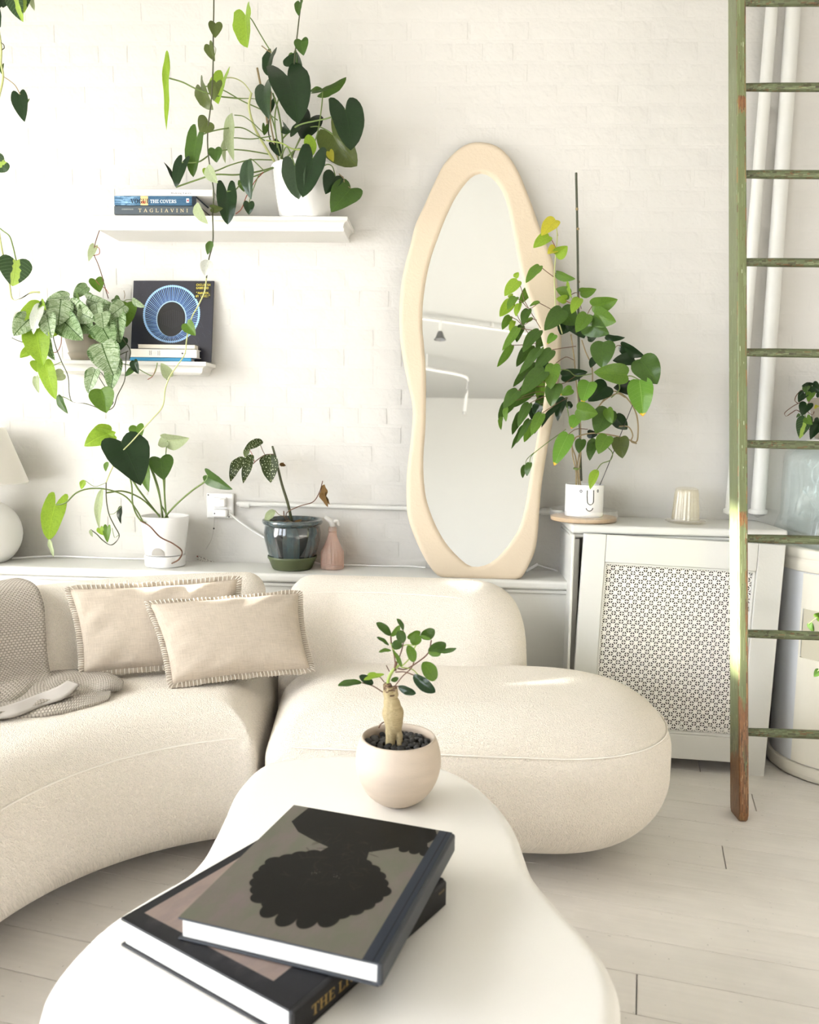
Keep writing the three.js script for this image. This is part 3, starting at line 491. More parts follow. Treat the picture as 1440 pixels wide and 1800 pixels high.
// conduit along the wall, outlet plate, cords
const CON = onZ(560, 890, 0.016).y;
{
  const t = thing('conduit_pipe', 'thin white conduit pipe running along the brick wall from the outlet', 'pipe', V3(0.1, CON, 0.016));
  part('conduit', tube([V3(-0.845, CON + 0.004, 0.016), V3(-0.2, CON, 0.016), V3(0.42, CON, 0.016)], 0.0095, 12, 10), M.trim, t);
  for (const x of [-0.815, -0.1, 0.36]) part('pipe_coupling', tube([V3(x - 0.018, CON + 0.001, 0.016), V3(x + 0.018, CON + 0.001, 0.016)], 0.0135, 2, 10), M.trim, t);
  const a = onZ(364, 866, 0.01), b = onZ(411, 911, 0.01), o = thing('outlet_plate', 'white square electrical outlet plate with a plugged-in cord', 'outlet', V3((a.x + b.x) / 2, (a.y + b.y) / 2, 0.01));
  const plate = part('plate', box(a.x, b.x, b.y, a.y, 0.001, 0.02, 0.006), M.whitePlastic, o);
  const cx = (a.x + b.x) / 2, cy = (a.y + b.y) / 2;
  part('socket', box(cx - 0.022, cx + 0.028, cy - 0.006, cy + 0.034, 0.019, 0.026, 0.003), M.whitePlastic, plate);
  part('plug', merge([box(cx + 0.006, cx + 0.03, cy - 0.002, cy + 0.03, 0.024, 0.052, 0.006), box(cx - 0.02, cx + 0.036, cy - 0.043, cy - 0.012, 0.018, 0.05, 0.008)]), M.whitePlastic, o);
  for (const [x, y] of [[a.x + 0.008, a.y - 0.008], [b.x - 0.008, b.y + 0.01], [cx - 0.012, cy - 0.028]]) part('screw', new THREE.SphereGeometry(0.0028, 8, 6).translate(x, y, y < cy ? 0.05 : 0.021), M.black, plate);
  const p = (x, y, z) => onZ(x, y, z);
  const k = thing('power_cord', 'flat white power cord drooping from the outlet behind the dark pot', 'cord', p(430, 925, 0.03));
  part('cord', tube([p(404, 902, 0.042), p(418, 914, 0.03), p(440, 930, 0.02), p(470, 948, 0.018), p(510, 975, 0.02), V3(-0.5, LEDGE + 0.006, 0.05)], 0.0042, 30, 8), M.whitePlastic, k);
  const s = thing('pull_cord', 'thin grey string with a bead hanging below the outlet plate', 'cord', p(375, 925, 0.02));
  part('string', tube([p(377, 906, 0.03), p(376, 928, 0.022), p(372, 948, 0.016), p(362, 966, 0.012)], 0.0012, 16, 5), S(rgb(0.4, 0.38, 0.35), 0.8), s);
  part('bead', new THREE.SphereGeometry(0.0036, 10, 8).translate(...p(376, 929, 0.022).toArray()), M.ink, s);
  const c2 = thing('floor_lamp_cord', 'loose white cable lying along the back of the ledge near the lamp', 'cord', V3(-1.5, LEDGE, 0.04)); c2.name = 'lamp_cord';
  part('cable', tube([V3(-1.72, LEDGE + 0.005, 0.09), V3(-1.6, LEDGE + 0.008, 0.035), V3(-1.42, LEDGE + 0.005, 0.02), V3(-1.3, LEDGE + 0.006, 0.03), V3(-1.18, LEDGE + 0.005, 0.016)], 0.004, 30, 7), M.whitePlastic, c2);
  const c3 = thing('ledge_cable', 'thin white cable lying on the ledge between spray bottle and mirror', 'cord', V3(-0.3, LEDGE, 0.04));
  part('cable', tube([V3(-0.5, LEDGE + 0.006, 0.06), V3(-0.42, LEDGE + 0.005, 0.035), V3(-0.3, LEDGE + 0.0045, 0.03), V3(-0.16, LEDGE + 0.0045, 0.024), V3(-0.1, LEDGE + 0.0045, 0.04)], 0.0032, 24, 7), M.whitePlastic, c3);
  const c4 = thing('cable_clip', 'small white clip and cable end on the ledge beside the mirror foot', 'clip', V3(0.31, LEDGE, 0.1));
  part('clip', tube([p(925, 1004, 0.08), p(933, 999, 0.07), p(945, 992, 0.05)], 0.0055, 6, 8), M.whitePlastic, c4);
  part('cable', tube([p(945, 993, 0.05), p(958, 997, 0.04), p(978, 1003, 0.02), p(984, 1008, 0.02)], 0.0028, 16, 6), M.whitePlastic, c4);
  // little printed strip on a pin
  const tg = thing('printed_tag', 'small curled grey and white printed strip pinned low on the wall', 'tag', p(365, 988, 0.012));
  const rows = [[-4, 0], [4, 0]].map(([d]) => [[347, 979, 0.012], [355, 984, 0.016], [364, 986, 0.01], [373, 990, 0.016], [383, 997, 0.01]].map((q) => p(q[0] - d * 0.35, q[1] + d, q[2])));
  part('strip', sheet(rows, 24, 3, 0.0008), S(0xffffff, 0.7, { side: THREE.DoubleSide, map: cTex(256, 64, (c, w, h) => { c.fillStyle = '#cfccc6'; c.fillRect(0, 0, w, h); const r = rng(2); for (let i = 0; i < 90; i++) { c.fillStyle = ['#55514c', '#8f8a84', '#eeeae4'][(r() * 3) | 0]; c.fillRect(r() * w, r() * h, 3 + r() * 9, 3 + r() * 10); } }) }), tg);
  part('pin', new THREE.SphereGeometry(0.003, 8, 6).translate(...p(347, 978, 0.015).toArray()), S(rgb(0.2, 0.03, 0.02), 0.4), tg);
}
// organic mirror leaning on the wall, standing on the ledge
{
  const y0 = LEDGE + 0.001, z0 = 0.205, tilt = Math.atan2(0.165, 1.6), n = V3(0, Math.sin(tilt), Math.cos(tilt)), o = V3(0.1, y0, z0), up = V3(0, Math.cos(tilt), -Math.sin(tilt));
  const loc = ([x, y]) => { const d = ray(x, y), k = n.dot(o.clone().sub(CAM)) / n.dot(d), h = CAM.clone().addScaledVector(d, k).sub(o); return [h.x, h.dot(up)]; };
  const outer = [[845, 250.6], [874, 258], [896, 278], [913, 306], [927, 340], [938, 369], [949, 401], [961, 430], [972, 462], [980, 500], [985, 545], [987, 590], [984, 650], [978, 708], [968, 760], [958, 815], [952, 856], [948, 900], [945, 942], [940, 970], [928, 997], [916, 1016], [905, 1018.5], [870, 1018.5], [835, 1018], [800, 1016.5], [772, 1013], [752, 990], [731, 949], [717, 907], [714.6, 866], [715.6, 831], [721, 786], [725, 747], [725, 713], [717, 675], [708.7, 633], [703.5, 595], [702.3, 545], [706, 498], [713, 463], [722, 430], [730, 397], [746, 362], [762, 326], [781, 289], [801.5, 267], [822, 254]].map(loc);
  const inner = [[845, 307], [860.6, 312], [878, 331], [890, 359], [897, 390], [904, 425], [911, 463], [923, 508], [939, 550], [952, 598], [957, 620], [958.7, 650], [956, 699], [945, 761], [936, 810], [929, 852], [922, 893], [912, 928], [894, 957], [873.6, 980], [853, 993], [828.5, 995], [807.6, 980], [783, 952], [762.5, 914], [750, 876], [746, 844], [745, 803], [748.6, 754], [749.5, 706], [749.7, 661], [746.5, 612], [743.4, 577], [744, 539], [749, 498], [758, 456], [770, 421], [786, 380], [801.5, 349], [819, 324], [833, 311]].map(loc);
  const po = smoothLoop(outer, 180), pi = smoothLoop(inner, 150), so = sdPoly(po), si = sdPoly(pi);
  const t = thing('floor_mirror', 'tall wavy oval mirror in a wide cream frame leaning on the wall', 'mirror', V3(0.1, y0, 0.12)), dep = 0.034;
  // padded frame: outline minus opening, edges rounded
  const f = (x, y, z) => { const d2 = Math.max(so(x, y), -si(x, y)), r = 0.016, q1 = d2 + r, q2 = Math.abs(z) - dep / 2 + r; return Math.min(Math.max(q1, q2), 0) + Math.hypot(Math.max(q1, 0), Math.max(q2, 0)) - r; };
  const xs = po.map((p) => p[0]), ys = po.map((p) => p[1]);
  const g = netSurface(f, [Math.min(...xs) - 0.02, Math.min(...ys) - 0.02, -0.034], [Math.max(...xs) + 0.02, Math.max(...ys) + 0.02, 0.036], 0.0085, (x, y, z) => [x + z, y]);
  const m = new THREE.Matrix4().makeBasis(V3(1, 0, 0), up, n).setPosition(o.clone().addScaledVector(n, -0.0));
  g.applyMatrix4(m);
  part('frame', g, M.mirrorFrame, t);
  const sh = new THREE.ShapeGeometry(new THREE.Shape(smoothLoop(inner.map((p, i) => { const c = inner.reduce((a, b) => [a[0] + b[0] / inner.length, a[1] + b[1] / inner.length], [0, 0]); return [c[0] + (p[0] - c[0]) * 1.03, c[1] + (p[1] - c[1]) * 1.01]; }), 150).map((p) => V2(...p))));
  sh.translate(0, 0, 0.006); sh.applyMatrix4(m); part('mirror_glass', sh, M.mirror, t);
  part('backing', (() => { const b = new THREE.ExtrudeGeometry(new THREE.Shape(smoothLoop(inner, 90).map((p) => V2(...p))), { depth: 0.006, bevelEnabled: false }); b.translate(0, 0, -0.014); b.applyMatrix4(m); return b; })(), M.ink, t);
}
// table lamp at the window end of the ledge: globe base, tapered fabric shade
{
  const c = V3(-1.79, LEDGE, 0.15), t = thing('table_lamp', 'white table lamp with round globe base and tapered fabric shade', 'lamp', c);
  const by = onZ(0, 938, 0.15).y, R = onZ(33, 940, 0.15).x - c.x, s0 = onZ(42, 848, 0.15), s1 = onZ(4, 751, 0.15);
  part('base', lathe([[0, 0.0], [0.05, 0.0], [0.06, 0.006], ...Array.from({ length: 15 }, (_, i) => { const a = -1.1 + (i / 14) * 2.45; return [R * Math.cos(a), by - LEDGE + R * Math.sin(a)]; }), [0.014, by - LEDGE + R + 0.004], [0.012, s0.y - LEDGE + 0.02], [0, s0.y - LEDGE + 0.02]], 40, c.x, LEDGE, c.z), M.white, t);
  const shade = Ph(rgb(0.90, 0.875, 0.83), 1, { transmission: 0.45, thickness: 0, side: THREE.DoubleSide, bumpMap: linenBump, bumpScale: 0.0003 });
  part('lamp_shade', lathe([[s1.x - c.x, s1.y - LEDGE], [lerp(s1.x, s0.x, 0.5) - c.x, (s1.y + s0.y) / 2 - LEDGE], [s0.x - c.x, s0.y - LEDGE], [s0.x - c.x - 0.002, s0.y - LEDGE - 0.004], [s0.x - c.x - 0.004, s0.y - LEDGE], [s1.x - c.x - 0.003, s1.y - LEDGE]], 44, c.x, LEDGE, c.z), shade, t);
}
// two heating pipes on the wall
for (const [label, a, b, r] of [['slim white vertical heating pipe, the one nearer the ladder rail', [1357, 16], [1318, 495], 0.021], ['white vertical heating pipe beside the slimmer one, farther from the ladder rail', [1394, 21], [1332, 905], 0.026]]) {
  const p0 = onZ(...a, 0.05), p1 = onZ(...b, 0.05), d = p1.clone().sub(p0), top = p0.clone().addScaledVector(d, (ROOM.h - 0.002 - p0.y) / d.y), bot = p0.clone().addScaledVector(d, (0.895 - p0.y) / d.y);
  const t = thing('heating_pipe', label, 'pipe', bot);
  part('pipe', tube([top, p0, p1, bot], r, 16, 18), M.trim, t);
  part('pipe_collar', tube([bot.clone().add(V3(0, 0.012, 0)), bot.clone()], r + 0.008, 2, 18), M.trim, t);
  part('pipe_bracket', merge([box(p0.x - 0.008, p0.x + 0.008, p0.y - 0.35, p0.y - 0.33, 0.001, 0.05, 0.002, 1)]), M.trim, t);
}

// ---------------------------------------------------------------- radiator cover
const RT = onZ(1090, 908, 0).y, RX0 = 0.42, RX1 = 1.155;
{
  const t = thing('radiator_cover', 'white wooden radiator cover with a star-pierced metal grille', 'radiator cover', V3(0.8, 0, 0.17));
  part('top_board', box(RX0 - 0.004, RX1, RT - 0.03, RT, 0.002, 0.322, 0.01, 3), M.trim, t);
  part('top_bead', box(RX0 + 0.002, RX1 - 0.012, RT - 0.046, RT - 0.031, 0.002, 0.31, 0.006, 2), M.trim, t);
  part('side_panel', merge([box(RX0, RX0 + 0.018, 0.001, RT - 0.046, 0.002, 0.292, 0.003), box(RX0 - 0.003, RX0 + 0.03, 0.001, RT - 0.05, 0.25, 0.3, 0.004), box(RX0 - 0.006, RX0 + 0.004, 0.001, RT - 0.03, 0.29, 0.35, 0.003)]), M.trim, t);
  part('side_panel', box(RX1 - 0.035, RX1 - 0.018, 0.001, RT - 0.046, 0.002, 0.292, 0.003), M.trim, t);
  // radiator columns inside, dark behind the grille
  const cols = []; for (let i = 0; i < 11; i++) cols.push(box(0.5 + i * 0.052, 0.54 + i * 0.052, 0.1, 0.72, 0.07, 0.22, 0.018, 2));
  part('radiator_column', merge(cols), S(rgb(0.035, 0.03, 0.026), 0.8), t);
  // front panel, standing a little crooked
  const W = 0.685, Hh = RT - 0.026, m = new THREE.Matrix4().makeTranslation(0.427, 0.001, 0.338).multiply(new THREE.Matrix4().makeRotationX(-0.014)).multiply(new THREE.Matrix4().makeRotationZ(-0.034));
  const fp = new THREE.Group(); fp.name = 'front_panel'; BASE.set(fp, V3(0.8, 0, 0.17)); t.add(fp); const put = (g) => g.applyMatrix4(m), L0 = 0.078, R0 = 0.09, TR = 0.096, BR = 0.15, BB = 0.062, d = 0.02;
  part('stile', put(box(0, L0, 0.0, Hh, 0, d, 0.0035)), M.trim, fp); part('stile', put(box(W - R0, W, -0.006, Hh, 0, d, 0.0035)), M.trim, fp);
  part('rail', put(box(L0 + 0.0005, W - R0 - 0.0005, Hh - TR, Hh, 0, d - 0.001, 0.0035)), M.trim, fp); part('rail', put(box(L0 + 0.0005, W - R0 - 0.0005, BB, BR, 0, d - 0.001, 0.0035)), M.trim, fp);
  part('inner_bead', put(merge([box(L0, W - R0, Hh - TR - 0.008, Hh - TR, -0.004, d - 0.006, 0.003), box(L0, W - R0, BR, BR + 0.008, -0.004, d - 0.006, 0.003), box(L0, L0 + 0.008, BR, Hh - TR, -0.004, d - 0.006, 0.003), box(W - R0 - 0.008, W - R0, BR, Hh - TR, -0.004, d - 0.006, 0.003)])), M.trim, fp);
  // grille sheet: one pierced cell repeated
  const gx0 = L0 + 0.006, gx1 = W - R0 - 0.006, gy0 = BR + 0.006, gy1 = Hh - TR - 0.006, nx = 18, ny = 20, cw = (gx1 - gx0) / nx, ch = (gy1 - gy0) / ny;
  const sh = new THREE.Shape([V2(-0.5, -0.5), V2(0.5, -0.5), V2(0.5, 0.5), V2(-0.5, 0.5)]);
  for (let o = 0; o < 4; o++) for (const s of [1, -1]) {
    const a = (o * Math.PI) / 2, tr = [[0.18, 0.065 * s], [0.452, 0.062 * s], [0.452, 0.35 * s], [0.41, 0.32 * s]].map(([x, y]) => V2(x * Math.cos(a) - y * Math.sin(a), x * Math.sin(a) + y * Math.cos(a)));
    sh.holes.push(new THREE.Path(s > 0 ? tr.reverse() : tr));
  }
  const cell = new THREE.ExtrudeGeometry(sh, { depth: 0.0016, bevelEnabled: false, curveSegments: 1 }); cell.scale(cw, ch, 1);
  const list = []; for (let j = 0; j < ny; j++) for (let i = 0; i < nx; i++) { const c = cell.clone(); c.translate(gx0 + (i + 0.5) * cw, gy0 + (j + 0.5) * ch, -0.003); list.push(c); }
  part('grille', put(merge(list)), S(rgb(0.84, 0.815, 0.765), 0.5), fp);
}
// ---------------------------------------------------------------- old green ladder
{
  const f0 = onY(1300, 1447, 0), topz = 0.3, f1 = onZ(1295.5, 0, topz), dir = f1.clone().sub(f0).normalize(), len = 3.6 / dir.y, W = 0.03, D = 0.088, span = 0.43;
  const t = thing('ladder', 'tall weathered green wooden ladder with chipped paint and a bare brown foot', 'ladder', f0);
  const nrm = V3(0, 1, 0).cross(V3(1, 0, 0)).normalize(), back = V3(1, 0, 0).cross(dir).normalize(); if (back.z > 0) back.negate();
  const paint = (seed, rung) => cTex(rung ? 1024 : 512, rung ? 128 : 2048, (c, w, h) => {
    const r = rng(seed); c.fillStyle = rung ? '#565c40' : '#676e48'; c.fillRect(0, 0, w, h);
    const grain = (n, cols, lx, ly) => { for (let i = 0; i < n; i++) { c.fillStyle = cols[(r() * cols.length) | 0]; c.fillRect(r() * w, r() * h, lx * (0.3 + r()), ly * (0.3 + r())); } };
    if (rung) { grain(700, ['rgba(120,134,96,0.35)', 'rgba(160,172,132,0.35)', 'rgba(84,84,52,0.3)'], 50, 3); grain(220, ['rgba(46,40,24,0.55)', 'rgba(70,58,34,0.5)', 'rgba(110,70,40,0.6)'], 26, 7); for (let i = 0; i < 5; i++) { const x = r() * w, y = h * (0.1 + 0.3 * r()); for (let k = 0; k < 60; k++) { c.fillStyle = 'rgba(48,38,22,0.5)'; c.fillRect(x + r() * 110, y + (r() - 0.5) * 18, 10 * r() + 2, 4 * r() + 1); } } return; }
    grain(2600, ['rgba(120,134,96,0.3)', 'rgba(166,178,136,0.3)', 'rgba(90,92,62,0.22)'], 5, 46); grain(260, ['rgba(60,56,34,0.55)', 'rgba(92,74,44,0.5)', 'rgba(214,222,200,0.6)'], 5, 9);
    // rail faces in u: outer side, front, inner side, rear; paint worn to wood along the edges and at the foot
    const wood = ['#7a5230', '#8a5d34', '#6d4426', '#94683c', '#5c3a22'];
    const wear = (u0, u1, v0, v1, n) => { for (let i = 0; i < n; i++) { c.fillStyle = wood[(r() * 5) | 0]; const y = h * (1 - lerp(v0, v1, r())); c.fillRect(w * lerp(u0, u1, r()), y, 2 + r() * 6, 6 + r() * 26); } };
    for (const e of [0.373, 0.5, 0.873]) { wear(e - 0.006, e + 0.008, 0, 1, 110); wear(e - 0.02, e + 0.02, 0.0, 0.3, 130); }
    wear(0.375, 0.5, 0.725, 0.731, 46); wear(0.375, 0.5, 0.30, 0.304, 36);
    const patch = (pts) => { c.fillStyle = '#83552f'; c.beginPath(); pts.forEach(([u, v], i) => c[i ? 'lineTo' : 'moveTo'](u * w, (1 - v) * h)); c.fill(); for (let i = 0; i < 500; i++) { const [u, v] = pts[(r() * pts.length) | 0], [u2, v2] = pts[(r() * pts.length) | 0], k = r(); c.fillStyle = wood[(r() * 5) | 0] + '88'; c.fillRect(lerp(u, u2, k) * w, (1 - lerp(v, v2, k)) * h, 3, 14 + r() * 34); } };
    patch([[0, 0], [0.375, 0], [0.375, 0.07], [0.33, 0.062], [0.27, 0.066], [0.2, 0.058], [0.11, 0.064], [0.05, 0.056], [0, 0.06]]);
    patch([[0.373, 0], [0.5, 0], [0.5, 0.032], [0.475, 0.04], [0.455, 0.056], [0.43, 0.066], [0.405, 0.078], [0.39, 0.084], [0.373, 0.086]]);
    patch([[0.376, 0.088], [0.43, 0.08], [0.5, 0.079], [0.5, 0.113], [0.46, 0.106], [0.42, 0.104], [0.4, 0.122], [0.376, 0.12]]);
    patch([[0.5, 0], [1, 0], [1, 0.07], [0.8, 0.06], [0.62, 0.08], [0.5, 0.06]]);
    for (let i = 0; i < 600; i++) { c.fillStyle = ['rgba(50,34,20,0.5)', 'rgba(190,160,120,0.45)'][(r() * 2) | 0]; c.fillRect(r() * w, h * (1 - 0.1 * r()), 2 + r() * 3, 4 + r() * 22); }
    c.strokeStyle = 'rgba(96,100,70,0.7)'; c.lineWidth = 3; for (let i = 0; i < 11; i++) { c.beginPath(); c.ellipse(w * 0.19, h * (1 - 0.095 - i * 0.0935), 22, 15, 0, 0, 7); c.stroke(); }
  }, { clamp: !rung });
  const railMat = Ph(0xffffff, 0.42, { map: paint(41), bumpMap: paintBump, bumpScale: 0.0008, clearcoat: 0.25, clearcoatRoughness: 0.3 }), rungMat = S(0xffffff, 0.5, { map: paint(52, true) });
  const rail = (x) => { // rounded oblong section, foot worn round
    const sec = [], rr = 0.005, cor = [[0, D], [0, 0], [W, 0], [W, D]]; // outer side, front, inner side, rear
    for (let i = 0; i < 4; i++) { const [cx, cz] = cor[i], sx = cx ? -1 : 1, sz = cz ? -1 : 1; const a0 = [Math.PI * 0.5, Math.PI, Math.PI * 1.5, 0][i]; for (let k = 0; k <= 3; k++) { const a = [[1.5, 1], [1, 0.5], [0.5, 0], [0, -0.5]][i], th = Math.PI * lerp(a[0], a[1], k / 3); sec.push([cx + sx * rr + rr * Math.cos(th), cz + sz * rr - rr * Math.sin(th)]); } }
    const per = [0]; for (let i = 1; i <= sec.length; i++) { const a = sec[i - 1], b = sec[i % sec.length]; per.push(per[i - 1] + Math.hypot(a[0] - b[0], a[1] - b[1])); }
    const tot = per[sec.length], P = [], U = [], I = [], ys = [0, 0.008, 0.022, 0.05, 0.4, 1, 1.6, 2.2, 2.8, 3.2, len];
    ys.forEach((y) => { const k = y === 0 ? 0.72 : y < 0.01 ? 0.9 : y < 0.03 ? 0.985 : 1; for (let i = 0; i <= sec.length; i++) { const s = sec[i % sec.length], u = (s[0] - W / 2) * k + W / 2, v = (s[1] - D / 2) * k + D / 2, p = f0.clone().addScaledVector(dir, y + 0.002).add(V3(x + u, 0, 0)).addScaledVector(back, v); P.push(...p.toArray()); U.push(per[i] / tot, Math.min(1, y / 3.16)); } });
    const n = sec.length + 1; for (let j = 0; j + 1 < ys.length; j++) for (let i = 0; i < sec.length; i++) { const a = j * n + i; I.push(a, a + 1, a + n, a + 1, a + n + 1, a + n); }
    for (const j of [0, ys.length - 1]) { const c = P.length / 3, mid = f0.clone().addScaledVector(dir, ys[j] + (j ? 0.002 : 0)).add(V3(x + W / 2, 0, 0)).addScaledVector(back, D / 2); P.push(...mid.toArray()); U.push(0.2, j ? 1 : 0); for (let i = 0; i < sec.length; i++) j ? I.push(j * n + i, j * n + i + 1, c) : I.push(i + 1, i, c); }
    const g = new THREE.BufferGeometry(); g.setAttribute('position', new THREE.Float32BufferAttribute(P, 3)); g.setAttribute('uv', new THREE.Float32BufferAttribute(U, 2)); g.setIndex(I); g.computeVertexNormals(); return g;
  };
  part('rail', rail(0), railMat, t); part('rail', rail(W + span), railMat, t);
  const plane = (x, y) => { const d = ray(x, y), n = V3(1, 0, 0).cross(dir), k = n.dot(f0.clone().addScaledVector(back, D * 0.45).sub(CAM)) / n.dot(d); return CAM.clone().addScaledVector(d, k); };
  const ys = [4, 153.5, 306.5, 461, 619.5, 780.5, 946.5, 1114, 1287].map((y) => plane(1325, y));
  for (let k = 0; k < 3; k++) ys.unshift(ys[0].clone().multiplyScalar(2).sub(ys[1]));
  ys.forEach((p, i) => { const a = V3(f0.x + dir.x * (p.y / dir.y) + W - 0.004, p.y, p.z), b = a.clone().add(V3(span + 0.008, -0.001, 0)); const g = tube([a, a.clone().lerp(b, 0.25), a.clone().lerp(b, 0.75), b], [0.0125, 0.0142, 0.0142, 0.0125], 12, 14); const uv = g.attributes.uv; for (let k = 0; k < uv.count; k++) uv.setXY(k, uv.getY(k) * 1.9 + i * 0.37, uv.getX(k) * 11); part('rung', g, rungMat, t); });
}
// ---------------------------------------------------------------- round storage cabinet, glass vessel, ivy
const CAB = V3(1.40, 0, 0.24), CT = onZ(1425, 962, 0.3).y;
{
  const t = thing('storage_cabinet', 'round white plastic storage cabinet with a sliding cream door beside the radiator cover', 'cabinet', CAB), h = CT;
  part('base_ring', lathe([[0, 0.001], [0.214, 0.001], [0.222, 0.008], [0.224, 0.016], [0.224, 0.02], [0.227, 0.022], [0.227, 0.05], [0.222, 0.054], [0, 0.054]], 72, CAB.x, 0, CAB.z), M.cream, t);
  part('body', lathe([[0.214, 0.054], [0.216, 0.058], [0.216, h - 0.082], [0.214, h - 0.08]], 72, CAB.x, 0, CAB.z), M.greyWhite, t);
  part('top_rim', lathe([[0, h - 0.08], [0.219, h - 0.08], [0.225, h - 0.076], [0.227, h - 0.045], [0.222, h - 0.04], [0.221, h - 0.034], [0.226, h - 0.03], [0.224, h - 0.006], [0.218, h], [0.2, h], [0.197, h - 0.006], [0, h - 0.006]], 72, CAB.x, 0, CAB.z), M.cream, t);
  const seg = (y0, y1, a0, a1) => { const n = 18, P = [], U = [], I = [], rO = 0.2215, rI = 0.217; const row = (r, y) => { for (let i = 0; i <= n; i++) { const a = lerp(a0, a1, i / n); P.push(CAB.x + r * Math.sin(a), y, CAB.z + r * Math.cos(a)); U.push(a * r, y); } }; for (const [r, y] of [[rI, y0], [rO, y0], [rO, y1], [rI, y1]]) row(r, y); for (let k = 0; k < 3; k++) for (let i = 0; i < n; i++) { const a = k * (n + 1) + i, b = a + n + 1; I.push(a, a + 1, b, a + 1, b + 1, b); } const g = new THREE.BufferGeometry(); g.setAttribute('position', new THREE.Float32BufferAttribute(P, 3)); g.setAttribute('uv', new THREE.Float32BufferAttribute(U, 2)); g.setIndex(I); return g.toNonIndexed(); };
  const e = onZ(1424, 1160, 0.44), a0 = Math.asin(clamp((e.x - CAB.x) / 0.2215, -1, 1)), nb = onZ(1432, 1168, 0.44).y, nt = onZ(1436, 1080, 0.44).y;
  const door = [seg(0.058, nb, a0, a0 + 1.5), seg(nt, h - 0.084, a0, a0 + 1.5), seg(nb, nt, a0, a0 + 0.035), seg(nb, nt, a0 + 0.4, a0 + 1.5)]; const dg = merge(door); dg.computeVertexNormals();
  const doorPart = part('door', dg, M.cream, t);
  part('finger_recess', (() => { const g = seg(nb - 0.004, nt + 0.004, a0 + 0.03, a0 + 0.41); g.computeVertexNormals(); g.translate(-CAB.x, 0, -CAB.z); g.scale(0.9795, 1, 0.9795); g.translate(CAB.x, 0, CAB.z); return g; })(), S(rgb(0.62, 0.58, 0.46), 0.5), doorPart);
}
{
  // pale blue glass vessel with moulded loops
  const cx = 1.405, cz = 0.235, b = CT + 0.0005, topY = onZ(1392, 782, 0.24).y, R = cx - onZ(1386, 900, 0.24).x, hh = topY - b;
  const glass = Ph(rgb(0.945, 0.972, 0.978), 0.08, { transmission: 0.96, thickness: 0, ior: 1.46, side: THREE.DoubleSide });
  const t = thing('glass_vessel', 'large pale blue glass vessel with moulded relief standing on the round cabinet', 'vessel', V3(cx, b, cz));
  const se = (r, y, th) => { const c = Math.cos(th), s = Math.sin(th), k = Math.pow(Math.pow(Math.abs(c), 3.2) + Math.pow(Math.abs(s), 3.2), -1 / 3.2); return [cx + r * k * c, y, cz + r * k * s]; };
  const prof = [[0.0, 0], [0.9, 0], [1.02, 0.03], [1.03, 0.14], [0.97, 0.3], [0.955, 0.55], [0.965, 0.8], [0.93, 0.92], [0.8, 1], [0.6, 1.01], [0.58, 1.0], [0.76, 0.97], [0.87, 0.9], [0.9, 0.8], [0.89, 0.55], [0.9, 0.3], [0.93, 0.17], [0.85, 0.12], [0, 0.11]].map(([r, y]) => [r * R, b + y * hh]);
  const n = 64, P = [], I = []; prof.forEach(([r, y], j) => { for (let i = 0; i < n; i++) { const a = (i / n) * 2 * Math.PI, w = j > 2 && j < 8 ? 1 + 0.012 * Math.sin(a * 5 + y * 40) : 1; P.push(...se(r * w, y, a)); } });
  for (let j = 0; j + 1 < prof.length; j++) for (let i = 0; i < n; i++) { const a = j * n + i, c = j * n + ((i + 1) % n); I.push(a, a + n, c, c, a + n, c + n); }
  const g = new THREE.BufferGeometry(); g.setAttribute('position', new THREE.Float32BufferAttribute(P, 3)); g.setIndex(I); g.computeVertexNormals(); g.setAttribute('uv', new THREE.Float32BufferAttribute(P.flatMap((v, i) => (i % 3 === 2 ? [] : [v])), 2));
  part('vessel_body', g, glass, t);
  const fz = cz + R * 0.985, q = (x, y) => { const p = onZ(x, y, fz); return V3(p.x, clamp(p.y, b + 0.01, topY - 0.01), fz + 0.001); };
  for (const pts of [[[1440, 812], [1429, 826], [1428, 842], [1434, 856], [1432, 866], [1422, 871], [1412, 862]], [[1440, 836], [1434, 858], [1434, 878]], [[1424, 880], [1432, 892], [1441, 900], [1452, 906]], [[1424, 921], [1432, 910], [1442, 898]], [[1416, 807], [1421, 818], [1425, 808]], [[1413, 856], [1417, 866], [1421, 855]], [[1404, 905], [1412, 900], [1414, 910]]]) part('relief_loop', tube(pts.map((p) => q(...p)), 0.0032, 24, 8), glass, t);
  part('lid', lathe([[0, -0.012], [R * 0.55, -0.012], [R * 0.57, 0.001], [R * 0.72, 0.002], [R * 0.74, 0.01], [R * 0.7, 0.018], [0, 0.018]], 40, cx, topY + 0.004, cz), M.white, t);
}
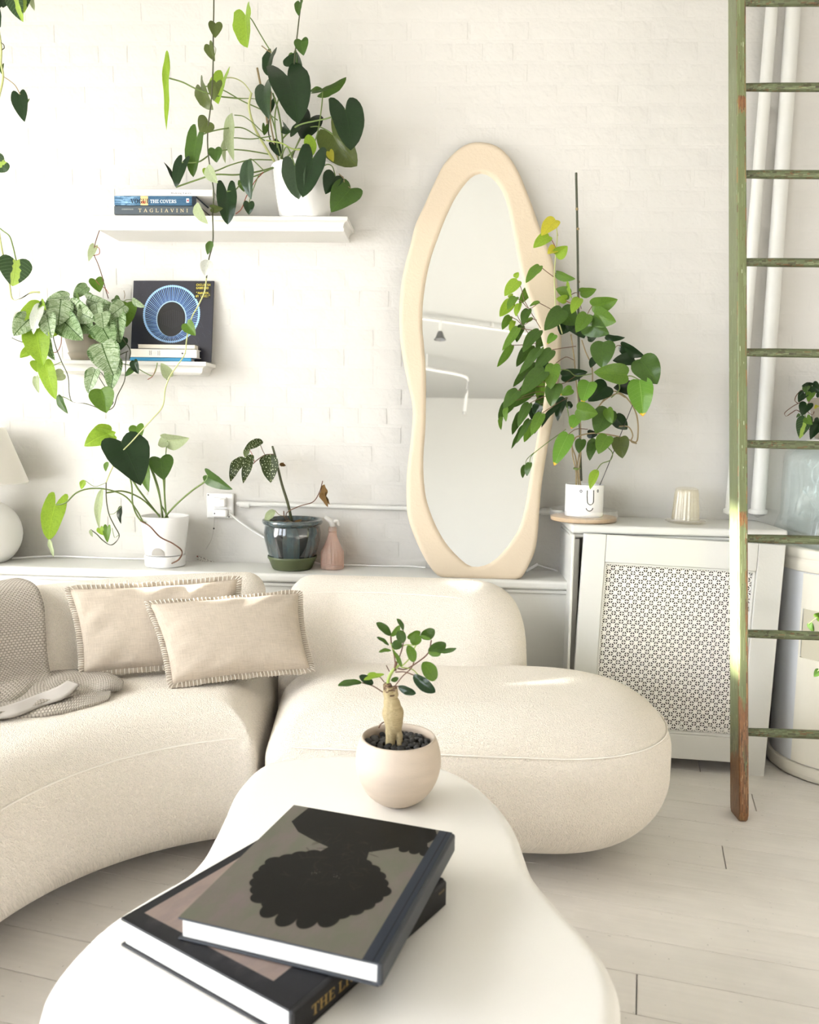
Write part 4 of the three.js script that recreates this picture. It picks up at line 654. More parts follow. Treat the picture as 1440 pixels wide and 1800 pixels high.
// ribbed amber glass cup upside down on its plate
const ribbed = (prof, n, amp, x, y, z) => { const g = lathe(prof, n * 6, x, y, z), p = g.attributes.position; for (let i = 0; i < p.count; i++) { const dx = p.getX(i) - x, dz = p.getZ(i) - z, r = Math.hypot(dx, dz); if (r < 0.004) continue; const a = Math.atan2(dx, dz), k = 1 + amp * Math.cos(a * n); p.setX(i, x + dx * k); p.setZ(i, z + dz * k); } g.computeVertexNormals(); return g; };
{
  const c = onZ(1205, 912, 0.17); c.y = RT + 0.0005; const s = 3.05 / FOCAL;
  const amber = Ph(rgb(0.985, 0.965, 0.91), 0.12, { transmission: 0.94, thickness: 0, ior: 1.45, side: THREE.DoubleSide });
  const t = thing('glass_cup', 'ribbed pale amber glass cup turned upside down on the radiator cover', 'cup', c);
  part('cup', ribbed([[0.0, 62 * s], [12 * s, 62 * s], [18 * s, 59 * s], [19.5 * s, 54 * s], [23 * s, 6 * s], [22 * s, 5.5 * s], [18.2 * s, 54 * s], [16 * s, 57 * s], [0, 58 * s]], 22, 0.03, c.x, c.y, c.z), amber, t);
  part('plate', lathe([[0, 0.001], [28 * s, 0.001], [34 * s, 3.6 * s], [33 * s, 4.4 * s], [27 * s, 2.6 * s], [0, 2.6 * s]], 48, c.x, c.y, c.z), amber, t);
}
// pink ribbed spray bottle on the ledge
{
  const c = onZ(584, 1012, 0.1); c.y = LEDGE + 0.0005; const s = 3.12 / FOCAL;
  const pink = Ph(rgb(0.95, 0.83, 0.765), 0.2, { transmission: 0.82, thickness: 0, ior: 1.42, side: THREE.DoubleSide }), clearW = Ph(rgb(0.86, 0.84, 0.80), 0.25, { transmission: 0.45, thickness: 0.004, ior: 1.4 });
  const t = thing('spray_bottle', 'pink ribbed glass spray bottle with a translucent pump beside the dark pot', 'bottle', c);
  part('bottle', ribbed([[0, 0.001], [19 * s, 0.001], [20 * s, 2 * s], [20 * s, 31 * s], [18.5 * s, 33 * s], [12 * s, 48 * s], [8 * s, 58 * s], [7 * s, 66 * s], [6 * s, 66 * s], [7 * s, 58 * s], [11 * s, 48 * s], [17.4 * s, 32.5 * s], [18.8 * s, 30 * s], [18.8 * s, 3 * s], [0, 2.4 * s]], 22, 0.045, c.x, c.y, c.z), pink, t);
  part('collar', lathe([[0, 65 * s], [7.6 * s, 65 * s], [8 * s, 67 * s], [7.6 * s, 74 * s], [5 * s, 76 * s], [0, 76 * s]], 24, c.x, c.y, c.z), pink, t);
  const h = merge([tube([V3(c.x, c.y + 75 * s, c.z), V3(c.x - 2 * s, c.y + 84 * s, c.z), V3(c.x - 8 * s, c.y + 89 * s, c.z), V3(c.x - 13 * s, c.y + 92 * s, c.z)], [4.4 * s, 5 * s, 4.6 * s, 3 * s], 14, 10), tube([V3(c.x - 2 * s, c.y + 82 * s, c.z), V3(c.x + 8 * s, c.y + 86 * s, c.z), V3(c.x + 11 * s, c.y + 78 * s, c.z)], [3 * s, 2.6 * s, 1.8 * s], 10, 8)]);
  part('pump', h, clearW, t);
}

// ---------------------------------------------------------------- sofa in two sections
const SC = [-0.36, 1.70]; // centre of the curved section
const SEAT = 0.452;
const splitX = (z) => -0.483 - 0.115 * (1.15 - z);
// solid with a plan outline, its top and bottom edges rounded by their own radii (across, up)
function cushion(poly, y0, y1, top, bot, cell, crown = 0) {
  const sd = sdPoly(poly), xs = poly.map((p) => p[0]), zs = poly.map((p) => p[1]);
  const cache = new Map();
  const d2 = (x, z) => sd(x, z);
  const f = (x, y, z) => {
    const d = d2(x, z), up = y > (y0 + bot[1] + y1 - top[1]) / 2, [r, rv] = up ? top : bot, yt = y1 + (up && crown ? crown * clamp(-d / 0.25, 0, 1) : 0);
    const q1 = d + r, q2 = (up ? y - (yt - rv) : y0 + rv - y) * (r / rv);
    return Math.min(Math.max(q1, q2), 0) + Math.hypot(Math.max(q1, 0), Math.max(q2, 0)) - r;
  };
  return netSurface(f, [Math.min(...xs) - 0.03, y0 - 0.03, Math.min(...zs) - 0.03], [Math.max(...xs) + 0.03, y1 + crown + 0.03, Math.max(...zs) + 0.03], cell);
}
const roundCorners = (pts, r, n = 5) => { // pts [x, z, radius?]
  const out = [];
  pts.forEach((p, i) => { const a = pts[(i + pts.length - 1) % pts.length], b = pts[(i + 1) % pts.length], rr = p[2] ?? r; if (!rr) { out.push([p[0], p[1]]); return; } const da = V2(a[0] - p[0], a[1] - p[1]), db = V2(b[0] - p[0], b[1] - p[1]), k = Math.min(rr, da.length() * 0.48, db.length() * 0.48); da.setLength(k); db.setLength(k); for (let j = 0; j <= n; j++) { const t = j / n, u = 1 - t; out.push([p[0] + da.x * u * u + db.x * t * t, p[1] + da.y * u * u + db.y * t * t]); } });
  return out;
};
const seamLine = (poly, inset, y, r = 0.0022) => { // thin welt following an outline
  const n = poly.length, off = poly.map((p, i) => { const a = poly[(i + n - 1) % n], b = poly[(i + 1) % n], t = V2(b[0] - a[0], b[1] - a[1]).normalize(); return V3(p[0] + t.y * inset, y, p[1] - t.x * inset); });
  return (i0, i1) => tube(off.slice(i0, i1), r, (i1 - i0) * 2, 5);
};
let leftPoly, rightPoly;
{
  const t = thing('sofa_section', 'curved cream boucle sofa section carrying two cushions and a folded throw', 'sofa', V3(-1.1, 0, 0.8), 'cream boucle sofa sections');
  const arc = (r, a0, a1, n) => Array.from({ length: n + 1 }, (_, i) => { const a = lerp(a0, a1, i / n); return [SC[0] - r * Math.sin(a), SC[1] - r * Math.cos(a)]; }); // angle 0 towards the wall, growing to the window side
  const Ri = 0.575, Ro = 1.43, a1 = 2.0, d = 0.012;
  const inner = arc(Ri, 0.235, a1, 40), outer = arc(Ro, a1, 0.16, 44);
  const z0 = SC[1] - Math.sqrt(Ro * Ro - 0.05), pts = [[splitX(1.13) - d, inner[0][1] + 0.005, 0.07], ...inner.slice(2).map((p) => [...p, 0]), ...outer.map((p) => [...p, 0]), [splitX(0.285) - d, 0.285, 0.06]];
  pts[41 - 1][2] = 0.12; pts[41][2] = 0.12;
  leftPoly = roundCorners(pts, 0.05);
  const seat = part('seat', cushion(leftPoly, 0.026, SEAT, [0.13, 0.13], [0.25, 0.2], 0.016, 0.008), M.boucle, t);
  const sl = seamLine(leftPoly, -0.029, 0.383); void sl;
  // welt along the front
  part('seam', tube(arc(Ri + 0.0125, 0.33, a1 - 0.1, 30).map((p) => V3(p[0], 0.378, p[1])), 0.0028, 90, 5), M.piping, seat);
  // back: an arc whose face leans away from the seat
  const yT = 0.685, p0 = 0.215, p1 = a1 - 0.12, lean = (y) => 1.025 + 0.72 * Math.max(0, y - SEAT + 0.02);
  const bf = (x, y, z) => { const dx = SC[0] - x, dz = SC[1] - z, r = Math.hypot(dx, dz), ph = Math.atan2(dx, dz), rr = 0.07, ri = lean(y), ro = 1.395, q1 = Math.abs(r - (ri + ro) / 2) - (ro - ri) / 2 + rr, q2 = y - yT + rr, q3 = (Math.abs(ph - (p0 + p1) / 2) - (p1 - p0) / 2) * r + rr; return Math.max(Math.min(Math.max(q1, q2, q3), 0) + Math.hypot(Math.max(q1, 0), Math.max(q2, 0), Math.max(q3, 0)) - rr, SEAT - 0.12 - y); };
  const backrest = part('backrest', netSurface(bf, [-1.85, SEAT - 0.16, 0.2], [-0.5, 0.72, 2.3], 0.013), M.boucle, t);
  part('seam', tube(arc(lean(0.66) + 0.008, 0.3, a1 - 0.2, 30).map((p) => V3(p[0], 0.652, p[1])), 0.0024, 80, 5), M.piping, backrest);
  part('foot', merge([[-0.75, 0.75], [-1.5, 1.0], [-1.55, 1.9], [-1.15, 1.75]].map(([x, z]) => lathe([[0, 0.001], [0.03, 0.001], [0.032, 0.03], [0, 0.03]], 16, x, 0, z))), M.black, t);
}
{
  const t = thing('sofa_section', 'cream boucle chaise sofa section with a rounded free end beside the radiator cover', 'sofa', V3(0.1, 0, 0.75), 'cream boucle sofa sections');
  const el = (cx, cz, a, b, t0, t1, n) => Array.from({ length: n + 1 }, (_, i) => { const q = lerp(t0, t1, i / n), s = (v, p) => Math.sign(v) * Math.pow(Math.abs(v), p); return [cx + a * s(Math.cos(q), 0.92), cz + b * s(Math.sin(q), 0.92), 0]; });
  const end = el(0.255, 0.855, 0.38, 0.345, Math.PI / 2, -Math.PI / 2, 36), pts = [[splitX(1.165) + 0.008, 1.185, 0.07], [-0.2, 1.193, 0], [0.02, 1.2, 0], ...end, [0.12, 0.45, 0], [0.0, 0.33, 0], [-0.2, 0.28, 0], [splitX(0.28) + 0.008, 0.28, 0.06]];
  rightPoly = roundCorners(pts, 0.05);
  const seat = part('seat', cushion(rightPoly, 0.034, SEAT + 0.002, [0.19, 0.14], [0.25, 0.21], 0.015, 0.006), M.boucle, t);
  const welt = [[-0.40, 1.173], [-0.2, 1.178], [0.02, 1.185], ...el(0.255, 0.855, 0.366, 0.33, Math.PI / 2, -0.9, 26)].map((p) => V3(p[0], 0.372, p[1]));
  part('seam', tube(welt, 0.0026, 110, 5), M.piping, seat);
  // backrest: rounded shoulder at the free end; upright outline swept through its depth
  const zf = 0.718, zb = 0.35, xr = 0.252, xl = splitX(0.5) + 0.012, yt = 0.683, outline = roundCorners([[xl, SEAT - 0.19, 0.01], [xr, SEAT - 0.19, 0.01], [xr, yt, 0.3], [xl, yt, 0.085]], 0.05, 14), sd = sdPoly(outline);
  const face = (x, y) => zf - 0.07 * sstep(0.05, 0.28, x) - 0.72 * Math.max(0, y - SEAT + 0.02);
  const f = (x, y, z) => { const z1 = face(x, y), r = 0.075, q1 = sd(x, y) + r, q2 = Math.abs(z - (z1 + zb) / 2) - (z1 - zb) / 2 + r; return Math.min(Math.max(q1, q2), 0) + Math.hypot(Math.max(q1, 0), Math.max(q2, 0)) - r; };
  const backrest = part('backrest', netSurface(f, [xl - 0.04, SEAT - 0.23, zb - 0.08], [xr + 0.04, yt + 0.04, zf + 0.05], 0.013), M.boucle, t);
  part('seam', tube([[xl + 0.03, 0.638], [-0.4, 0.65], [-0.1, 0.65], [0.05, 0.64], [0.12, 0.615]].map(([x, y]) => V3(x, y, face(x, y) - 0.012)), 0.002, 50, 5), M.piping, backrest);
  part('foot', merge([[-0.42, 0.55], [-0.4, 0.95], [0.3, 0.9], [0.35, 0.5]].map(([x, z]) => lathe([[0, 0.001], [0.03, 0.001], [0.032, 0.03], [0, 0.03]], 16, x, 0, z))), M.black, t);
}
// ---------------------------------------------------------------- cushions
function pillow(name, label, c4, puff, seed, group) { // corners TL TR BR BL in world
  const [tl, tr, br, bl] = c4, n = V3().crossVectors(tr.clone().sub(tl), bl.clone().sub(tl)).normalize().negate(), r = rng(seed), t = thing(name, label, 'cushion', bl.clone().lerp(br, 0.5), group);
  if (n.z < 0) n.negate();
  const P = (u, v) => { const bowU = 0.022 * (1 - Math.pow(Math.abs(u * 2 - 1), 2)), bowV = 0.022 * (1 - Math.pow(Math.abs(v * 2 - 1), 2)); const uu = u + (0.5 - u) * 2 * bowV * 1.3, vv = v + (0.5 - v) * 2 * bowU * 1.4; return tl.clone().multiplyScalar((1 - uu) * (1 - vv)).addScaledVector(tr, uu * (1 - vv)).addScaledVector(br, uu * vv).addScaledVector(bl, (1 - uu) * vv); };
  const wr = [0, 1, 2, 3, 4, 5].map(() => [r() * 6, r() * 4 + 2, r() * 6, r()]);
  const thick = (u, v) => { const a = Math.max(0, 1 - Math.pow(Math.abs(2 * u - 1), 2.4)), b = Math.max(0, 1 - Math.pow(Math.abs(2 * v - 1), 2.4)); let w = 0; const ed = Math.pow(1 - Math.min(a, 1), 1.5) + Math.pow(1 - Math.min(b, 1), 1.5); wr.forEach((k, i) => { w += Math.sin((u * k[0] + v * k[1]) * 5 + k[2]) * 0.0022 * Math.min(1, ed * 1.4) * Math.sqrt(a * b); }); return puff * Math.pow(a * b, 0.42) + w; };
  const nu = 44, nv = 30, side = (s) => Array.from({ length: nv + 1 }, (_, i) => Array.from({ length: nu + 1 }, (_, j) => P(j / nu, i / nv).addScaledVector(n, s * (thick(j / nu, i / nv) + 0.0012))));
  const W = tr.distanceTo(tl), H = bl.distanceTo(tl), fr = gridSheet(side(1), 0, [W, H]), bk = gridSheet(side(-1).map((q) => q.reverse()), 0, [W, H]);
  const cv = part('cover', merge([fr, bk]), M.linen, t);
  // flat whip-stitched flange
  const flange = [], st = [], out = 0.014, edge = []; const m = 150;
  for (let i = 0; i < m; i++) { const k = (i / m) * 4, sI = Math.floor(k), q = k - sI, [u, v] = [[q, 0], [1, q], [1 - q, 1], [0, 1 - q]][sI]; const p = P(u, v), cen = P(0.5, 0.5), o = p.clone().addScaledVector(p.clone().sub(P(clamp(u, 0.06, 0.94), clamp(v, 0.08, 0.92))).normalize(), out); edge.push([p, o]); }
  edge.forEach(([p, o], i) => { const wob = 0.003 * Math.sin(i * 0.9 + seed); o.addScaledVector(n, wob); });
  const loop = [...edge, edge[0]];
  part('flange', gridSheet([loop.map((e) => e[0].clone().lerp(e[1], -0.25)), loop.map((e) => e[0].clone().lerp(e[1], 0.5)), loop.map((e) => e[1])], 0.004, [2, 0.02]), M.linen, cv);
  for (let i = 0; i < m; i++) { const [p, o] = edge[i]; st.push(tube([p.clone().addScaledVector(n, 0.003), p.clone().lerp(o, 0.55).addScaledVector(n, 0.0055), o.clone().addScaledVector(n, 0.003), o.clone().addScaledVector(n, -0.003)], 0.0017, 5, 4)); }
  part('stitching', merge(st), M.stitch, cv);
  return t;
}
{
  const y = SEAT + 0.018, BL = onY(303, 1203, y), BR = onY(546, 1176, y + 0.012), lean = 0.5;
  const up = (p, x, yy, dz) => onZ(x, yy, p.z - dz);
  const b = onY(147, 1184, y + 0.012), b2 = onY(424, 1166, y + 0.012);
  pillow('cushion', 'oblong natural linen cushion with stitched edge, leaning behind the other one', [up(b, 121, 1036, 0.10), up(b2, 418, 1018, 0.10), b2, b], 0.045, 5, 'linen cushions on the sofa');
  pillow('cushion', 'oblong natural linen cushion in front, spanning the gap between sofa sections', [up(BL, 262, 1062, 0.13), up(BR, 525, 1043, 0.13), BR, BL], 0.062, 9, 'linen cushions on the sofa');
}
// ---------------------------------------------------------------- knitted throw over the curved back
{
  const t = thing('throw_blanket', 'grey waffle-knit throw hanging over the curved sofa back, folded on the seat', 'blanket', onY(60, 1190, SEAT));
  const prof = [[1.425, 0.56], [1.412, 0.64], [1.37, 0.69], [1.30, 0.70], [1.225, 0.692], [1.165, 0.655], [1.118, 0.60], [1.065, 0.53], [1.02, 0.485], [0.94, 0.472], [0.84, 0.468]];
  const r = rng(4), rows = prof.map(([R, y], i) => Array.from({ length: 9 }, (_, j) => { const a0 = 0.80 + 0.02 * sstep(3, 9, i) + 0.01 * Math.sin(i), a = lerp(a0, 1.5, j / 8), w = 0.006 * Math.sin(j * 2.1 + i * 0.7); return V3(SC[0] - (R + w * 0.5) * Math.sin(a), y + 0.007 + w * 0.6, SC[1] - (R + w * 0.5) * Math.cos(a)); }));
  part('drape', sheet(rows, 60, 60, 0.008, [0.7, 1.05].map((v) => v * 6.5)), M.knit, t);
  const q = (x, y, h) => onY(x, y, SEAT + h);
  const fold = (rs, uv) => sheet(rs, 56, 22, 0.007, uv);
  // upper fold with a rolled end, lower fold spreading beneath it
  const upper = [[q(-120, 1200, 0.031), q(-40, 1196, 0.031), q(30, 1190, 0.034), q(78, 1180, 0.031), q(118, 1178, 0.026), q(160, 1181, 0.027), q(196, 1186, 0.031), q(214, 1196, 0.027)],
    [q(-120, 1222, 0.038), q(-40, 1216, 0.036), q(30, 1206, 0.041), q(76, 1196, 0.033), q(116, 1187, 0.038), q(158, 1190, 0.036), q(196, 1196, 0.039), q(217, 1203, 0.031)],
    [q(-120, 1244, 0.031), q(-40, 1236, 0.031), q(24, 1224, 0.032), q(70, 1210, 0.027), q(104, 1198, 0.041), q(150, 1201, 0.031), q(186, 1207, 0.033), q(215, 1209, 0.024)],
    [q(-120, 1262, 0.016), q(-40, 1254, 0.014), q(18, 1240, 0.017), q(64, 1225, 0.014), q(98, 1212, 0.027), q(138, 1213, 0.018), q(172, 1217, 0.018), q(204, 1214, 0.016)]];
  const fu = part('fold', fold(upper, [0.55 * 6.5, 0.16 * 6.5]), M.knit, t);
  const hemRow = [q(-30, 1253, 0.03), q(20, 1239, 0.032), q(66, 1222, 0.03), q(100, 1209, 0.042), q(120, 1197, 0.05)], hem2 = [q(-18, 1266, 0.016), q(28, 1258, 0.02), q(76, 1240, 0.019), q(113, 1226, 0.03), q(140, 1204, 0.044)];
  part('hem', sheet([hemRow, hem2], 40, 6, 0.006), M.hem, fu, { label: 'plain woven hem' });
  const lower = [[q(-60, 1244, 0.014), q(20, 1226, 0.016), q(84, 1216, 0.018), q(130, 1210, 0.024), q(166, 1211, 0.022), q(196, 1216, 0.02)], [q(-50, 1256, 0.012), q(26, 1244, 0.014), q(88, 1232, 0.014), q(136, 1224, 0.02), q(170, 1224, 0.016), q(194, 1225, 0.014)], [q(-30, 1266, 0.008), q(30, 1262, 0.009), q(86, 1256, 0.012), q(126, 1250, 0.008), q(160, 1240, 0.01), q(191, 1231, 0.009)]];
  part('fold', fold(lower, [0.4 * 6.5, 0.1 * 6.5]), M.knit, t);
}
// ---------------------------------------------------------------- coffee table
const TT = 0.45;
const tablePts = [[480, 1342], [550, 1333.5], [620, 1330.5], [700, 1335], [760, 1348], [806, 1367], [850, 1402], [882, 1442], [900, 1486], [916, 1532], [946, 1572], [980, 1610], [1015, 1648], [1042, 1685], [1060, 1730], [1062, 1765]].map((p) => { const q = onY(...p, TT); return [q.x, q.z]; });
const tableLeft = [[95, 1800], [108, 1740], [135, 1696], [200, 1628], [275, 1578], [340, 1540], [376, 1502], [398, 1462], [415, 1425], [438, 1378]].map((p) => { const q = onY(...p, TT); return [q.x, q.z]; });
{
  const near = [[0.19, 2.27], [0.12, 2.42], [0.0, 2.52], [-0.18, 2.55], [-0.34, 2.48], [-0.445, 2.37]];
  const outline = smoothLoop([...tablePts, ...near, ...tableLeft], 220), sd = sdPoly(outline), xs = outline.map((p) => p[0]), zs = outline.map((p) => p[1]);
  const t = thing('coffee_table', 'cream freeform coffee table with soft wavy outline, holding large books and a bonsai pot', 'table', V3(-0.15, 0, 1.9));
  const f = (x, y, z) => { const r = 0.026, q1 = sd(x, z) - 0.022 + r, q2 = Math.abs(y - (TT - 0.042)) - 0.042 + r; return Math.min(Math.max(q1, q2), 0) + Math.hypot(Math.max(q1, 0), Math.max(q2, 0)) - r; };
  part('tabletop', netSurface(f, [Math.min(...xs) - 0.05, TT - 0.11, Math.min(...zs) - 0.05], [Math.max(...xs) + 0.05, TT + 0.02, Math.max(...zs) + 0.05], 0.0115), M.table, t);
  const base = (x, y, z) => { const r = 0.03, flare = 0.055 - 0.075 * Math.pow(clamp((y - 0.02) / 0.35, 0, 1), 0.8) , q1 = sd(x, z) + 0.05 - flare * 0.6 + r, q2 = Math.abs(y - 0.187) - 0.185 + r; return Math.min(Math.max(q1, q2), 0) + Math.hypot(Math.max(q1, 0), Math.max(q2, 0)) - r; };
  part('pedestal', netSurface(base, [Math.min(...xs) - 0.06, -0.02, Math.min(...zs) - 0.06], [Math.max(...xs) + 0.06, 0.4, Math.max(...zs) + 0.06], 0.016), M.table, t);
}
// ---------------------------------------------------------------- large books on the table
{
  const h1 = 0.042, h2 = 0.032, rect = (A, B2, h) => { const u = B2.clone().sub(A); u.y = 0; const w = u.length(); u.normalize(); return { u, w, v: V3(u.z, 0, -u.x) }; };
  // lower book: spine runs from its near corner to its far corner
  const near = onY(508, 1776, TT + h1), far = onY(781, 1545, TT + h1), fore = onY(221, 1609, TT + h1), R1 = rect(near, far), d1 = Math.abs(fore.clone().sub(near).dot(R1.v)), v1 = R1.v.clone().multiplyScalar(Math.sign(fore.clone().sub(near).dot(R1.v)));
  const dark = Ph(rgb(0.012, 0.012, 0.015), 0.55), b1 = book('book', 'large black framed picture book lying lowest on the coffee table', 0, V3(near.x, TT + 0.0006, near.z), R1.u, v1, R1.w, d1, h1, { cover: dark }, { round: 0.006, board: 0.0035, group: 'large books on the coffee table' });
  b1.decal(cTex(512, 768, (c, w, h) => {
    c.fillStyle = '#17171b'; c.fillRect(0, 0, w, h); c.fillStyle = '#85756c'; c.fillRect(38, 40, w - 78, h - 160);
    const r = rng(17); for (let i = 0; i < 500; i++) { c.fillStyle = `rgba(${r() < 0.5 ? '150,135,125' : '105,92,86'},0.07)`; c.beginPath(); c.ellipse(38 + r() * (w - 78), 40 + r() * (h - 160), 30, 22, 0, 0, 7); c.fill(); }
    c.save(); c.beginPath(); c.rect(38, 40, w - 78, h - 160); c.clip(); c.fillStyle = '#1d1817'; for (let i = 0; i < 46; i++) { c.beginPath(); c.ellipse(230 + (r() - 0.5) * 150, 470 + (r() - 0.5) * 150, 8 + r() * 26, 5 + r() * 14, r() * 3, 0, 7); c.fill(); } c.fillStyle = '#d8cbc2'; for (let i = 0; i < 14; i++) { c.beginPath(); c.ellipse(230 + (r() - 0.5) * 150, 470 + (r() - 0.5) * 150, 4 + r() * 8, 3, r() * 3, 0, 7); c.fill(); } c.restore();
  }, { clamp: true }), 'top', 0.0005, R1.w - 0.0005, 0.001, d1 - 0.001, 0.5);
  b1.decal(cTex(1024, 128, (c, w, h) => { c.fillStyle = '#121214'; c.fillRect(0, 0, w, h); text(c, 'THE LIGHT OF', 90, 66, 'bold 74px serif', '#8f7440', 470); text(c, 'MASON', 960, 30, 'bold 18px serif', '#9a8860', 50); }, { clamp: true }), 'spine', 0.004, R1.w - 0.004, 0.003, h1 - 0.003, 0.5);
  // upper book: spine at its far side from the window
  const n2 = onY(666, 1696, TT + h1 + h2), f2 = onY(796, 1465, TT + h1 + h2), e2 = onY(327, 1600, TT + h1 + h2), R2 = rect(n2, f2), d2 = Math.abs(e2.clone().sub(n2).dot(R2.v)), v2 = R2.v.clone().multiplyScalar(Math.sign(e2.clone().sub(n2).dot(R2.v)));
  const b2 = book('book', 'large taupe picture book with a dark scalloped silhouette, lying on the black one', 0, V3(n2.x, TT + h1 + 0.0014, n2.z), R2.u, v2, R2.w, d2, h2, { cover: Ph(rgb(0.030, 0.034, 0.042), 0.5) }, { round: 0.005, board: 0.003, coat: 0.04, spec: 0.25, group: 'large books on the coffee table' });
  b2.decal(cTex(1024, 1024, (c, w, h) => { // u runs along the spine (near to far), v from spine to fore edge
    c.fillStyle = '#645f56'; c.fillRect(0, 0, w, h); const r = rng(19);
    for (let i = 0; i < 700; i++) { c.fillStyle = `rgba(${r() < 0.5 ? '112,107,97' : '90,86,78'},0.08)`; c.beginPath(); c.ellipse(r() * w, r() * h, 60, 40, 0, 0, 7); c.fill(); }
    const Q = (u, v) => [u * w, (1 - v) * h]; c.fillStyle = '#0c0b08';
    const blob = (u, v, ru, rv) => { c.beginPath(); c.ellipse(...Q(u, v), ru * w, rv * h, 0, 0, 7); c.fill(); };
    blob(0.40, 0.50, 0.225, 0.305); // flower-like head of petals
    for (let i = 0; i < 26; i++) { const a = (i / 26) * 2 * Math.PI, k = i % 5 === 0 ? 1.0 : 0.94; blob(0.40 + 0.235 * k * Math.cos(a), 0.50 + 0.325 * k * Math.sin(a), 0.042, 0.052); }
    for (const [u, v] of [[0.165, 0.62], [0.135, 0.52], [0.15, 0.42], [0.185, 0.33]]) blob(u, v, 0.06, 0.05);
    c.beginPath(); for (const [i, p] of [[0, [0.55, 0.66]], [1, [0.68, 0.60]], [2, [0.71, 0.70]], [3, [0.76, 0.83]], [4, [0.84, 0.92]], [5, [1, 0.9]], [6, [1, 0.1]], [7, [0.93, 0.06]], [8, [0.86, 0.1]], [9, [0.83, 0.18]], [10, [0.76, 0.27]], [11, [0.7, 0.37]], [12, [0.55, 0.33]]]) c[i ? 'lineTo' : 'moveTo'](...Q(...p)); c.fill();
    for (let i = 0; i < 9; i++) blob(0.78 + 0.03 * (i % 3), 0.08 + 0.02 * i, 0.03, 0.03);
    for (let i = 0; i < 60; i++) { c.fillStyle = 'rgba(40,37,30,0.35)'; c.beginPath(); c.ellipse(...Q(0.35 + 0.5 * r(), 0.3 + 0.4 * r()), 34, 5, r() * 3, 0, 7); c.fill(); }
    c.fillStyle = 'rgba(190,190,180,0.8)'; for (let i = 0; i < 16; i++) { c.beginPath(); c.arc(...Q(0.45 + 0.05 * r(), (i % 2 ? 0.44 : 0.56) + 0.05 * (r() - 0.5)), 0.8 + 1.2 * r(), 0, 7); c.fill(); }
    c.fillStyle = '#2a2f38'; c.fillRect(...Q(0, 0.075), w, 0.075 * h + 2); c.fillStyle = '#15181d'; c.fillRect(...Q(0, 0.03), w, 7);
  }, { clamp: true }), 'top', 0.0005, R2.w - 0.0005, 0.001, d2 - 0.001, 0.5);
}

// ---------------------------------------------------------------- plants
const OUTLINE = {
  heart: [[0, 0], [0.16, -0.13], [0.34, -0.14], [0.47, 0.02], [0.5, 0.2], [0.43, 0.45], [0.27, 0.72], [0.1, 0.92], [0, 1]],
  lobed: [[0, 0], [0.1, -0.2], [0.24, -0.34], [0.4, -0.3], [0.47, -0.08], [0.5, 0.14], [0.46, 0.4], [0.36, 0.66], [0.2, 0.88], [0, 1]],
  ovate: [[0, 0], [0.18, -0.05], [0.36, 0.0], [0.48, 0.16], [0.49, 0.34], [0.4, 0.6], [0.22, 0.84], [0.07, 0.96], [0, 1]],
  oval: [[0, 0], [0.2, 0.05], [0.4, 0.24], [0.5, 0.5], [0.42, 0.76], [0.2, 0.94], [0, 1]],
  lance: [[0, 0], [0.26, 0.04], [0.45, 0.2], [0.5, 0.38], [0.38, 0.66], [0.17, 0.88], [0, 1]],
};
const OUT = Object.fromEntries(Object.entries(OUTLINE).map(([k, p]) => { const c = new THREE.CatmullRomCurve3(p.map((q) => V3(q[0], q[1], 0)), false, 'centripetal'), n = 14; return [k, Array.from({ length: n + 1 }, (_, i) => { const q = c.getPoint(i / n); return [q.x, q.y]; })]; }));
// a leaf from its petiole joint to its tip: folded along the midrib, curling towards the tip, rippled at the edge, with a thickness of its own
function leafGeo(shape, B, T, width, normal, o) {
  const Y = T.clone().sub(B), L = Y.length(); Y.normalize();
  const Zv = normal.clone().addScaledVector(Y, -normal.dot(Y)).normalize(), X = new THREE.Vector3().crossVectors(Y, Zv), out = OUT[shape], n = out.length - 1, m = 4, W = 2 * m + 1, pos = [], uv = [], idx = [];
  const pt = (x, y) => { const z = Math.abs(x) * o.fold - o.curl * L * y * y * 0.5 + o.curl * L * 0.5 * y + o.wave * L * Math.sin(y * 11 + o.ph + (x > 0 ? 1.3 : 0)) * Math.pow(Math.abs(x) / width * 2, 2); const side = o.bend * L * (y - y * y); return B.clone().addScaledVector(X, x + side).addScaledVector(Y, y * L).addScaledVector(Zv, z); };
  for (let i = 0; i <= n; i++) { const [ex, ey] = out[i], my = Math.pow(i / n, 1.15); for (let j = -m; j <= m; j++) { const a = Math.abs(j) / m, x = Math.sign(j) * ex * a * width, y = lerp(my, ey, a), p = pt(x, y); pos.push(p.x, p.y, p.z); uv.push(0.5 + x / width * 0.96, 1 - (y + 0.36) / 1.37); } }
  for (let i = 0; i < n; i++) for (let j = 0; j < W - 1; j++) { const a = i * W + j; idx.push(a, a + 1, a + W, a + 1, a + W + 1, a + W); }
  const g = new THREE.BufferGeometry(); g.setAttribute('position', new THREE.Float32BufferAttribute(pos, 3)); g.setAttribute('uv', new THREE.Float32BufferAttribute(uv.map((v, i) => (i % 2 ? 1 - v : v)), 2)); g.setIndex(idx); g.computeVertexNormals(); return g;
}
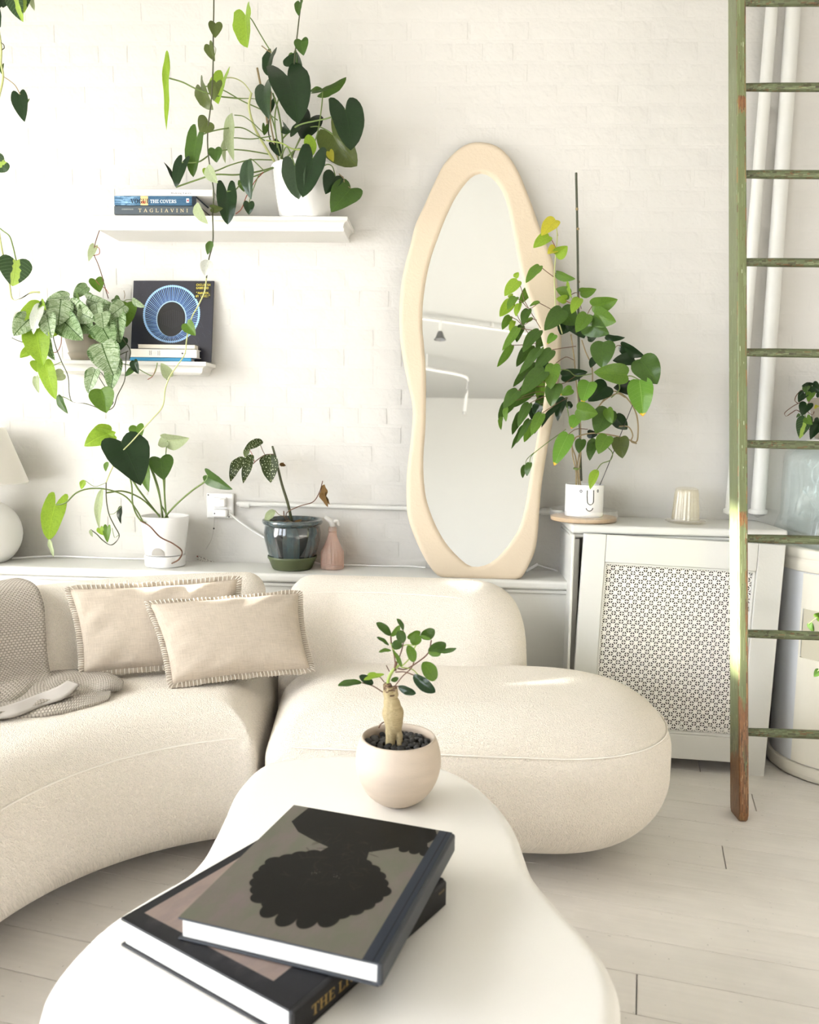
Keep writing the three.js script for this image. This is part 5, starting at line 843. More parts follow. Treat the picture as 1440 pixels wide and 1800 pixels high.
// a plant keeps the crop its points were read in (scale, x, y) and the depth it stands at
function plant(t, sc, ox, oy, z0, seed, shape) {
  const r = rng(seed), P = (x, y, dz = 0) => onZ(ox + x / sc, oy + y / sc, z0 + dz);
  const api = {
    P,
    // rows: joint x y, tip x y, width, tone, [dz of joint, dz of tip, roll, shape]
    leaves(rows) {
      for (const [bx, by, tx, ty, w, tone, dz, dt, roll, sh, extra] of rows) {
        const d0 = dz ?? (r() - 0.5) * 0.06, B = P(bx, by, d0), T = P(tx, ty, d0 + (dt ?? (r() - 0.3) * 0.05)), dist = CAM.distanceTo(B), a = roll ?? (r() - 0.5) * 1.1;
        const ax = T.clone().sub(B).normalize(), N = CAM.clone().sub(B).normalize().applyAxisAngle(ax, a), ww = (w / sc) * dist / FOCAL / Math.max(0.4, Math.cos(a));
        const fold = extra?.fold ?? 0.12 + 0.3 * r(), o = { fold, curl: extra?.curl ?? 0.25 + 0.5 * r(), wave: extra?.wave ?? 0.012 + 0.02 * r(), bend: extra?.bend ?? (r() - 0.5) * 0.16, ph: r() * 6 };
        const g = leafGeo(sh ?? shape, B, T, ww * (1 + 0.25 * fold), N, o); g.computeBoundingBox(); const near = 0.014 - g.boundingBox.min.z; if (near > 0) { const d = CAM.clone().sub(B); d.multiplyScalar(near / d.z); g.translate(d.x, d.y, d.z); }
        part('leaf', g, LEAF[tone] ?? LEAF.m, t);
      }
      return api;
    },
    // a stem or petiole through points [x, y, dz]
    stem(m, rad, pts, name = 'stem') { part(name, tube(pts.map((p) => P(...p)), rad, Math.max(8, pts.length * 5), 6), M[m], t); return api; },
  };
  return api;
}
const soilTop = (t, r, x, y, z, m = M.soil) => { const g = new THREE.CircleGeometry(r, 40, 0, Math.PI * 2), q = rng(Math.round(r * 1e5)); g.rotateX(-Math.PI / 2); const b = lathe([[0, 0.006], [r * 0.5, 0.004], [r * 0.9, 0], [r, -0.004], [r * 0.95, -0.02], [0, -0.02]], 36, x, y, z), p = b.attributes.position; for (let i = 0; i < p.count; i++) if (p.getY(i) > y - 0.003) p.setY(i, p.getY(i) + (q() - 0.5) * 0.004); b.computeVertexNormals(); return part('soil', b, m, t); };

// --- leafy philodendron on the upper shelf
{
  const c = onZ(535, 378, 0.124); c.y = SH1 + 0.0005; const s = (3.1) / FOCAL, potTop = 84 * s;
  const t = thing('potted_philodendron', 'large dark-leaved trailing plant in a white ribbed pot on the upper shelf', 'plant', c);
  const ribs = (x) => x;
  const rows = []; for (let i = 0; i <= 26; i++) { const k = i / 26, y = potTop * k, r = lerp(40, 53, Math.pow(k, 0.8)) * s + (k > 0.05 && k < 0.9 ? 0.0009 * Math.sin(i * Math.PI) + (i % 2 ? 0.0009 : 0) : 0); rows.push([r, y]); }
  part('pot', lathe([[0, 0], [38 * s, 0], ...rows, [55 * s, potTop * 1.0], [55.5 * s, potTop * 1.03], [53 * s, potTop * 1.04], [50 * s, potTop * 0.98], [48 * s, potTop * 0.86], [0, potTop * 0.86]], 64, c.x, c.y, c.z), M.white, t);
  soilTop(t, 49 * s, c.x, c.y + potTop * 0.9, c.z);
  const q = plant(t, 3.6, 260, 0, 0.12, 101, 'lobed');
  q.leaves([
    [121, 318, 118, 828, 34, 'l', 0.12, -0.01, 0.5, 'lance', { bend: 0, curl: 0.05 }], [618, 98, 632, 303, 92, 'l', 0.1, 0.0, 0.95, null, { bend: -0.25 }], [478, 492, 447, 660, 78, 'l', 0.05, 0.02, 0.9],
    [335, 552, 415, 695, 78, 'o', 0.04, 0.02, 0.75], [310, 868, 288, 1122, 88, 'm', 0.14, 0, 0.7], [215, 1028, 180, 1185, 70, 'd', 0.16, 0.01, 0.5], [178, 1183, 100, 1025, 20, 'k', 0.16, 0.01, 0.6, 'lance'],
    [500, 1212, 505, 1422, 108, 'd', 0.16, 0.0, 0.15], [522, 720, 546, 1022, 62, 'p', 0.08, 0.03, 0.9, 'lance'], [497, 870, 492, 1035, 28, 'p', 0.06, 0.02, 0.8, 'lance'],
    [638, 1010, 655, 1264, 74, 'g', 0.2, 0, 0.6, 'lance'], [640, 1282, 640, 1360, 62, 'd', 0.19, 0, 0.1, 'heart'], [590, 1145, 612, 1216, 34, 'm', 0.12, 0, 0.6, 'heart'],
    [738, 545, 770, 758, 92, 'g', 0.06, 0.03, 0.6, 'heart'], [882, 480, 950, 784, 210, 'd', 0.12, 0.06, -0.15], [905, 420, 945, 330, 100, 'g', 0.07, 0.02, 0.3, 'heart'], [778, 345, 757, 480, 58, 'd', 0.02, 0.0, 0.9],
    [1030, 745, 972, 880, 140, 'k', 0.0, 0.02, 0.1], [1105, 580, 1256, 487, 52, 'm', 0.05, 0.06, 0.9], [1105, 580, 1018, 583, 28, 'm', 0.05, -0.03, 0.9, 'lance'], [1250, 690, 1284, 952, 182, 'd', 0.12, 0.02, -0.2],
    [1170, 850, 1325, 1052, 185, 'o', 0.03, 0.0, 0.3], [1028, 992, 1014, 850, 66, 'l', 0.13, 0.02, 0.3, 'oval'], [1045, 1000, 980, 1250, 150, 'd', 0.19, 0.03, 0.3], [930, 1045, 957, 1262, 132, 'g', 0.18, 0.03, 0.3],
    [1150, 960, 1175, 1024, 44, 'y', 0.05, 0, 0.3, 'heart'], [1185, 1115, 1124, 1230, 108, 'd', 0.12, 0.02, 0.2, 'heart'], [1285, 1192, 1160, 1344, 160, 'f', 0.13, 0.04, 0.4, 'heart'],
    [860, 800, 905, 835, 50, 'd', 0.02], [945, 805, 902, 868, 40, 'g', 0.04], [742, 800, 735, 856, 34, 'm', 0.02], [780, 640, 760, 730, 50, 'd', -0.02], [800, 910, 840, 990, 60, 'd', 0.0],
  ]);
  const S2 = (m, rad, ...pts) => q.stem(m, rad, pts);
  S2('stemGreen', 0.0026, [830, 1040, 0.0], [800, 800, 0.02], [725, 642, 0.03], [560, 622, 0.05], [430, 605, 0.07], [300, 560, 0.09], [220, 520, 0.11], [136, 495, 0.12]);
  S2('stemGreen', 0.0022, [820, 760, 0.02], [730, 700, 0.02], [600, 640, 0.03], [480, 572, 0.05], [400, 546, 0.05], [336, 552, 0.04]);
  S2('stemPale', [0.0055, 0.005, 0.0048, 0.0045, 0.004], [800, 1020, 0.02], [735, 915, 0.03], [672, 800, 0.03], [640, 670, 0.04], [655, 588, 0.04]);
  S2('stemPale', 0.002, [655, 588, 0.04], [600, 520, 0.04], [540, 493, 0.05], [480, 492, 0.05]);
  S2('stemGreen', 0.002, [782, 332, 0.03], [740, 265, 0.05], [690, 180, 0.08], [650, 115, 0.1], [620, 98, 0.1]);
  S2('stemTan', 0.002, [720, 290, 0.05], [752, 315, 0.04], [780, 332, 0.03]);
  S2('stemGreen', 0.0024, [740, 890, 0.02], [690, 860, 0.05], [600, 810, 0.07], [500, 812, 0.1], [380, 838, 0.13], [312, 868, 0.14]);
  S2('stemGreen', 0.002, [780, 862, 0.02], [650, 880, 0.04], [560, 872, 0.05], [497, 872, 0.06]);
  S2('stemGreen', 0.0024, [775, 978, 0.02], [620, 952, 0.06], [500, 948, 0.1], [400, 975, 0.13], [320, 1025, 0.15], [217, 1030, 0.16]);
  S2('stemGreen', 0.0028, [840, 1045, 0.02], [700, 1085, 0.08], [560, 1106, 0.12], [420, 1106, 0.14], [300, 1142, 0.15], [178, 1184, 0.16]);
  S2('stemGreen', 0.0022, [790, 1012, 0.02], [650, 1012, 0.06], [520, 1045, 0.1], [440, 1078, 0.12], [370, 1100, 0.14]);
  S2('stemGreen', 0.0018, [740, 850, 0.02], [655, 770, 0.05], [600, 735, 0.07], [548, 728, 0.08]);
  S2('stemTan', 0.004, [760, 800, 0.0], [735, 640, 0.0], [712, 530, 0.0], [692, 430, 0.0]);
  S2('stemGreen', 0.0032, [850, 1050, 0.0], [850, 870, 0.01], [825, 700, 0.02], [790, 590, 0.03]); S2('stemTan', 0.003, [835, 1050, 0.0], [800, 900, 0.0], [775, 760, 0.02], [780, 580, 0.02]);
  S2('stemGreen', 0.0026, [860, 1050, 0.02], [815, 880, 0.03], [805, 720, 0.04], [850, 560, 0.08], [880, 484, 0.12]); S2('stemDark', 0.0026, [845, 1050, -0.01], [765, 850, 0.0], [770, 700, 0.02], [742, 550, 0.05]);
  S2('stemGreen', 0.0028, [850, 880, 0.0], [900, 830, 0.03], [960, 790, 0.06], [1060, 765, 0.09], [1150, 745, 0.11], [1250, 692, 0.12]);
  S2('stemGreen', 0.0026, [880, 1050, 0.0], [970, 870, 0.0], [1010, 815, 0.01], [1070, 800, 0.02], [1125, 820, 0.03], [1170, 850, 0.03]);
  S2('stemGreen', 0.0022, [880, 1050, 0.02], [1010, 980, 0.03], [1068, 860, 0.04], [1098, 690, 0.05], [1108, 580, 0.05]); S2('stemDark', 0.0024, [900, 1050, -0.02], [930, 950, -0.01], [985, 830, 0.0], [1030, 748, 0.0]);
  S2('stemGreen', 0.002, [1100, 1060, 0.06], [1140, 1040, 0.09], [1168, 1055, 0.11], [1186, 1112, 0.12]); S2('stemTan', 0.0018, [1210, 1100, 0.12], [1238, 1130, 0.13], [1246, 1165, 0.13], [1285, 1192, 0.13]);
  S2('stemLime', 0.0024, [750, 888, 0.05], [850, 908, 0.09], [920, 943, 0.12], [1028, 948, 0.13]); S2('stemGreen', 0.0024, [840, 1000, 0.03], [880, 930, 0.12], [930, 1045, 0.18]); S2('stemGreen', 0.0026, [870, 1000, 0.03], [960, 940, 0.12], [1045, 1000, 0.19]);
  S2('stemRed', 0.0018, [730, 1090, 0.1], [680, 1145, 0.13], [625, 1240, 0.15], [590, 1325, 0.16], [556, 1354, 0.16]); S2('stemGreen', 0.0022, [800, 1060, 0.05], [690, 1110, 0.1], [610, 1140, 0.14], [548, 1204, 0.16], [500, 1212, 0.16]);
  S2('stemGreen', 0.0018, [740, 1085, 0.1], [660, 1010, 0.16], [638, 1010, 0.2]); S2('stemGreen', 0.0016, [700, 1110, 0.12], [655, 1230, 0.17], [640, 1284, 0.19]);
}
// --- two vines hanging from above
{
  const t = thing('hanging_vine', 'long thin vine with small heart leaves hanging past both shelves to the ledge plant', 'vine', onZ(376, 10, 0.3)), q = plant(t, 1, 0, 0, 0.3, 131, 'heart');
  const up = q.P(376, 0); const top = V3(up.x, ROOM.h - 0.003, up.z);
  const line = [[375, 60], [374.5, 120], [371, 180], [365, 235], [366, 270], [371, 305], [376, 340], [374, 372], [374, 428], [367, 456], [363, 489], [359.5, 513], [347, 540], [338, 556], [331, 580], [327.5, 603], [325, 622], [312, 642], [299, 661], [291, 682], [286, 714], [268, 736], [250, 756], [230, 778], [212, 797], [196, 825], [186.5, 848], [187, 878], [192, 905], [201, 924], [209.5, 941], [206, 950], [195, 958], [181, 950], [170, 939], [159.5, 931]].map((p, i) => q.P(p[0], p[1], i > 20 ? (i - 20) * -0.003 : 0));
  part('stem', tube([top, up, ...line.slice(0, 11)], 0.0024, 110, 6), M.stemDark, t); part('stem', tube(line.slice(10, 27), 0.0023, 90, 6), M.stemPale, t); part('stem', tube(line.slice(26), 0.0022, 60, 6), M.stemDark, t);
  q.leaves([
    [379, 41, 378, 67, 20, 'o', 0, 0, 0.1], [368, 79, 378, 108, 14, 'o', 0, 0, 0.6], [380, 145, 376, 178, 20, 'o', -0.02, 0, 0.6], [366, 214, 351, 232, 26, 'o', 0, 0, 0.2], [378, 262, 381, 286, 21, 'f', 0, 0, 0.2],
    [365, 292, 383, 322, 17, 'p', 0.01, 0, 0.7, 'lance'], [364, 298, 361, 310, 10, 'l', 0, 0, 0.5], [345, 358, 366, 394, 15, 'p', 0.01, 0, 0.7, 'lance'], [372, 424, 365, 448, 11, 'm', 0, 0, 0.5, 'lance'], [367, 457, 361, 486, 19, 'w', 0.01, 0, 0.3, 'lance'],
    [329, 569, 344, 590, 20, 'b', 0.01, 0, 0.3], [296, 661, 283, 638, 17, 'p', 0, 0, 0.3], [190, 812, 186, 829, 7, 'b', -0.03, 0, 0.7, 'lance'], [149, 844, 143, 860, 9, 'l', -0.03, 0, 0.5, 'lance'], [180, 860, 175, 930, 11, 'p', -0.03, 0, 0.6, 'lance'], [189, 926, 189, 954, 12, 'b', -0.03, 0, 0.5], [176, 928, 182, 941, 11, 'l', -0.03, 0, 0.4], [213, 889, 213, 921, 8, 'k', -0.03, 0, 0.9, 'lance'], [159, 931, 163, 944, 5, 'p', -0.03, 0, 0.3, 'lance'],
    [372, 366, 392, 366, 12, 'o', 0.0, 0, 0.4],
  ]);
  for (const [a, b, c2] of [[[150, 845], [166, 855], [186, 849]], [[192, 904], [200, 903], [213, 890]], [[209, 940], [202, 945], [197, 928]], [[296, 661], [293, 668], [298, 664]], [[372, 80], [379, 84], [374, 110]]]) q.stem('stemGreen', 0.0011, [a, b, c2].map((p) => [...p, -0.02]));
}
{
  const t = thing('hanging_vine', 'short vine with two heart leaves hanging behind the dark-leaved shelf plant', 'vine', onZ(525, 10, 0.22)), q = plant(t, 1, 0, 0, 0.22, 133, 'heart'), up = q.P(529, 0);
  part('stem', tube([V3(up.x + 0.03, ROOM.h - 0.003, up.z), up, q.P(525, 40), q.P(521, 75), q.P(518, 100), q.P(517, 125, -0.04)], 0.0024, 40, 6), M.stemDark, t);
  q.leaves([[527, 4, 526, 29, 11, 'f', 0, 0, 0.6], [530, 71, 534, 98, 21, 'f', 0, 0, 0.2], [516, 94, 523, 122, 14, 'm', -0.03, 0, 0.6], [526, -30, 520, -8, 18, 'f', 0, 0, 0.4]]);
}
{
  const t = thing('trailing_stem', 'thin stem with one grey-green leaf hanging from the upper shelf end to the silvery plant', 'vine', onZ(175, 405, 0.16)), q = plant(t, 3.6, 0, 400, 0.14, 135, 'heart');
  q.stem('stemBrown', 0.0018, [[632, 12, 0.0], [618, 50, 0.03], [600, 112, 0.04], [595, 168, 0.04], [618, 225, 0.04], [640, 288, 0.04], [665, 380, 0.03], [686, 448, 0.0]]);
  q.stem('stemRed', 0.0014, [[600, 120, 0.04], [626, 130, 0.04], [628, 165, 0.04], [598, 176, 0.04], [580, 180, 0.04]]);
  q.leaves([[597, 118, 562, 214, 42, 'p', 0.04, 0, 0.4], [604, 330, 632, 410, 76, 'b', 0.04, 0, -0.2]]);
  q.stem('stemRed', 0.0013, [[604, 330, 0.04], [630, 362, 0.04], [668, 388, 0.03], [688, 418, 0.03]]);
}
// --- big-leaved hanging plant at the window side
{
  const t = thing('hanging_philodendron', 'hanging plant with green and lime striped heart leaves at the window side', 'plant', onZ(-60, 20, 0.35)), q = plant(t, 3.6, 0, 0, 0.35, 141, 'heart');
  const hp = onZ(-75, -60, 0.3), pr = 0.12;
  part('pot', lathe([[0, 0], [pr * 0.62, 0], [pr * 0.7, 0.006], [pr, 0.17], [pr + 0.005, 0.19], [pr - 0.006, 0.19], [pr - 0.014, 0.16], [0, 0.16]], 40, hp.x, hp.y, hp.z), M.white, t);
  part('hanger', merge([0, 1, 2].map((i) => { const a = (i * 2 * Math.PI) / 3; return tube([V3(hp.x + pr * Math.cos(a), hp.y + 0.19, hp.z + pr * Math.sin(a)), V3(hp.x, ROOM.h - 0.003, hp.z)], 0.0016, 4, 5); })), M.stemTan, t);
  q.leaves([[30, -30, 20, 50, 110, 'd', 0.0, 0.02, 0.3], [92, -40, 148, 140, 86, 'v', 0.03, 0.02, 0.5], [150, -55, 152, 82, 92, 'v', 0.0, 0.02, 0.4], [196, -20, 219, 68, 26, 'p', 0.0, 0.02, 0.5, 'lance'], [120, 596, 156, 772, 80, 'd', 0.02, 0, 0.3], [178, 630, 164, 690, 18, 'm', 0.01, 0, 0.8], [28, 1020, -60, 1075, 90, 'v', 0.02, 0, 0.2], [100, 1650, 78, 1812, 168, 'v', 0.05, 0, 0.1, null, { fold: 0.12 }], [14, 410, 12, 470, 24, 'm', 0, 0, 0.7], [-30, 60, 4, 175, 50, 'd', 0, 0, 0.4], [-60, -40, -70, 90, 120, 'd', 0.02]]);
  q.stem('stemPale', 0.0034, [[-40, -60, 0], [-20, 120, 0], [8, 300, 0.01], [6, 400, 0.01], [20, 484, 0.02], [-10, 640, 0.02], [-30, 900, 0.02], [-30, 1200, 0.03], [0, 1510, 0.04], [30, 1670, 0.05], [60, 1800, 0.05], [80, 1895, 0.05], [130, 1890, 0.05], [200, 1850, 0.04], [252, 1850, 0.03]]);
  q.stem('stemTan', 0.0016, [[20, 484, 0.02], [60, 510, 0.02], [95, 540, 0.02], [128, 598, 0.02]]); q.stem('stemDark', 0.0016, [[0, 268, 0.01], [22, 282, 0.01], [26, 304, 0.01], [8, 316, 0.01]]);
  q.stem('stemGreen', 0.0024, [[-20, 1430, 0.03], [20, 1462, 0.04], [60, 1495, 0.05], [82, 1560, 0.05], [102, 1648, 0.05]]); q.stem('stemGreen', 0.002, [[-30, 950, 0.02], [10, 1000, 0.02], [30, 1020, 0.02]]); q.stem('stemGreen', 0.002, [[40, -60, 0.0], [95, -40, 0.03]]);
}
// --- silvery trailing plant on the lower shelf
{
  const c = onZ(149, 632, 0.09); c.y = SH2 + 0.0005; const s = 3.12 / FOCAL;
  const t = thing('potted_scindapsus', 'bushy trailing plant with silver-patterned leaves in a taupe pot on the lower shelf', 'plant', c);
  part('pot', lathe([[0, 0.012], [22 * s, 0.012], [24 * s, 0.014], [33 * s, 40 * s], [38 * s, 62 * s], [39 * s, 64 * s], [40 * s, 70 * s], [38.5 * s, 70 * s], [38 * s, 60 * s], [0, 58 * s]], 44, c.x, c.y, c.z), M.terracotta, t);
  part('saucer', lathe([[0, 0], [22 * s, 0], [28 * s, 12.5 * s], [26.5 * s, 12.5 * s], [21 * s, 3 * s], [0, 3 * s]], 44, c.x, c.y, c.z), M.terracotta, t);
  soilTop(t, 36.5 * s, c.x, c.y + 62 * s, c.z);
  const q = plant(t, 3.6, 0, 400, 0.12, 151, 'ovate');
  q.leaves([
    [386, 461, 367, 621, 142, 's', 0.07, 0.02, 0.2], [393, 583, 527, 713, 142, 'q', 0.06, 0.04, 0.2], [441, 506, 609, 590, 130, 's', 0.05, 0.03, 0.2], [550, 453, 738, 494, 89, 's', 0.02, 0.02, 0.5], [609, 484, 627, 588, 77, 's', 0.06, 0.02, 0.4], [516, 596, 596, 666, 115, 'q', 0.05, 0.03, 0.2],
    [644, 540, 656, 637, 98, 'x', 0.08, 0.02, 0.4], [635, 604, 721, 756, 151, 'q', 0.07, 0.03, 0.1], [749, 540, 761, 732, 98, 'q', 0.06, 0.02, 0.4], [790, 491, 695, 566, 89, 's', 0.05, 0.02, 0.3], [805, 474, 800, 630, 115, 'b', 0.02, 0.02, 0.2], [835, 455, 921, 503, 38, 'x', 0.03, 0.02, 0.5, 'lance'],
    [723, 448, 764, 480, 50, 'm', 0.0], [555, 374, 465, 446, 62, 'q', 0.0, 0.01, 0.5], [438, 439, 292, 463, 55, 's', 0.04, 0.02, 0.7], [260, 486, 114, 598, 79, 'l', 0.08, 0.04, 0.6], [257, 490, 212, 676, 60, 'w', 0.1, 0.03, 0.5], [206, 566, 86, 686, 110, 'x', 0.1, 0.04, 0.4], [179, 555, 106, 645, 96, 'w', 0.09, 0.04, 0.6],
    [219, 635, 144, 730, 74, 'l', 0.09, 0.03, 0.4], [230, 648, 274, 874, 134, 'l', 0.1, 0.03, 0.3], [298, 552, 330, 700, 98, 's', 0.09, 0.03, 0.4], [289, 681, 348, 841, 60, 'q', 0.09, 0.02, 0.6], [202, 765, 126, 825, 53, 'l', 0.08, 0.03, 0.5], [240, 846, 235, 916, 67, 'l', 0.1, 0.02, 0.3], [284, 849, 354, 1089, 91, 'l', 0.11, 0.02, 0.4],
    [404, 924, 328, 956, 67, 'p', 0.1, 0.02, 0.3], [229, 942, 247, 1048, 36, 'p', 0.1, 0.02, 0.5], [367, 1060, 431, 1178, 41, 'f', 0.11, 0.02, 0.6, 'lance'], [644, 734, 720, 937, 175, 's', 0.11, 0.02, 0.1], [732, 829, 702, 1033, 96, 'q', 0.1, 0.02, 0.4], [605, 897, 557, 1050, 72, 's', 0.11, 0.02, 0.5], [638, 1022, 674, 1174, 132, 'b', 0.12, 0.01, 0.15],
    [853, 889, 793, 943, 34, 'f', 0.1, 0.01, 0.5, 'lance'], [848, 841, 878, 927, 48, 'd', 0.1, 0.01, 0.4], [786, 694, 714, 798, 77, 'd', 0.03, 0.01, 0.4], [467, 456, 523, 534, 96, 'b', 0.0], [303, 495, 247, 595, 108, 's', 0.06], [433, 486, 377, 564, 108, 'q', 0.03], [564, 515, 496, 605, 108, 's', 0.04], [687, 514, 743, 626, 108, 's', 0.03], [332, 595, 288, 695, 96, 'l', 0.05], [602, 449, 558, 471, 72, 'b', 0.0], [472, 637, 428, 693, 72, 'k', 0.01], [578, 636, 622, 704, 72, 'b', 0.02],
    [258, 467, 292, 523, 41, 'l', 0.09, 0.02, 0.5],
  ]);
  const st = (m, rad, ...p) => q.stem(m, rad, p);
  st('stemDark', 0.0018, [440, 470, 0.0], [340, 560, 0.07], [333, 660, 0.1], [350, 745, 0.11], [388, 845, 0.11], [430, 940, 0.11], [440, 1060, 0.11], [456, 1101, 0.11], [540, 1114, 0.11], [615, 1140, 0.11], [660, 1160, 0.11], [715, 1138, 0.11], [742, 1065, 0.11], [788, 968, 0.1], [795, 870, 0.1], [800, 790, 0.06]);
  st('stemRed', 0.0015, [390, 680, 0.08], [385, 740, 0.09], [362, 785, 0.1], [335, 792, 0.1]); st('stemGreen', 0.0014, [312, 882, 0.11], [350, 868, 0.11], [386, 850, 0.11]); st('stemGreen', 0.0014, [370, 1068, 0.11], [410, 1075, 0.11], [456, 1101, 0.11]);
  st('stemDark', 0.0015, [600, 905, 0.11], [650, 985, 0.11], [690, 1045, 0.11], [706, 1074, 0.11], [690, 980, 0.1]); st('stemDark', 0.0013, [604, 908, 0.11], [640, 918, 0.11], [668, 960, 0.11]); st('stemDark', 0.0013, [690, 1070, 0.11], [716, 1110, 0.12], [680, 1140, 0.12]);
  st('stemDark', 0.002, [700, 600, 0.02], [790, 720, 0.05], [825, 780, 0.07], [820, 830, 0.08]); st('stemDark', 0.0016, [716, 832, 0.08], [770, 800, 0.07], [812, 782, 0.06]); st('stemGreen', 0.0018, [770, 860, 0.09], [850, 880, 0.1], [920, 920, 0.1], [966, 938, 0.1], [985, 905, 0.1], [996, 856, 0.1]); st('stemRed', 0.0014, [935, 962, 0.1], [966, 940, 0.1], [990, 885, 0.1]);
  st('stemGreen', 0.0013, [770, 480, 0.03], [800, 458, 0.03], [842, 458, 0.03]); st('stemTan', 0.001, [786, 450, 0.0], [790, 425, 0.0], [784, 398, 0.0]); st('stemDark', 0.0015, [75, 698, 0.12], [120, 718, 0.12], [170, 728, 0.11], [205, 690, 0.1]); st('stemGreen', 0.0014, [700, 745, 0.1], [725, 720, 0.1], [700, 690, 0.09]); st('stemGreen', 0.0013, [230, 948, 0.1], [255, 950, 0.1], [275, 962, 0.1]);
}
// --- plant in the white self-watering pot on the ledge
{
  const c = onZ(291, 1002, 0.125); c.y = LEDGE + 0.0005; const s = 3.1 / FOCAL;
  const t = thing('potted_philodendron', 'heart-leaved plant with long arching stems in a white self-watering pot on the ledge', 'plant', c);
  part('pot', lathe([[0, 21 * s], [33 * s, 21 * s], [34.5 * s, 22 * s], [42 * s, 86 * s], [42.4 * s, 90 * s], [40.6 * s, 90 * s], [38 * s, 78 * s], [0, 78 * s]], 56, c.x, c.y, c.z), M.whitePlastic, t);
  part('water_tray', lathe([[0, 0], [33 * s, 0], [35 * s, 2 * s], [36 * s, 18 * s], [35.4 * s, 20 * s], [33.5 * s, 20 * s], [0, 20 * s]], 56, c.x, c.y, c.z), M.whitePlastic, t);
  { // half-round fill window near the foot of the pot
    const m = [], R = 12.5 * s; for (let i = 0; i <= 16; i++) { const a = (i / 16) * Math.PI; m.push([R * Math.cos(a), R * Math.sin(a) * 1.12]); }
    const P = [], I = []; const put = (x, y) => { const ang = (x - 1 * s) / (36 * s), rad = (34.6 + y / s * 0.117) * s + 0.0012; P.push(c.x + rad * Math.sin(ang), c.y + 22.5 * s + y, c.z + rad * Math.cos(ang)); };
    put(0, 0); m.forEach((p) => put(...p)); for (let i = 1; i < m.length; i++) I.push(0, i, i + 1); for (let i = 1; i < m.length; i++) { put(m[i - 1][0] * 0.5, m[i - 1][1] * 0.5); }
    const g = new THREE.BufferGeometry(); g.setAttribute('position', new THREE.Float32BufferAttribute(P, 3)); g.setAttribute('uv', new THREE.Float32BufferAttribute(P.flatMap((v, i) => (i % 3 === 2 ? [] : [v])), 2)); g.setIndex(I); g.computeVertexNormals(); part('fill_window', g, S(rgb(0.36, 0.34, 0.31), 0.5, { side: THREE.DoubleSide }), t);
  }
  soilTop(t, 38.5 * s, c.x, c.y + 81 * s, c.z);
  const q = plant(t, 3.2, 0, 700, 0.13, 161, 'heart');
  q.leaves([
    [682, 242, 792, 492, 222, 'd', 0.14, 0.05, -0.25, null, { fold: 0.16, wave: 0.05 }], [620, 200, 474, 270, 104, 'l', 0.06, 0.03, 0.5], [560, 205, 652, 190, 84, 'l', 0.05, 0.02, 0.4], [768, 158, 786, 244, 78, 'b', 0.05, 0.02, 0.2], [940, 236, 1066, 224, 84, 'p', 0.06, 0.04, 0.5], [940, 240, 888, 262, 60, 'p', 0.06, -0.02, 0.5],
    [903, 338, 922, 461, 128, 'f', 0.1, 0.03, 0.1, null, { fold: 0.1 }], [815, 374, 838, 529, 58, 'b', 0.06, 0.02, 0.5], [1166, 432, 1310, 513, 72, 'f', 0.1, 0.04, 0.5], [312, 598, 276, 800, 110, 'l', 0.16, 0.03, 0.2, 'lobed', { fold: 0.1, bend: 0.1 }], [276, 794, 302, 896, 20, 'p', 0.19, 0.02, 0.7, 'lance', { bend: -0.3 }],
  ]);
  const st = (m, rad, ...p) => q.stem(m, rad, p);
  st('stemGreen', 0.003, [806, 700, 0.06], [775, 640, 0.08], [705, 552, 0.1], [600, 513, 0.12], [500, 509, 0.14], [430, 532, 0.15], [366, 590, 0.16], [314, 600, 0.16]); st('stemGreen', 0.003, [898, 660, 0.02], [790, 562, 0.06], [690, 523, 0.1], [600, 532, 0.12]);
  st('stemGreen', 0.0032, [842, 712, 0.06], [785, 680, 0.09], [748, 600, 0.11], [740, 485, 0.13], [690, 300, 0.14], [682, 246, 0.14]); st('stemGreen', 0.0034, [916, 700, 0.0], [900, 560, 0.02], [850, 400, 0.04], [795, 285, 0.05], [770, 162, 0.05]); st('stemGreen', 0.003, [922, 700, 0.0], [906, 600, 0.03], [890, 500, 0.05], [835, 368, 0.06], [816, 374, 0.06]);
  st('stemGreen', 0.0034, [938, 700, 0.02], [928, 580, 0.06], [920, 460, 0.09], [903, 342, 0.1]); st('stemGreen', 0.0036, [910, 704, 0.02], [940, 655, 0.04], [1000, 590, 0.06], [1080, 520, 0.08], [1166, 455, 0.1], [1168, 434, 0.1]); st('stemGreen', 0.002, [926, 560, 0.05], [934, 300, 0.06], [942, 240, 0.06]); st('stemGreen', 0.0036, [900, 668, 0.02], [830, 580, 0.04], [765, 492, 0.06], [640, 250, 0.06], [620, 202, 0.06]); st('stemGreen', 0.0032, [960, 712, 0.0], [930, 640, 0.0], [905, 600, 0.01]);
  st('stemBrown', [0.0026, 0.0032, 0.003, 0.003, 0.003, 0.0024], [790, 690, 0.08], [842, 720, 0.1], [900, 780, 0.1], [980, 822, 0.1], [1024, 862, 0.095], [1008, 905, 0.09], [966, 930, 0.08]);
}
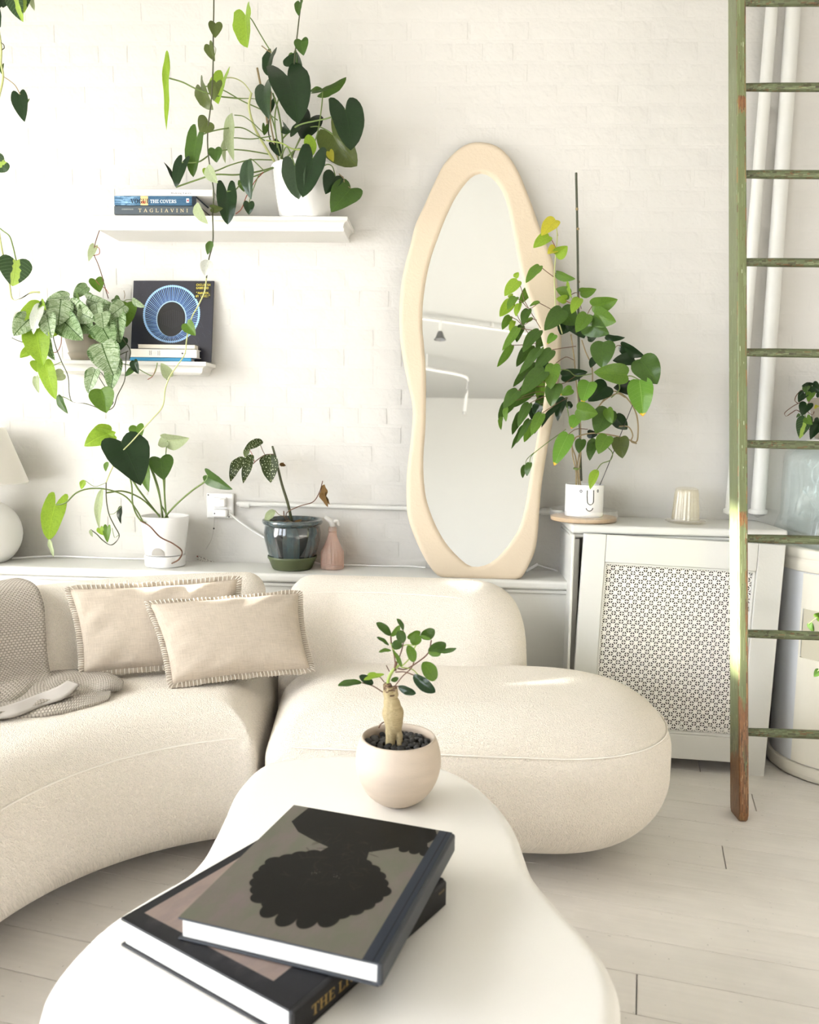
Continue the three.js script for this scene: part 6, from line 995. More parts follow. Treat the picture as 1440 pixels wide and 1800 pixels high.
// --- spotted begonia in the dark glazed pot
{
  const c = onZ(514, 1010, 0.115); c.y = LEDGE; const s = 3.08 / FOCAL;
  const sc = thing('plant_saucer', 'dark green plastic saucer under the glazed pot on the ledge', 'saucer', c.clone());
  part('saucer', lathe([[0, 0.001], [34 * s, 0.001], [36 * s, 3 * s], [42 * s, 18 * s], [44 * s, 20 * s], [44 * s, 24 * s], [42 * s, 24 * s], [35 * s, 4 * s], [0, 4 * s]], 56, c.x, c.y, c.z), M.saucerGreen, sc);
  const b = c.y + 4.2 * s, t = thing('potted_begonia', 'sparse spotted begonia in a dark blue-grey glazed pot on the ledge', 'plant', V3(c.x, b, c.z));
  const glaze = Ph(0xffffff, 0.12, { clearcoat: 0.9, clearcoatRoughness: 0.06, map: cTex(1024, 512, (x, w, h) => {
    x.fillStyle = '#39474a'; x.fillRect(0, 0, w, h); const r = rng(23);
    for (let i = 0; i < 1400; i++) { x.fillStyle = ['rgba(60,78,82,0.22)', 'rgba(30,38,42,0.22)', 'rgba(84,76,54,0.14)', 'rgba(96,112,112,0.12)'][(r() * 4) | 0]; x.beginPath(); x.ellipse(r() * w, r() * h, 4 + r() * 16, 8 + r() * 34, 0, 0, 7); x.fill(); }
    for (let k = 0; k < 7; k++) { const cx = ((k + 0.4 + 0.3 * r()) / 7) * w; x.fillStyle = 'rgba(14,18,22,0.75)'; x.beginPath(); x.moveTo(cx - 70, h * 0.45); x.quadraticCurveTo(cx - 14, h * 0.62, cx - 12, h); x.lineTo(cx + 14, h); x.quadraticCurveTo(cx + 16, h * 0.62, cx + 62, h * 0.4); x.quadraticCurveTo(cx, h * 0.66, cx - 70, h * 0.45); x.fill(); }
    x.fillStyle = '#4a4436'; x.fillRect(0, 0, w, h * 0.09);
  }) });
  part('pot', lathe([[0, 0], [33 * s, 0], [35.5 * s, 3 * s], [45 * s, 30 * s], [50 * s, 50 * s], [51 * s, 62 * s], [49 * s, 73 * s], [48.5 * s, 75 * s], [52 * s, 76.5 * s], [54 * s, 80 * s], [53.5 * s, 84 * s], [51 * s, 86 * s], [47 * s, 84 * s], [45 * s, 76 * s], [0, 76 * s]], 72, c.x, b, c.z), glaze, t);
  soilTop(t, 45.5 * s, c.x, b + 78 * s, c.z);
  const q = plant(t, 3.6, 340, 740, 0.12, 171, 'lance');
  q.leaves([[440, 128, 318, 190, 50, 'z', 0.03, 0.02, 0.6], [350, 172, 326, 232, 36, 'o', 0.04, 0, 0.5], [320, 228, 235, 385, 66, 'z', 0.05, 0.02, 0.5, null, { bend: 0.2 }], [372, 212, 315, 396, 58, 'z', 0.05, 0.02, 0.6, null, { bend: -0.2 }], [490, 212, 490, 392, 104, 'z', 0.05, 0.02, 0.4], [452, 214, 470, 330, 50, 'z', 0.03, 0.02, 0.6], [516, 566, 449, 642, 46, 'p', 0.04, 0.01, 0.5], [828, 402, 852, 546, 42, 'n', 0.03, 0.01, 0.8, null, { wave: 0.08 }], [828, 420, 866, 530, 22, 'n', 0.03, 0.02, 0.9, null, { wave: 0.1 }], [546, 272, 585, 282, 22, 'n', 0.02], [548, 282, 572, 262, 20, 'n', 0.02], [590, 640, 560, 655, 16, 'n', 0.02], [640, 640, 690, 625, 14, 'n', 0.03]]);
  q.stem('stemDark', [0.0038, 0.0045, 0.005, 0.0055, 0.006], [[500, 160, 0.02], [515, 212, 0.02], [560, 400, 0.01], [600, 530, 0.0], [628, 660, -0.02]]);
  q.stem('stemBrown', 0.0018, [[518, 210, 0.02], [452, 216, 0.03], [400, 250, 0.04], [372, 272, 0.05], [340, 262, 0.05]]); q.stem('stemBrown', 0.0013, [[425, 154, 0.03], [440, 190, 0.03], [454, 216, 0.03]]); q.stem('stemRed', 0.0013, [[350, 172, 0.04], [372, 212, 0.05], [388, 258, 0.05]]);
  q.stem('stemBrown', 0.0018, [[610, 640, 0.0], [588, 588, 0.01], [670, 540, 0.02], [760, 510, 0.03], [800, 445, 0.03], [818, 380, 0.03]]); q.stem('stemBrown', 0.002, [[600, 640, 0.0], [575, 602, 0.01], [572, 570, 0.01]]); q.stem('stemTan', 0.0012, [[516, 566, 0.04], [548, 596, 0.02], [582, 602, 0.01]]); q.stem('stemTan', 0.001, [[545, 652, 0.02], [600, 632, 0.01], [650, 650, 0.01]]); q.stem('stemTan', 0.001, [[640, 655, 0.02], [668, 632, 0.02], [692, 648, 0.02]]);
}
// --- climbing plant in the white face pot on the radiator cover
{
  const c = onZ(1026, 904, 0.17), s = 3.02 / FOCAL; c.y = RT;
  const tr = thing('plant_tray', 'round clear plastic tray with a cork disc on the radiator cover corner', 'tray', V3(c.x, RT, c.z));
  part('cork', lathe([[0, 0.001], [56 * s, 0.001], [57 * s, 2 * s], [57 * s, 7 * s], [56 * s, 8 * s], [0, 8 * s]], 64, c.x, RT, c.z), S(0xffffff, 0.9, { map: dTex(256, (x, y) => { const v = 0.62 + 0.5 * (Cn(x, y) - 0.5) + 0.3 * (B(x, y) - 0.5); return [Math.min(255, v * 300), v * 258, v * 205]; }, { color: true, repeat: [6, 6] }) }), tr);
  part('rim', lathe([[57.6 * s, 1.5 * s], [58.2 * s, 5 * s], [59.5 * s, 20 * s], [58.8 * s, 20.4 * s], [57.4 * s, 8.4 * s]], 64, c.x, RT, c.z), Ph(rgb(0.97, 0.97, 0.97), 0.1, { transmission: 0.95, thickness: 0, ior: 1.45, side: THREE.DoubleSide }), tr);
  const b = RT + 8.2 * s, t = thing('potted_climber', 'bushy green climbing plant on a bamboo pole in a white pot with a drawn face', 'plant', V3(c.x, b, c.z)), R = 33 * s, Hh = 56 * s;
  part('pot', lathe([[0, 0], [R - 0.004, 0], [R - 0.001, 0.003], [R, 0.008], [R, Hh - 0.002], [R - 0.001, Hh], [R - 0.0045, Hh], [R - 0.005, Hh - 0.004], [R - 0.005, Hh - 0.018], [0, Hh - 0.018]], 64, c.x, b, c.z), M.whitePlastic, t);
  soilTop(t, R - 0.0056, c.x, b + Hh - 0.014, c.z);
  // drawn face: eyes, long nose, smile
  const on = (x, y) => { const p = onZ(700 + x / 2.88, 560 + y / 2.88, c.z + R), a = Math.asin(clamp((p.x - c.x) / R, -0.97, 0.97)); return V3(c.x + (R + 0.0002) * Math.sin(a), p.y, c.z + (R + 0.0002) * Math.cos(a)); };
  const ink = []; const arc = (cx, cy, rx, ry, a0, a1, n = 14) => Array.from({ length: n + 1 }, (_, i) => { const a = lerp(a0, a1, i / n); return on(cx + rx * Math.cos(a), cy + ry * Math.sin(a)); });
  ink.push(tube(arc(927, 874, 5, 6, 0, 6.1), 0.0014, 24, 5), tube(arc(1014, 874, 3.4, 6, 0, 6.1), 0.0014, 24, 5), tube([on(958, 870), on(957, 900), on(958, 925), ...arc(974, 925, 16, 18, 3.1, 0.05), on(991, 900), on(991, 870)], 0.0017, 50, 5), tube(arc(969, 955, 18, 20, 2.9, 0.25), 0.0016, 20, 5));
  part('drawn_face', merge(ink), M.ink, t);
  part('bamboo_pole', tube([[1013, 304], [1015, 400], [1016.5, 520], [1018, 660], [1020, 780], [1022, 845]].map(([x, y], i) => onZ(x, y, 0.13 + 0.008 * i)), 0.0042, 40, 10), M.bamboo, t);
  const q7 = plant(t, 2.88, 680, 220, 0.19, 181, 'ovate'), q = plant(t, 2.88, 700, 560, 0.19, 191, 'ovate');
  part('pole_node', merge([[1014.4, 367], [1016, 402], [1017, 495]].map(([x, y]) => tube([onZ(x, y - 1, 0.14), onZ(x, y + 2, 0.14)], 0.0052, 2, 10))), M.stemTan, t);
  q7.leaves([
    [855, 480, 783, 560, 66, 'y', 0.03, 0.02, 0.4], [822, 562, 742, 622, 54, 'l', 0.03, 0.02, 0.4], [855, 624, 814, 652, 42, 'y', 0.03, 0.02, 0.3], [855, 655, 916, 612, 58, 'l', 0.03, 0.02, 0.3], [774, 712, 704, 800, 46, 'b', 0.04, 0.02, 0.6], [860, 748, 956, 778, 38, 'b', 0.02, 0.02, 0.6], [925, 862, 856, 828, 54, 'b', 0.02, 0.02, 0.3], [910, 880, 858, 878, 40, 'l', 0.03], [664, 788, 597, 866, 58, 'l', 0.05, 0.02, 0.4], [650, 772, 668, 745, 26, 'l', 0.05],
    [654, 870, 612, 936, 40, 'b', 0.06, 0.02, 0.6], [672, 905, 655, 970, 32, 'l', 0.05, 0.01, 0.5], [717, 932, 690, 1016, 44, 'f', 0.05, 0.02, 0.4], [775, 895, 722, 918, 18, 'b', 0.04, 0.01, 0.5, 'lance'], [975, 876, 936, 955, 52, 'l', 0.05, 0.02, 0.2], [915, 790, 938, 880, 16, 'l', 0.03, 0.01, 0.7, 'lance'], [980, 845, 1062, 830, 48, 'b', 0.0, 0.03, 0.5], [1040, 915, 1170, 882, 78, 'b', 0.06, 0.04, 0.3], [1050, 958, 1162, 996, 92, 'b', 0.08, 0.04, 0.2], [1000, 1000, 1127, 1056, 96, 'f', 0.06, 0.04, 0.2], [890, 935, 798, 1040, 84, 'f', 0.05, 0.03, 0.2], [880, 940, 962, 1012, 96, 'f', 0.0], [1015, 958, 958, 1050, 68, 'b', 0.08, 0.02, 0.2], [665, 1026, 584, 1142, 42, 'b', 0.08, 0.02, 0.6, null, { bend: -0.25 }], [772, 1040, 688, 1152, 56, 'f', 0.06, 0.02, 0.5], [930, 992, 880, 1062, 84, 'd', -0.02], [940, 1000, 1000, 1080, 90, 'd', -0.03], [850, 1060, 812, 1110, 40, 'e', 0.05, 0.02, 0.3],
  ]);
  const st7 = (m, rad, ...p) => q7.stem(m, rad, p);
  st7('stemPale', 0.0022, [890, 1060, 0.0], [858, 945, 0.02], [852, 850, 0.02], [848, 760, 0.02], [856, 655, 0.02], [863, 560, 0.02], [855, 480, 0.03]); st7('stemRed', 0.0015, [866, 560, 0.02], [860, 520, 0.02], [852, 485, 0.03]); st7('stemRed', 0.0013, [855, 620, 0.02], [840, 590, 0.03], [822, 562, 0.03]); st7('stemBrown', 0.0014, [845, 768, 0.02], [805, 738, 0.03], [774, 712, 0.04]); st7('stemBrown', 0.0014, [855, 945, 0.02], [810, 920, 0.03], [772, 900, 0.04]); st7('stemGreen', 0.0014, [852, 750, 0.02], [880, 744, 0.02], [862, 748, 0.02]);
  st7('stemBrown', 0.0013, [664, 788, 0.05], [682, 830, 0.05], [694, 880, 0.05], [720, 930, 0.05], [780, 1030, 0.04]); st7('stemBrown', 0.0013, [654, 872, 0.06], [690, 900, 0.05], [722, 928, 0.05], [775, 895, 0.04]); st7('stemBrown', 0.0014, [665, 1026, 0.08], [720, 1036, 0.06], [790, 1040, 0.04]); st7('stemBrown', 0.0014, [1040, 915, 0.06], [1020, 950, 0.04], [1000, 1000, 0.02]); st7('stemBrown', 0.0014, [925, 862, 0.02], [965, 850, 0.0], [985, 930, 0.0]); st7('stemRed', 0.0013, [975, 876, 0.05], [930, 900, 0.03], [890, 870, 0.03]);
  q.leaves([
    [1040, 118, 1034, 252, 116, 'f', 0.09, 0.02, 0.1], [1160, 285, 990, 272, 96, 'b', 0.1, 0.02, 0.2], [1196, 205, 1086, 214, 60, 'd', 0.05, 0.02, 0.4], [1128, 136, 1248, 190, 56, 'd', 0.05, 0.03, 0.5], [1225, 205, 1313, 332, 126, 'f', 0.08, 0.03, -0.15], [1222, 312, 1240, 496, 114, 'e', 0.09, 0.03, 0.1], [1190, 352, 1090, 350, 66, 'k', 0.02, 0.02, 0.2], [788, 232, 768, 362, 76, 'b', 0.1, 0.02, 0.2], [800, 332, 774, 446, 78, 'f', 0.11, 0.02, 0.2], [968, 322, 934, 428, 84, 'e', 0.1, 0.03, 0.15], [1060, 342, 962, 420, 96, 'd', 0.05, 0.02, 0.2], [905, 458, 1012, 482, 86, 'b', 0.12, 0.02, 0.2], [1066, 462, 1000, 582, 108, 'f', 0.07, 0.02, 0.15], [1060, 456, 1085, 530, 50, 'b', 0.1, 0.02, 0.4],
    [905, 496, 878, 558, 58, 'e', 0.11, 0.02, 0.2], [930, 612, 914, 682, 52, 'f', 0.1, 0.01, 0.2], [1000, 612, 970, 720, 50, 'f', 0.08, 0.02, 0.4], [1060, 594, 1014, 686, 76, 'b', 0.1, 0.02, 0.2], [1126, 602, 1136, 708, 78, 'o', 0.06, 0.02, 0.2], [862, 586, 790, 746, 82, 'e', 0.13, 0.03, 0.2], [1006, 765, 972, 866, 42, 'l', 0.11, 0.02, 0.3, 'lance'], [666, 730, 652, 798, 34, 'f', 0.06, 0.01, 0.5], [606, 364, 534, 456, 62, 'f', 0.1, 0.02, 0.4], [548, 452, 547, 522, 26, 'b', 0.1, 0.01, 0.5], [664, 430, 608, 550, 48, 'f', 0.09, 0.02, 0.5], [716, 436, 690, 490, 52, 'd', 0.03], [726, 482, 674, 592, 54, 'b', 0.09, 0.02, 0.4], [666, 512, 600, 632, 30, 'f', 0.08, 0.02, 0.7, null, { bend: -0.2 }], [806, 446, 726, 552, 28, 'd', 0.07, 0.02, 0.7], [742, 262, 622, 388, 78, 'f', 0.1, 0.02, 0.3], [778, 160, 690, 262, 62, 'f', 0.08, 0.02, 0.4], [722, 152, 612, 284, 44, 'f', 0.07, 0.02, 0.6, null, { bend: -0.15 }], [842, 402, 808, 520, 46, 'd', 0.03, 0.01, 0.5], [1100, 492, 1160, 562, 66, 'd', 0.03], [880, 356, 822, 388, 46, 'e', 0.09], [740, 210, 700, 300, 60, 'd', 0.03], [1000, 200, 975, 250, 40, 'd', 0.02], [880, 430, 850, 450, 34, 'd', 0.02], [960, 100, 1010, 80, 40, 'd', 0.0], [1050, 90, 1150, 96, 30, 'd', 0.05, 0.03, 0.6], [830, 290, 960, 270, 60, 'd', -0.02], [960, 580, 1010, 588, 40, 'k', 0.0],
  ]);
  const st = (m, rad, ...p) => q.stem(m, rad, p);
  st('stemTan', 0.0026, [905, 850, 0.0], [900, 770, 0.0], [882, 680, 0.01], [888, 610, 0.02], [930, 590, 0.03]); st('stemTan', 0.0026, [915, 850, 0.0], [908, 770, 0.0], [898, 700, 0.0], [880, 640, 0.0], [900, 600, 0.02]); st('stemTan', 0.0024, [925, 850, 0.01], [915, 770, 0.01], [925, 680, 0.01], [925, 640, 0.01]); st('stemTan', 0.0024, [900, 850, -0.01], [902, 780, -0.01], [925, 600, -0.01], [900, 300, -0.01], [890, 190, 0.0], [875, 80, 0.0]);
  part('tie', tube([q.P(890, 758), q.P(905, 762, 0.012), q.P(920, 757)], 0.004, 8, 8), M.stemGreen, t);
  st('stemTan', 0.0026, [925, 590, 0.02], [990, 580, 0.04], [1090, 592, 0.05], [1160, 610, 0.05], [1205, 625, 0.05], [1215, 570, 0.05], [1208, 490, 0.05], [1180, 430, 0.05], [1130, 380, 0.04], [1080, 370, 0.02], [1020, 440, 0.0]); st('stemTan', 0.0024, [1120, 545, 0.05], [1165, 548, 0.05], [1188, 590, 0.05], [1180, 622, 0.05], [1208, 632, 0.06]); st('stemGreen', 0.0022, [1080, 400, 0.03], [1120, 360, 0.05], [1122, 318, 0.07], [1170, 290, 0.08], [1225, 312, 0.09]);
  st('stemTan', 0.0022, [985, 330, 0.0], [980, 240, 0.02], [950, 170, 0.02], [930, 110, 0.0]); st('stemGreen', 0.002, [800, 258, 0.06], [860, 262, 0.05], [900, 290, 0.02], [980, 280, 0.03]); st('stemBrown', 0.0014, [780, 158, 0.08], [840, 148, 0.05], [900, 140, 0.02]); st('stemBrown', 0.0014, [660, 340, 0.09], [730, 322, 0.07], [830, 330, 0.05], [900, 290, 0.02]); st('stemBrown', 0.0014, [800, 225, 0.08], [850, 195, 0.05], [890, 210, 0.02]); st('stemBrown', 0.0014, [664, 430, 0.09], [720, 402, 0.08], [800, 380, 0.05]); st('stemBrown', 0.0014, [726, 480, 0.09], [790, 440, 0.07], [860, 400, 0.04]); st('stemBrown', 0.0014, [606, 364, 0.1], [690, 345, 0.08], [750, 345, 0.06]); st('stemBrown', 0.0014, [1092, 160, 0.06], [1108, 138, 0.06], [1130, 136, 0.05]);
  st('stemGreen', 0.0018, [850, 400, 0.04], [860, 470, 0.06], [872, 520, 0.06], [900, 498, 0.1]); st('stemGreen', 0.0018, [1006, 766, 0.11], [1030, 735, 0.1], [1076, 715, 0.08], [1085, 680, 0.07], [1060, 650, 0.06]); st('stemBrown', 0.0014, [862, 586, 0.13], [900, 560, 0.1], [960, 560, 0.05]); st('stemTan', 0.0022, [1010, 450, 0.02], [1050, 410, 0.05], [1110, 380, 0.06], [1150, 400, 0.06]); st('stemGreen', 0.0016, [666, 730, 0.06], [672, 700, 0.06], [740, 640, 0.05], [850, 560, 0.04]);
  part('support_wire', tube([q.P(1192, 425, 0.06), q.P(1110, 628, 0.05), q.P(1040, 800, 0.02), q.P(1018, 850, 0.0)], 0.0014, 16, 6), M.black, t);
}
// --- ivy in a pale pot on the glass vessel
{
  const cx = 1.405, cz = 0.235, y0 = onZ(1392, 782, 0.24).y + 0.0228, t = thing('potted_ivy', 'small trailing heart-leaf plant in a pale pot standing on the glass vessel', 'plant', V3(cx, y0, cz)), R = cx - onZ(1429, 720, 0.24).x;
  part('pot', lathe([[0, 0], [R * 0.8, 0], [R * 0.84, 0.004], [R, 0.13], [R * 1.02, 0.14], [R * 0.96, 0.14], [R * 0.92, 0.12], [0, 0.12]], 40, cx, y0, cz), M.terracotta, t);
  soilTop(t, R * 0.92, cx, y0 + 0.124, cz);
  const q = plant(t, 5.625, 1370, 640, 0.32, 201, 'heart');
  q.leaves([[300, 215, 220, 220, 52, 'd', 0.03, 0.02, 0.4], [290, 200, 345, 188, 40, 'd', 0.02, 0.02, 0.4], [330, 215, 410, 280, 100, 'd', 0.05, 0.02, 0.2], [270, 225, 260, 290, 60, 'f', 0.05, 0.02, 0.2], [250, 290, 190, 380, 76, 'd', 0.05, 0.02, 0.3], [320, 285, 285, 375, 70, 'b', 0.06, 0.02, 0.3], [235, 265, 195, 320, 36, 'd', 0.04, 0.02, 0.5], [275, 395, 225, 512, 108, 'd', 0.06, 0.02, 0.2], [262, 540, 203, 738, 124, 'v', 0.07, 0.02, 0.2], [272, 530, 330, 600, 70, 'b', 0.08, 0.02, 0.3], [400, 590, 308, 748, 96, 'd', 0.06, 0.02, 0.3], [300, 575, 275, 640, 60, 'd', 0.05, 0.02, 0.3], [200, 495, 168, 530, 24, 'f', 0.05], [395, 545, 360, 610, 60, 'd', 0.05], [380, 410, 348, 446, 30, 'y', 0.06, 0.01, 0.4], [395, 230, 420, 340, 90, 'd', 0.04], [395, 320, 372, 285, 40, 'd', 0.03]]);
  q.stem('stemBrown', 0.0015, [[290, 260, 0.02], [218, 260, 0.04], [165, 320, 0.05], [156, 362, 0.05], [182, 386, 0.05]]); q.stem('stemBrown', 0.0015, [[230, 370, 0.04], [190, 388, 0.05], [120, 428, 0.06], [52, 490, 0.06], [68, 514, 0.06], [128, 478, 0.06], [170, 455, 0.05], [205, 470, 0.05]]); q.stem('stemBrown', 0.0014, [[330, 320, 0.02], [285, 400, 0.05], [290, 480, 0.06], [330, 500, 0.06], [345, 470, 0.05]]); q.stem('stemGreen', 0.0014, [[270, 390, 0.06], [284, 450, 0.07], [255, 500, 0.07], [266, 540, 0.07]]); q.stem('stemBrown', 0.0013, [[296, 640, 0.06], [320, 672, 0.06], [336, 668, 0.06]]);
}
{ // tips of a plant reaching in beside the cabinet
  const t = thing('trailing_stem', 'leafy vine tips trailing in front of the round cabinet door', 'vine', onZ(1445, 1100, 0.52)), q = plant(t, 1, 0, 0, 0.52, 211, 'heart');
  q.stem('stemGreen', 0.0014, [[1462, 900, 0.02], [1452, 1000, 0.02], [1440, 1082, 0], [1430, 1090, 0], [1422, 1097, 0]]); q.stem('stemGreen', 0.0014, [[1462, 900, 0.02], [1466, 1050, 0.02], [1454, 1160, 0.01], [1446, 1170, 0], [1438, 1180, 0]]);
  q.leaves([[1424, 1097, 1431, 1112, 9, 'f', 0, 0.01, 0.3], [1436, 1086, 1450, 1078, 14, 'b', 0, 0.01, 0.2], [1442, 1180, 1431, 1190, 12, 'f', 0, 0.01, 0.3], [1444, 1178, 1458, 1186, 14, 'f', 0, 0.01, 0.3]]);
}
// --- bonsai in the round pot on the coffee table
{
  const k0 = onY(697, 1420, TT), c = V3(k0.x, TT + 0.0006, k0.z - 0.03), dist = CAM.distanceTo(V3(c.x, c.y + 0.07, c.z)), s = (c.clone().add(V3(0, 0.07, 0)).sub(CAM).dot(ray(720, 900).normalize())) / FOCAL;
  const t = thing('potted_bonsai', 'small bonsai fig with a swollen trunk in a round pale stone pot on the table', 'plant', c), R = 75 * s;
  const cl = Ph(0xffffff, 0.55, { map: dTex(256, (x, y) => { const v = 0.86 + 0.1 * (nD[((y * 2) & 255) * 256 + (x & 255)] - 0.5) + 0.06 * (A(x, y) - 0.5); return [v * 224, v * 206, v * 186]; }, { color: true }), bumpMap: paintBump, bumpScale: 0.0006 });
  const cy = 1.004 * R, prof = Array.from({ length: 22 }, (_, i) => { const a = lerp(-1.15, 0.5, i / 21); return [R * Math.cos(a), cy + R * 1.1 * Math.sin(a)]; });
  const topY = prof[21][1], topR = prof[21][0];
  part('pot', lathe([[0, 0.0], [prof[0][0] * 0.8, 0.0], ...prof, [topR - 0.002, topY + 0.003], [topR - 0.006, topY + 0.002], [topR - 0.007, topY - 0.006], [topR - 0.004, topY - 0.02], [topR, topY - 0.045], [0, topY - 0.045]], 72, c.x, c.y, c.z), cl, t);
  soilTop(t, topR * 0.98, c.x, c.y + topY - 0.022, c.z);
  const r = rng(61), geos = [0, 1, 2].map((i) => { const g = new THREE.IcosahedronGeometry(1, 2), p = g.attributes.position, q = rng(70 + i), a = q() * 6, b = q() * 6; for (let k = 0; k < p.count; k++) { const v = V3().fromBufferAttribute(p, k), n = 1 + 0.1 * Math.sin(v.x * 3 + a) + 0.08 * Math.sin(v.y * 4 + b); p.setXYZ(k, v.x * n, v.y * n, v.z * n); } const w = mergeVertices(g.deleteAttribute('normal').deleteAttribute('uv')); w.computeVertexNormals(); w.setAttribute('uv', new THREE.Float32BufferAttribute(new Float32Array(w.attributes.position.count * 2), 2)); return w; });
  const placed = [];
  for (let i = 0; i < 4000 && placed.length < 105; i++) { const a = r() * 6.283, q = Math.sqrt(r()) * (topR - 0.013), sz = 0.0048 + 0.0045 * r() * r(), x = q * Math.cos(a), z = q * Math.sin(a); if (Math.hypot(x + 0.004, z) < 0.016 || placed.some((p) => Math.hypot(p[0] - x, p[1] - z) < (p[2] + sz) * 0.98)) continue; placed.push([x, z, sz]); }
  for (const [x, z, sz] of placed) { const m = new THREE.Mesh(geos[(r() * 3) | 0], M.pebble[(r() * 4) | 0]); m.name = 'pebble'; m.position.set(x, topY - 0.0165 + 0.0035 * r() + sz * 0.4, z); m.scale.set(sz * (1 + 0.35 * r()), sz * 0.78, sz); m.rotation.set(r() * 0.5, r() * 6, r() * 0.5); m.castShadow = m.receiveShadow = true; t.add(m); }
  // trunk: swollen body on two short legs, narrowing to a cut crown
  const q = plant(t, 4.737, 560, 1060, c.z, 221, 'oval'), w = (v) => (v / 4.737) * s, p = (x, y, dz = 0) => q.P(x, y, dz);
  const seg = (a, ra, b, rb) => { const ba = b.clone().sub(a), L2 = ba.lengthSq(); return (v) => { const h = clamp(v.clone().sub(a).dot(ba) / L2, 0, 1); return v.distanceTo(a.clone().addScaledVector(ba, h)) - lerp(ra, rb, h); }; };
  const parts = [[580, 690, 30, 590, 760, 46], [590, 760, 46, 610, 840, 66], [610, 840, 66, 620, 920, 86], [620, 920, 86, 624, 990, 74], [624, 990, 74, 606, 1080, 46], [606, 1080, 44, 596, 1190, 38], [640, 1020, 50, 672, 1100, 25], [672, 1100, 25, 682, 1215, 24], [640, 760, 26, 638, 700, 16], [575, 740, 36, 560, 690, 24]].map(([a, b, ra, x, y, rb]) => seg(p(a, b), w(ra), p(x, y), w(rb)));
  const f = (x, y, z) => { const v = V3(x, y, z); let d = 1e3; for (const g of parts) d = smin(d, g(v), w(16)); return d + 0.00018 * Math.sin(y * 330 + x * 130) + 0.0003 * Math.sin(x * 500 + z * 420 + y * 60); };
  const lo = p(500, 1235), hi = p(740, 650), D2 = w(110);
  const bark = S(0xffffff, 0.8, { bumpMap: brickBump, bumpScale: 0.0015, map: cTex(512, 512, (x, W, H) => { x.fillStyle = '#a5946f'; x.fillRect(0, 0, W, H); const q2 = rng(12); for (let i = 0; i < 1500; i++) { x.fillStyle = ['rgba(140,128,84,0.3)', 'rgba(190,172,132,0.3)', 'rgba(112,98,66,0.3)'][(q2() * 3) | 0]; x.fillRect(q2() * W, q2() * H, 4 + q2() * 26, 2 + q2() * 4); } for (let i = 0; i < 420; i++) { x.fillStyle = ['#5d4632', '#47321f', '#79604a'][(q2() * 3) | 0]; x.fillRect(q2() * W, H * 0.2 * q2() * q2(), 6 + q2() * 30, 3 + q2() * 7); } }, { clamp: true }) });
  part('trunk', netSurface(f, [lo.x, lo.y, c.z - D2], [hi.x, hi.y, c.z + D2], 0.0016, (x, y, z) => [(x - lo.x + z - c.z + 0.05) * 9, (y - lo.y) / (hi.y - lo.y)]), bark, t);
  part('root', tube([p(545, 992), p(520, 1008, 0.004), p(502, 1040, 0.006)], 0.0016, 8, 6), M.stemBrown, t);
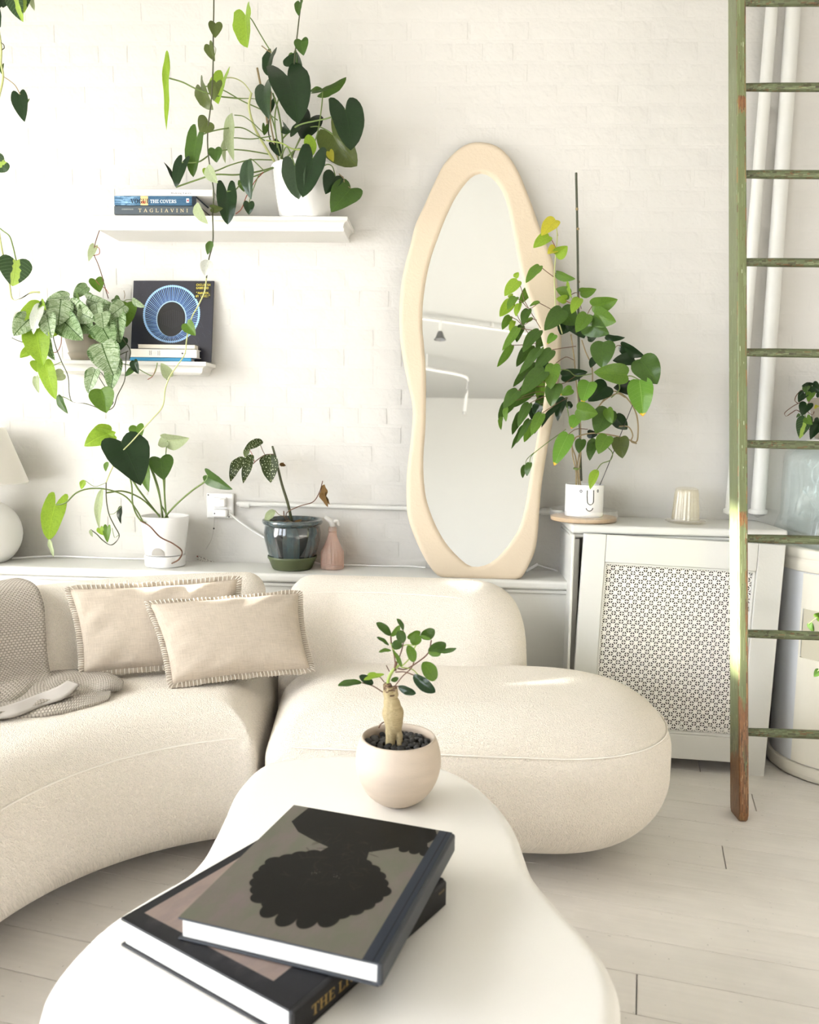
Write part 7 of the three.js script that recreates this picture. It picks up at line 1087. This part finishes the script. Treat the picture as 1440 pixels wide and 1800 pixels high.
  q.leaves([
    [602, 268, 480, 164, 62, 'f', 0.0, 0.01, 0.5], [604, 278, 676, 184, 46, 'b', 0.01, 0, 0.5], [706, 228, 650, 130, 36, 'f', 0.0, 0, 0.7], [706, 332, 668, 225, 80, 'f', 0.01, 0, 0.3], [586, 352, 484, 285, 28, 'f', 0.0, 0.01, 0.8], [698, 352, 608, 355, 76, 'f', 0.01, 0, 0.3], [606, 396, 502, 410, 30, 'b', 0.01, 0.01, 0.7], [738, 290, 850, 240, 62, 'b', 0.0, -0.01, 0.4], [800, 352, 812, 248, 92, 'b', 0.01, 0, 0.2], [852, 286, 968, 222, 92, 'f', 0.0, 0, 0.3], [850, 270, 936, 300, 30, 'b', 0.01, 0.01, 0.6], [796, 490, 742, 352, 74, 'b', 0.02, 0, 0.3], [915, 412, 1062, 335, 96, 'f', 0.0, 0, 0.3], [988, 395, 1150, 376, 38, 'f', 0.01, 0.02, 0.5], [915, 415, 1018, 428, 38, 'b', 0.02, 0.01, 0.5], [972, 644, 868, 492, 116, 'b', -0.01, 0, 0.15], [792, 600, 974, 744, 96, 'd', 0.02, 0.02, 0.2], [664, 695, 812, 754, 62, 'd', 0.02, 0.01, 0.4], [360, 664, 160, 688, 50, 'f', 0.0, 0.01, 0.5], [456, 676, 340, 605, 66, 'd', 0.0, 0, 0.3], [548, 594, 376, 640, 36, 'l', 0.02, 0.01, 0.6], [604, 646, 666, 622, 40, 'f', 0.01, 0, 0.4], [690, 530, 612, 382, 34, 'b', 0.02, 0, 0.5, 'lance'], [480, 585, 405, 600, 26, 'l', 0.02, 0, 0.5],
  ]);
  const st = (m, rad, ...a) => q.stem(m, rad, a);
  st('stemLime', [0.0042, 0.0036, 0.003], [575, 690, 0.0], [588, 620, 0.0], [625, 555, 0.0], [668, 520, 0.0]); st('stemBrown', 0.0016, [640, 520, 0.0], [632, 440, 0.0], [608, 340, 0.0], [602, 270, 0.0]); st('stemBrown', 0.0014, [650, 510, 0.0], [690, 400, 0.0], [706, 330, 0.0], [706, 228, 0.0]); st('stemLime', 0.0014, [690, 530, 0.01], [752, 468, 0.0], [800, 372, 0.0], [852, 286, 0.0]); st('stemBrown', 0.0014, [660, 545, 0.01], [720, 552, 0.0], [830, 490, 0.0], [916, 412, 0.0], [940, 310, 0.0]); st('stemBrown', 0.0012, [642, 684, 0.01], [700, 610, 0.01], [770, 545, 0.01], [796, 490, 0.02]); st('stemBrown', 0.0012, [535, 742, 0.0], [450, 690, 0.0], [360, 664, 0.0]); st('stemBrown', 0.001, [548, 660, 0.01], [520, 625, 0.01], [490, 600, 0.02]); st('stemLime', 0.0012, [690, 535, 0.0], [780, 552, 0.0], [850, 612, -0.01], [972, 644, -0.01]); st('stemBrown', 0.0012, [640, 575, 0.01], [720, 575, 0.02], [792, 600, 0.02]); st('stemLime', 0.0013, [600, 330, 0.0], [640, 420, 0.01], [690, 530, 0.01]); st('stemBrown', 0.0012, [640, 690, 0.01], [664, 695, 0.02]); st('stemLime', 0.0012, [670, 380, 0.0], [720, 350, 0.0], [800, 352, 0.01]);
  st('stemBrown', [0.0036, 0.003], [636, 560, 0.0], [645, 490, 0.0]); st('stemBrown', 0.001, [590, 570, 0.0], [565, 520, 0.0]);
}
scene.traverse((o) => { if (o.isMesh) { o.castShadow = true; o.receiveShadow = true; } });
renderer.render(scene, camera);
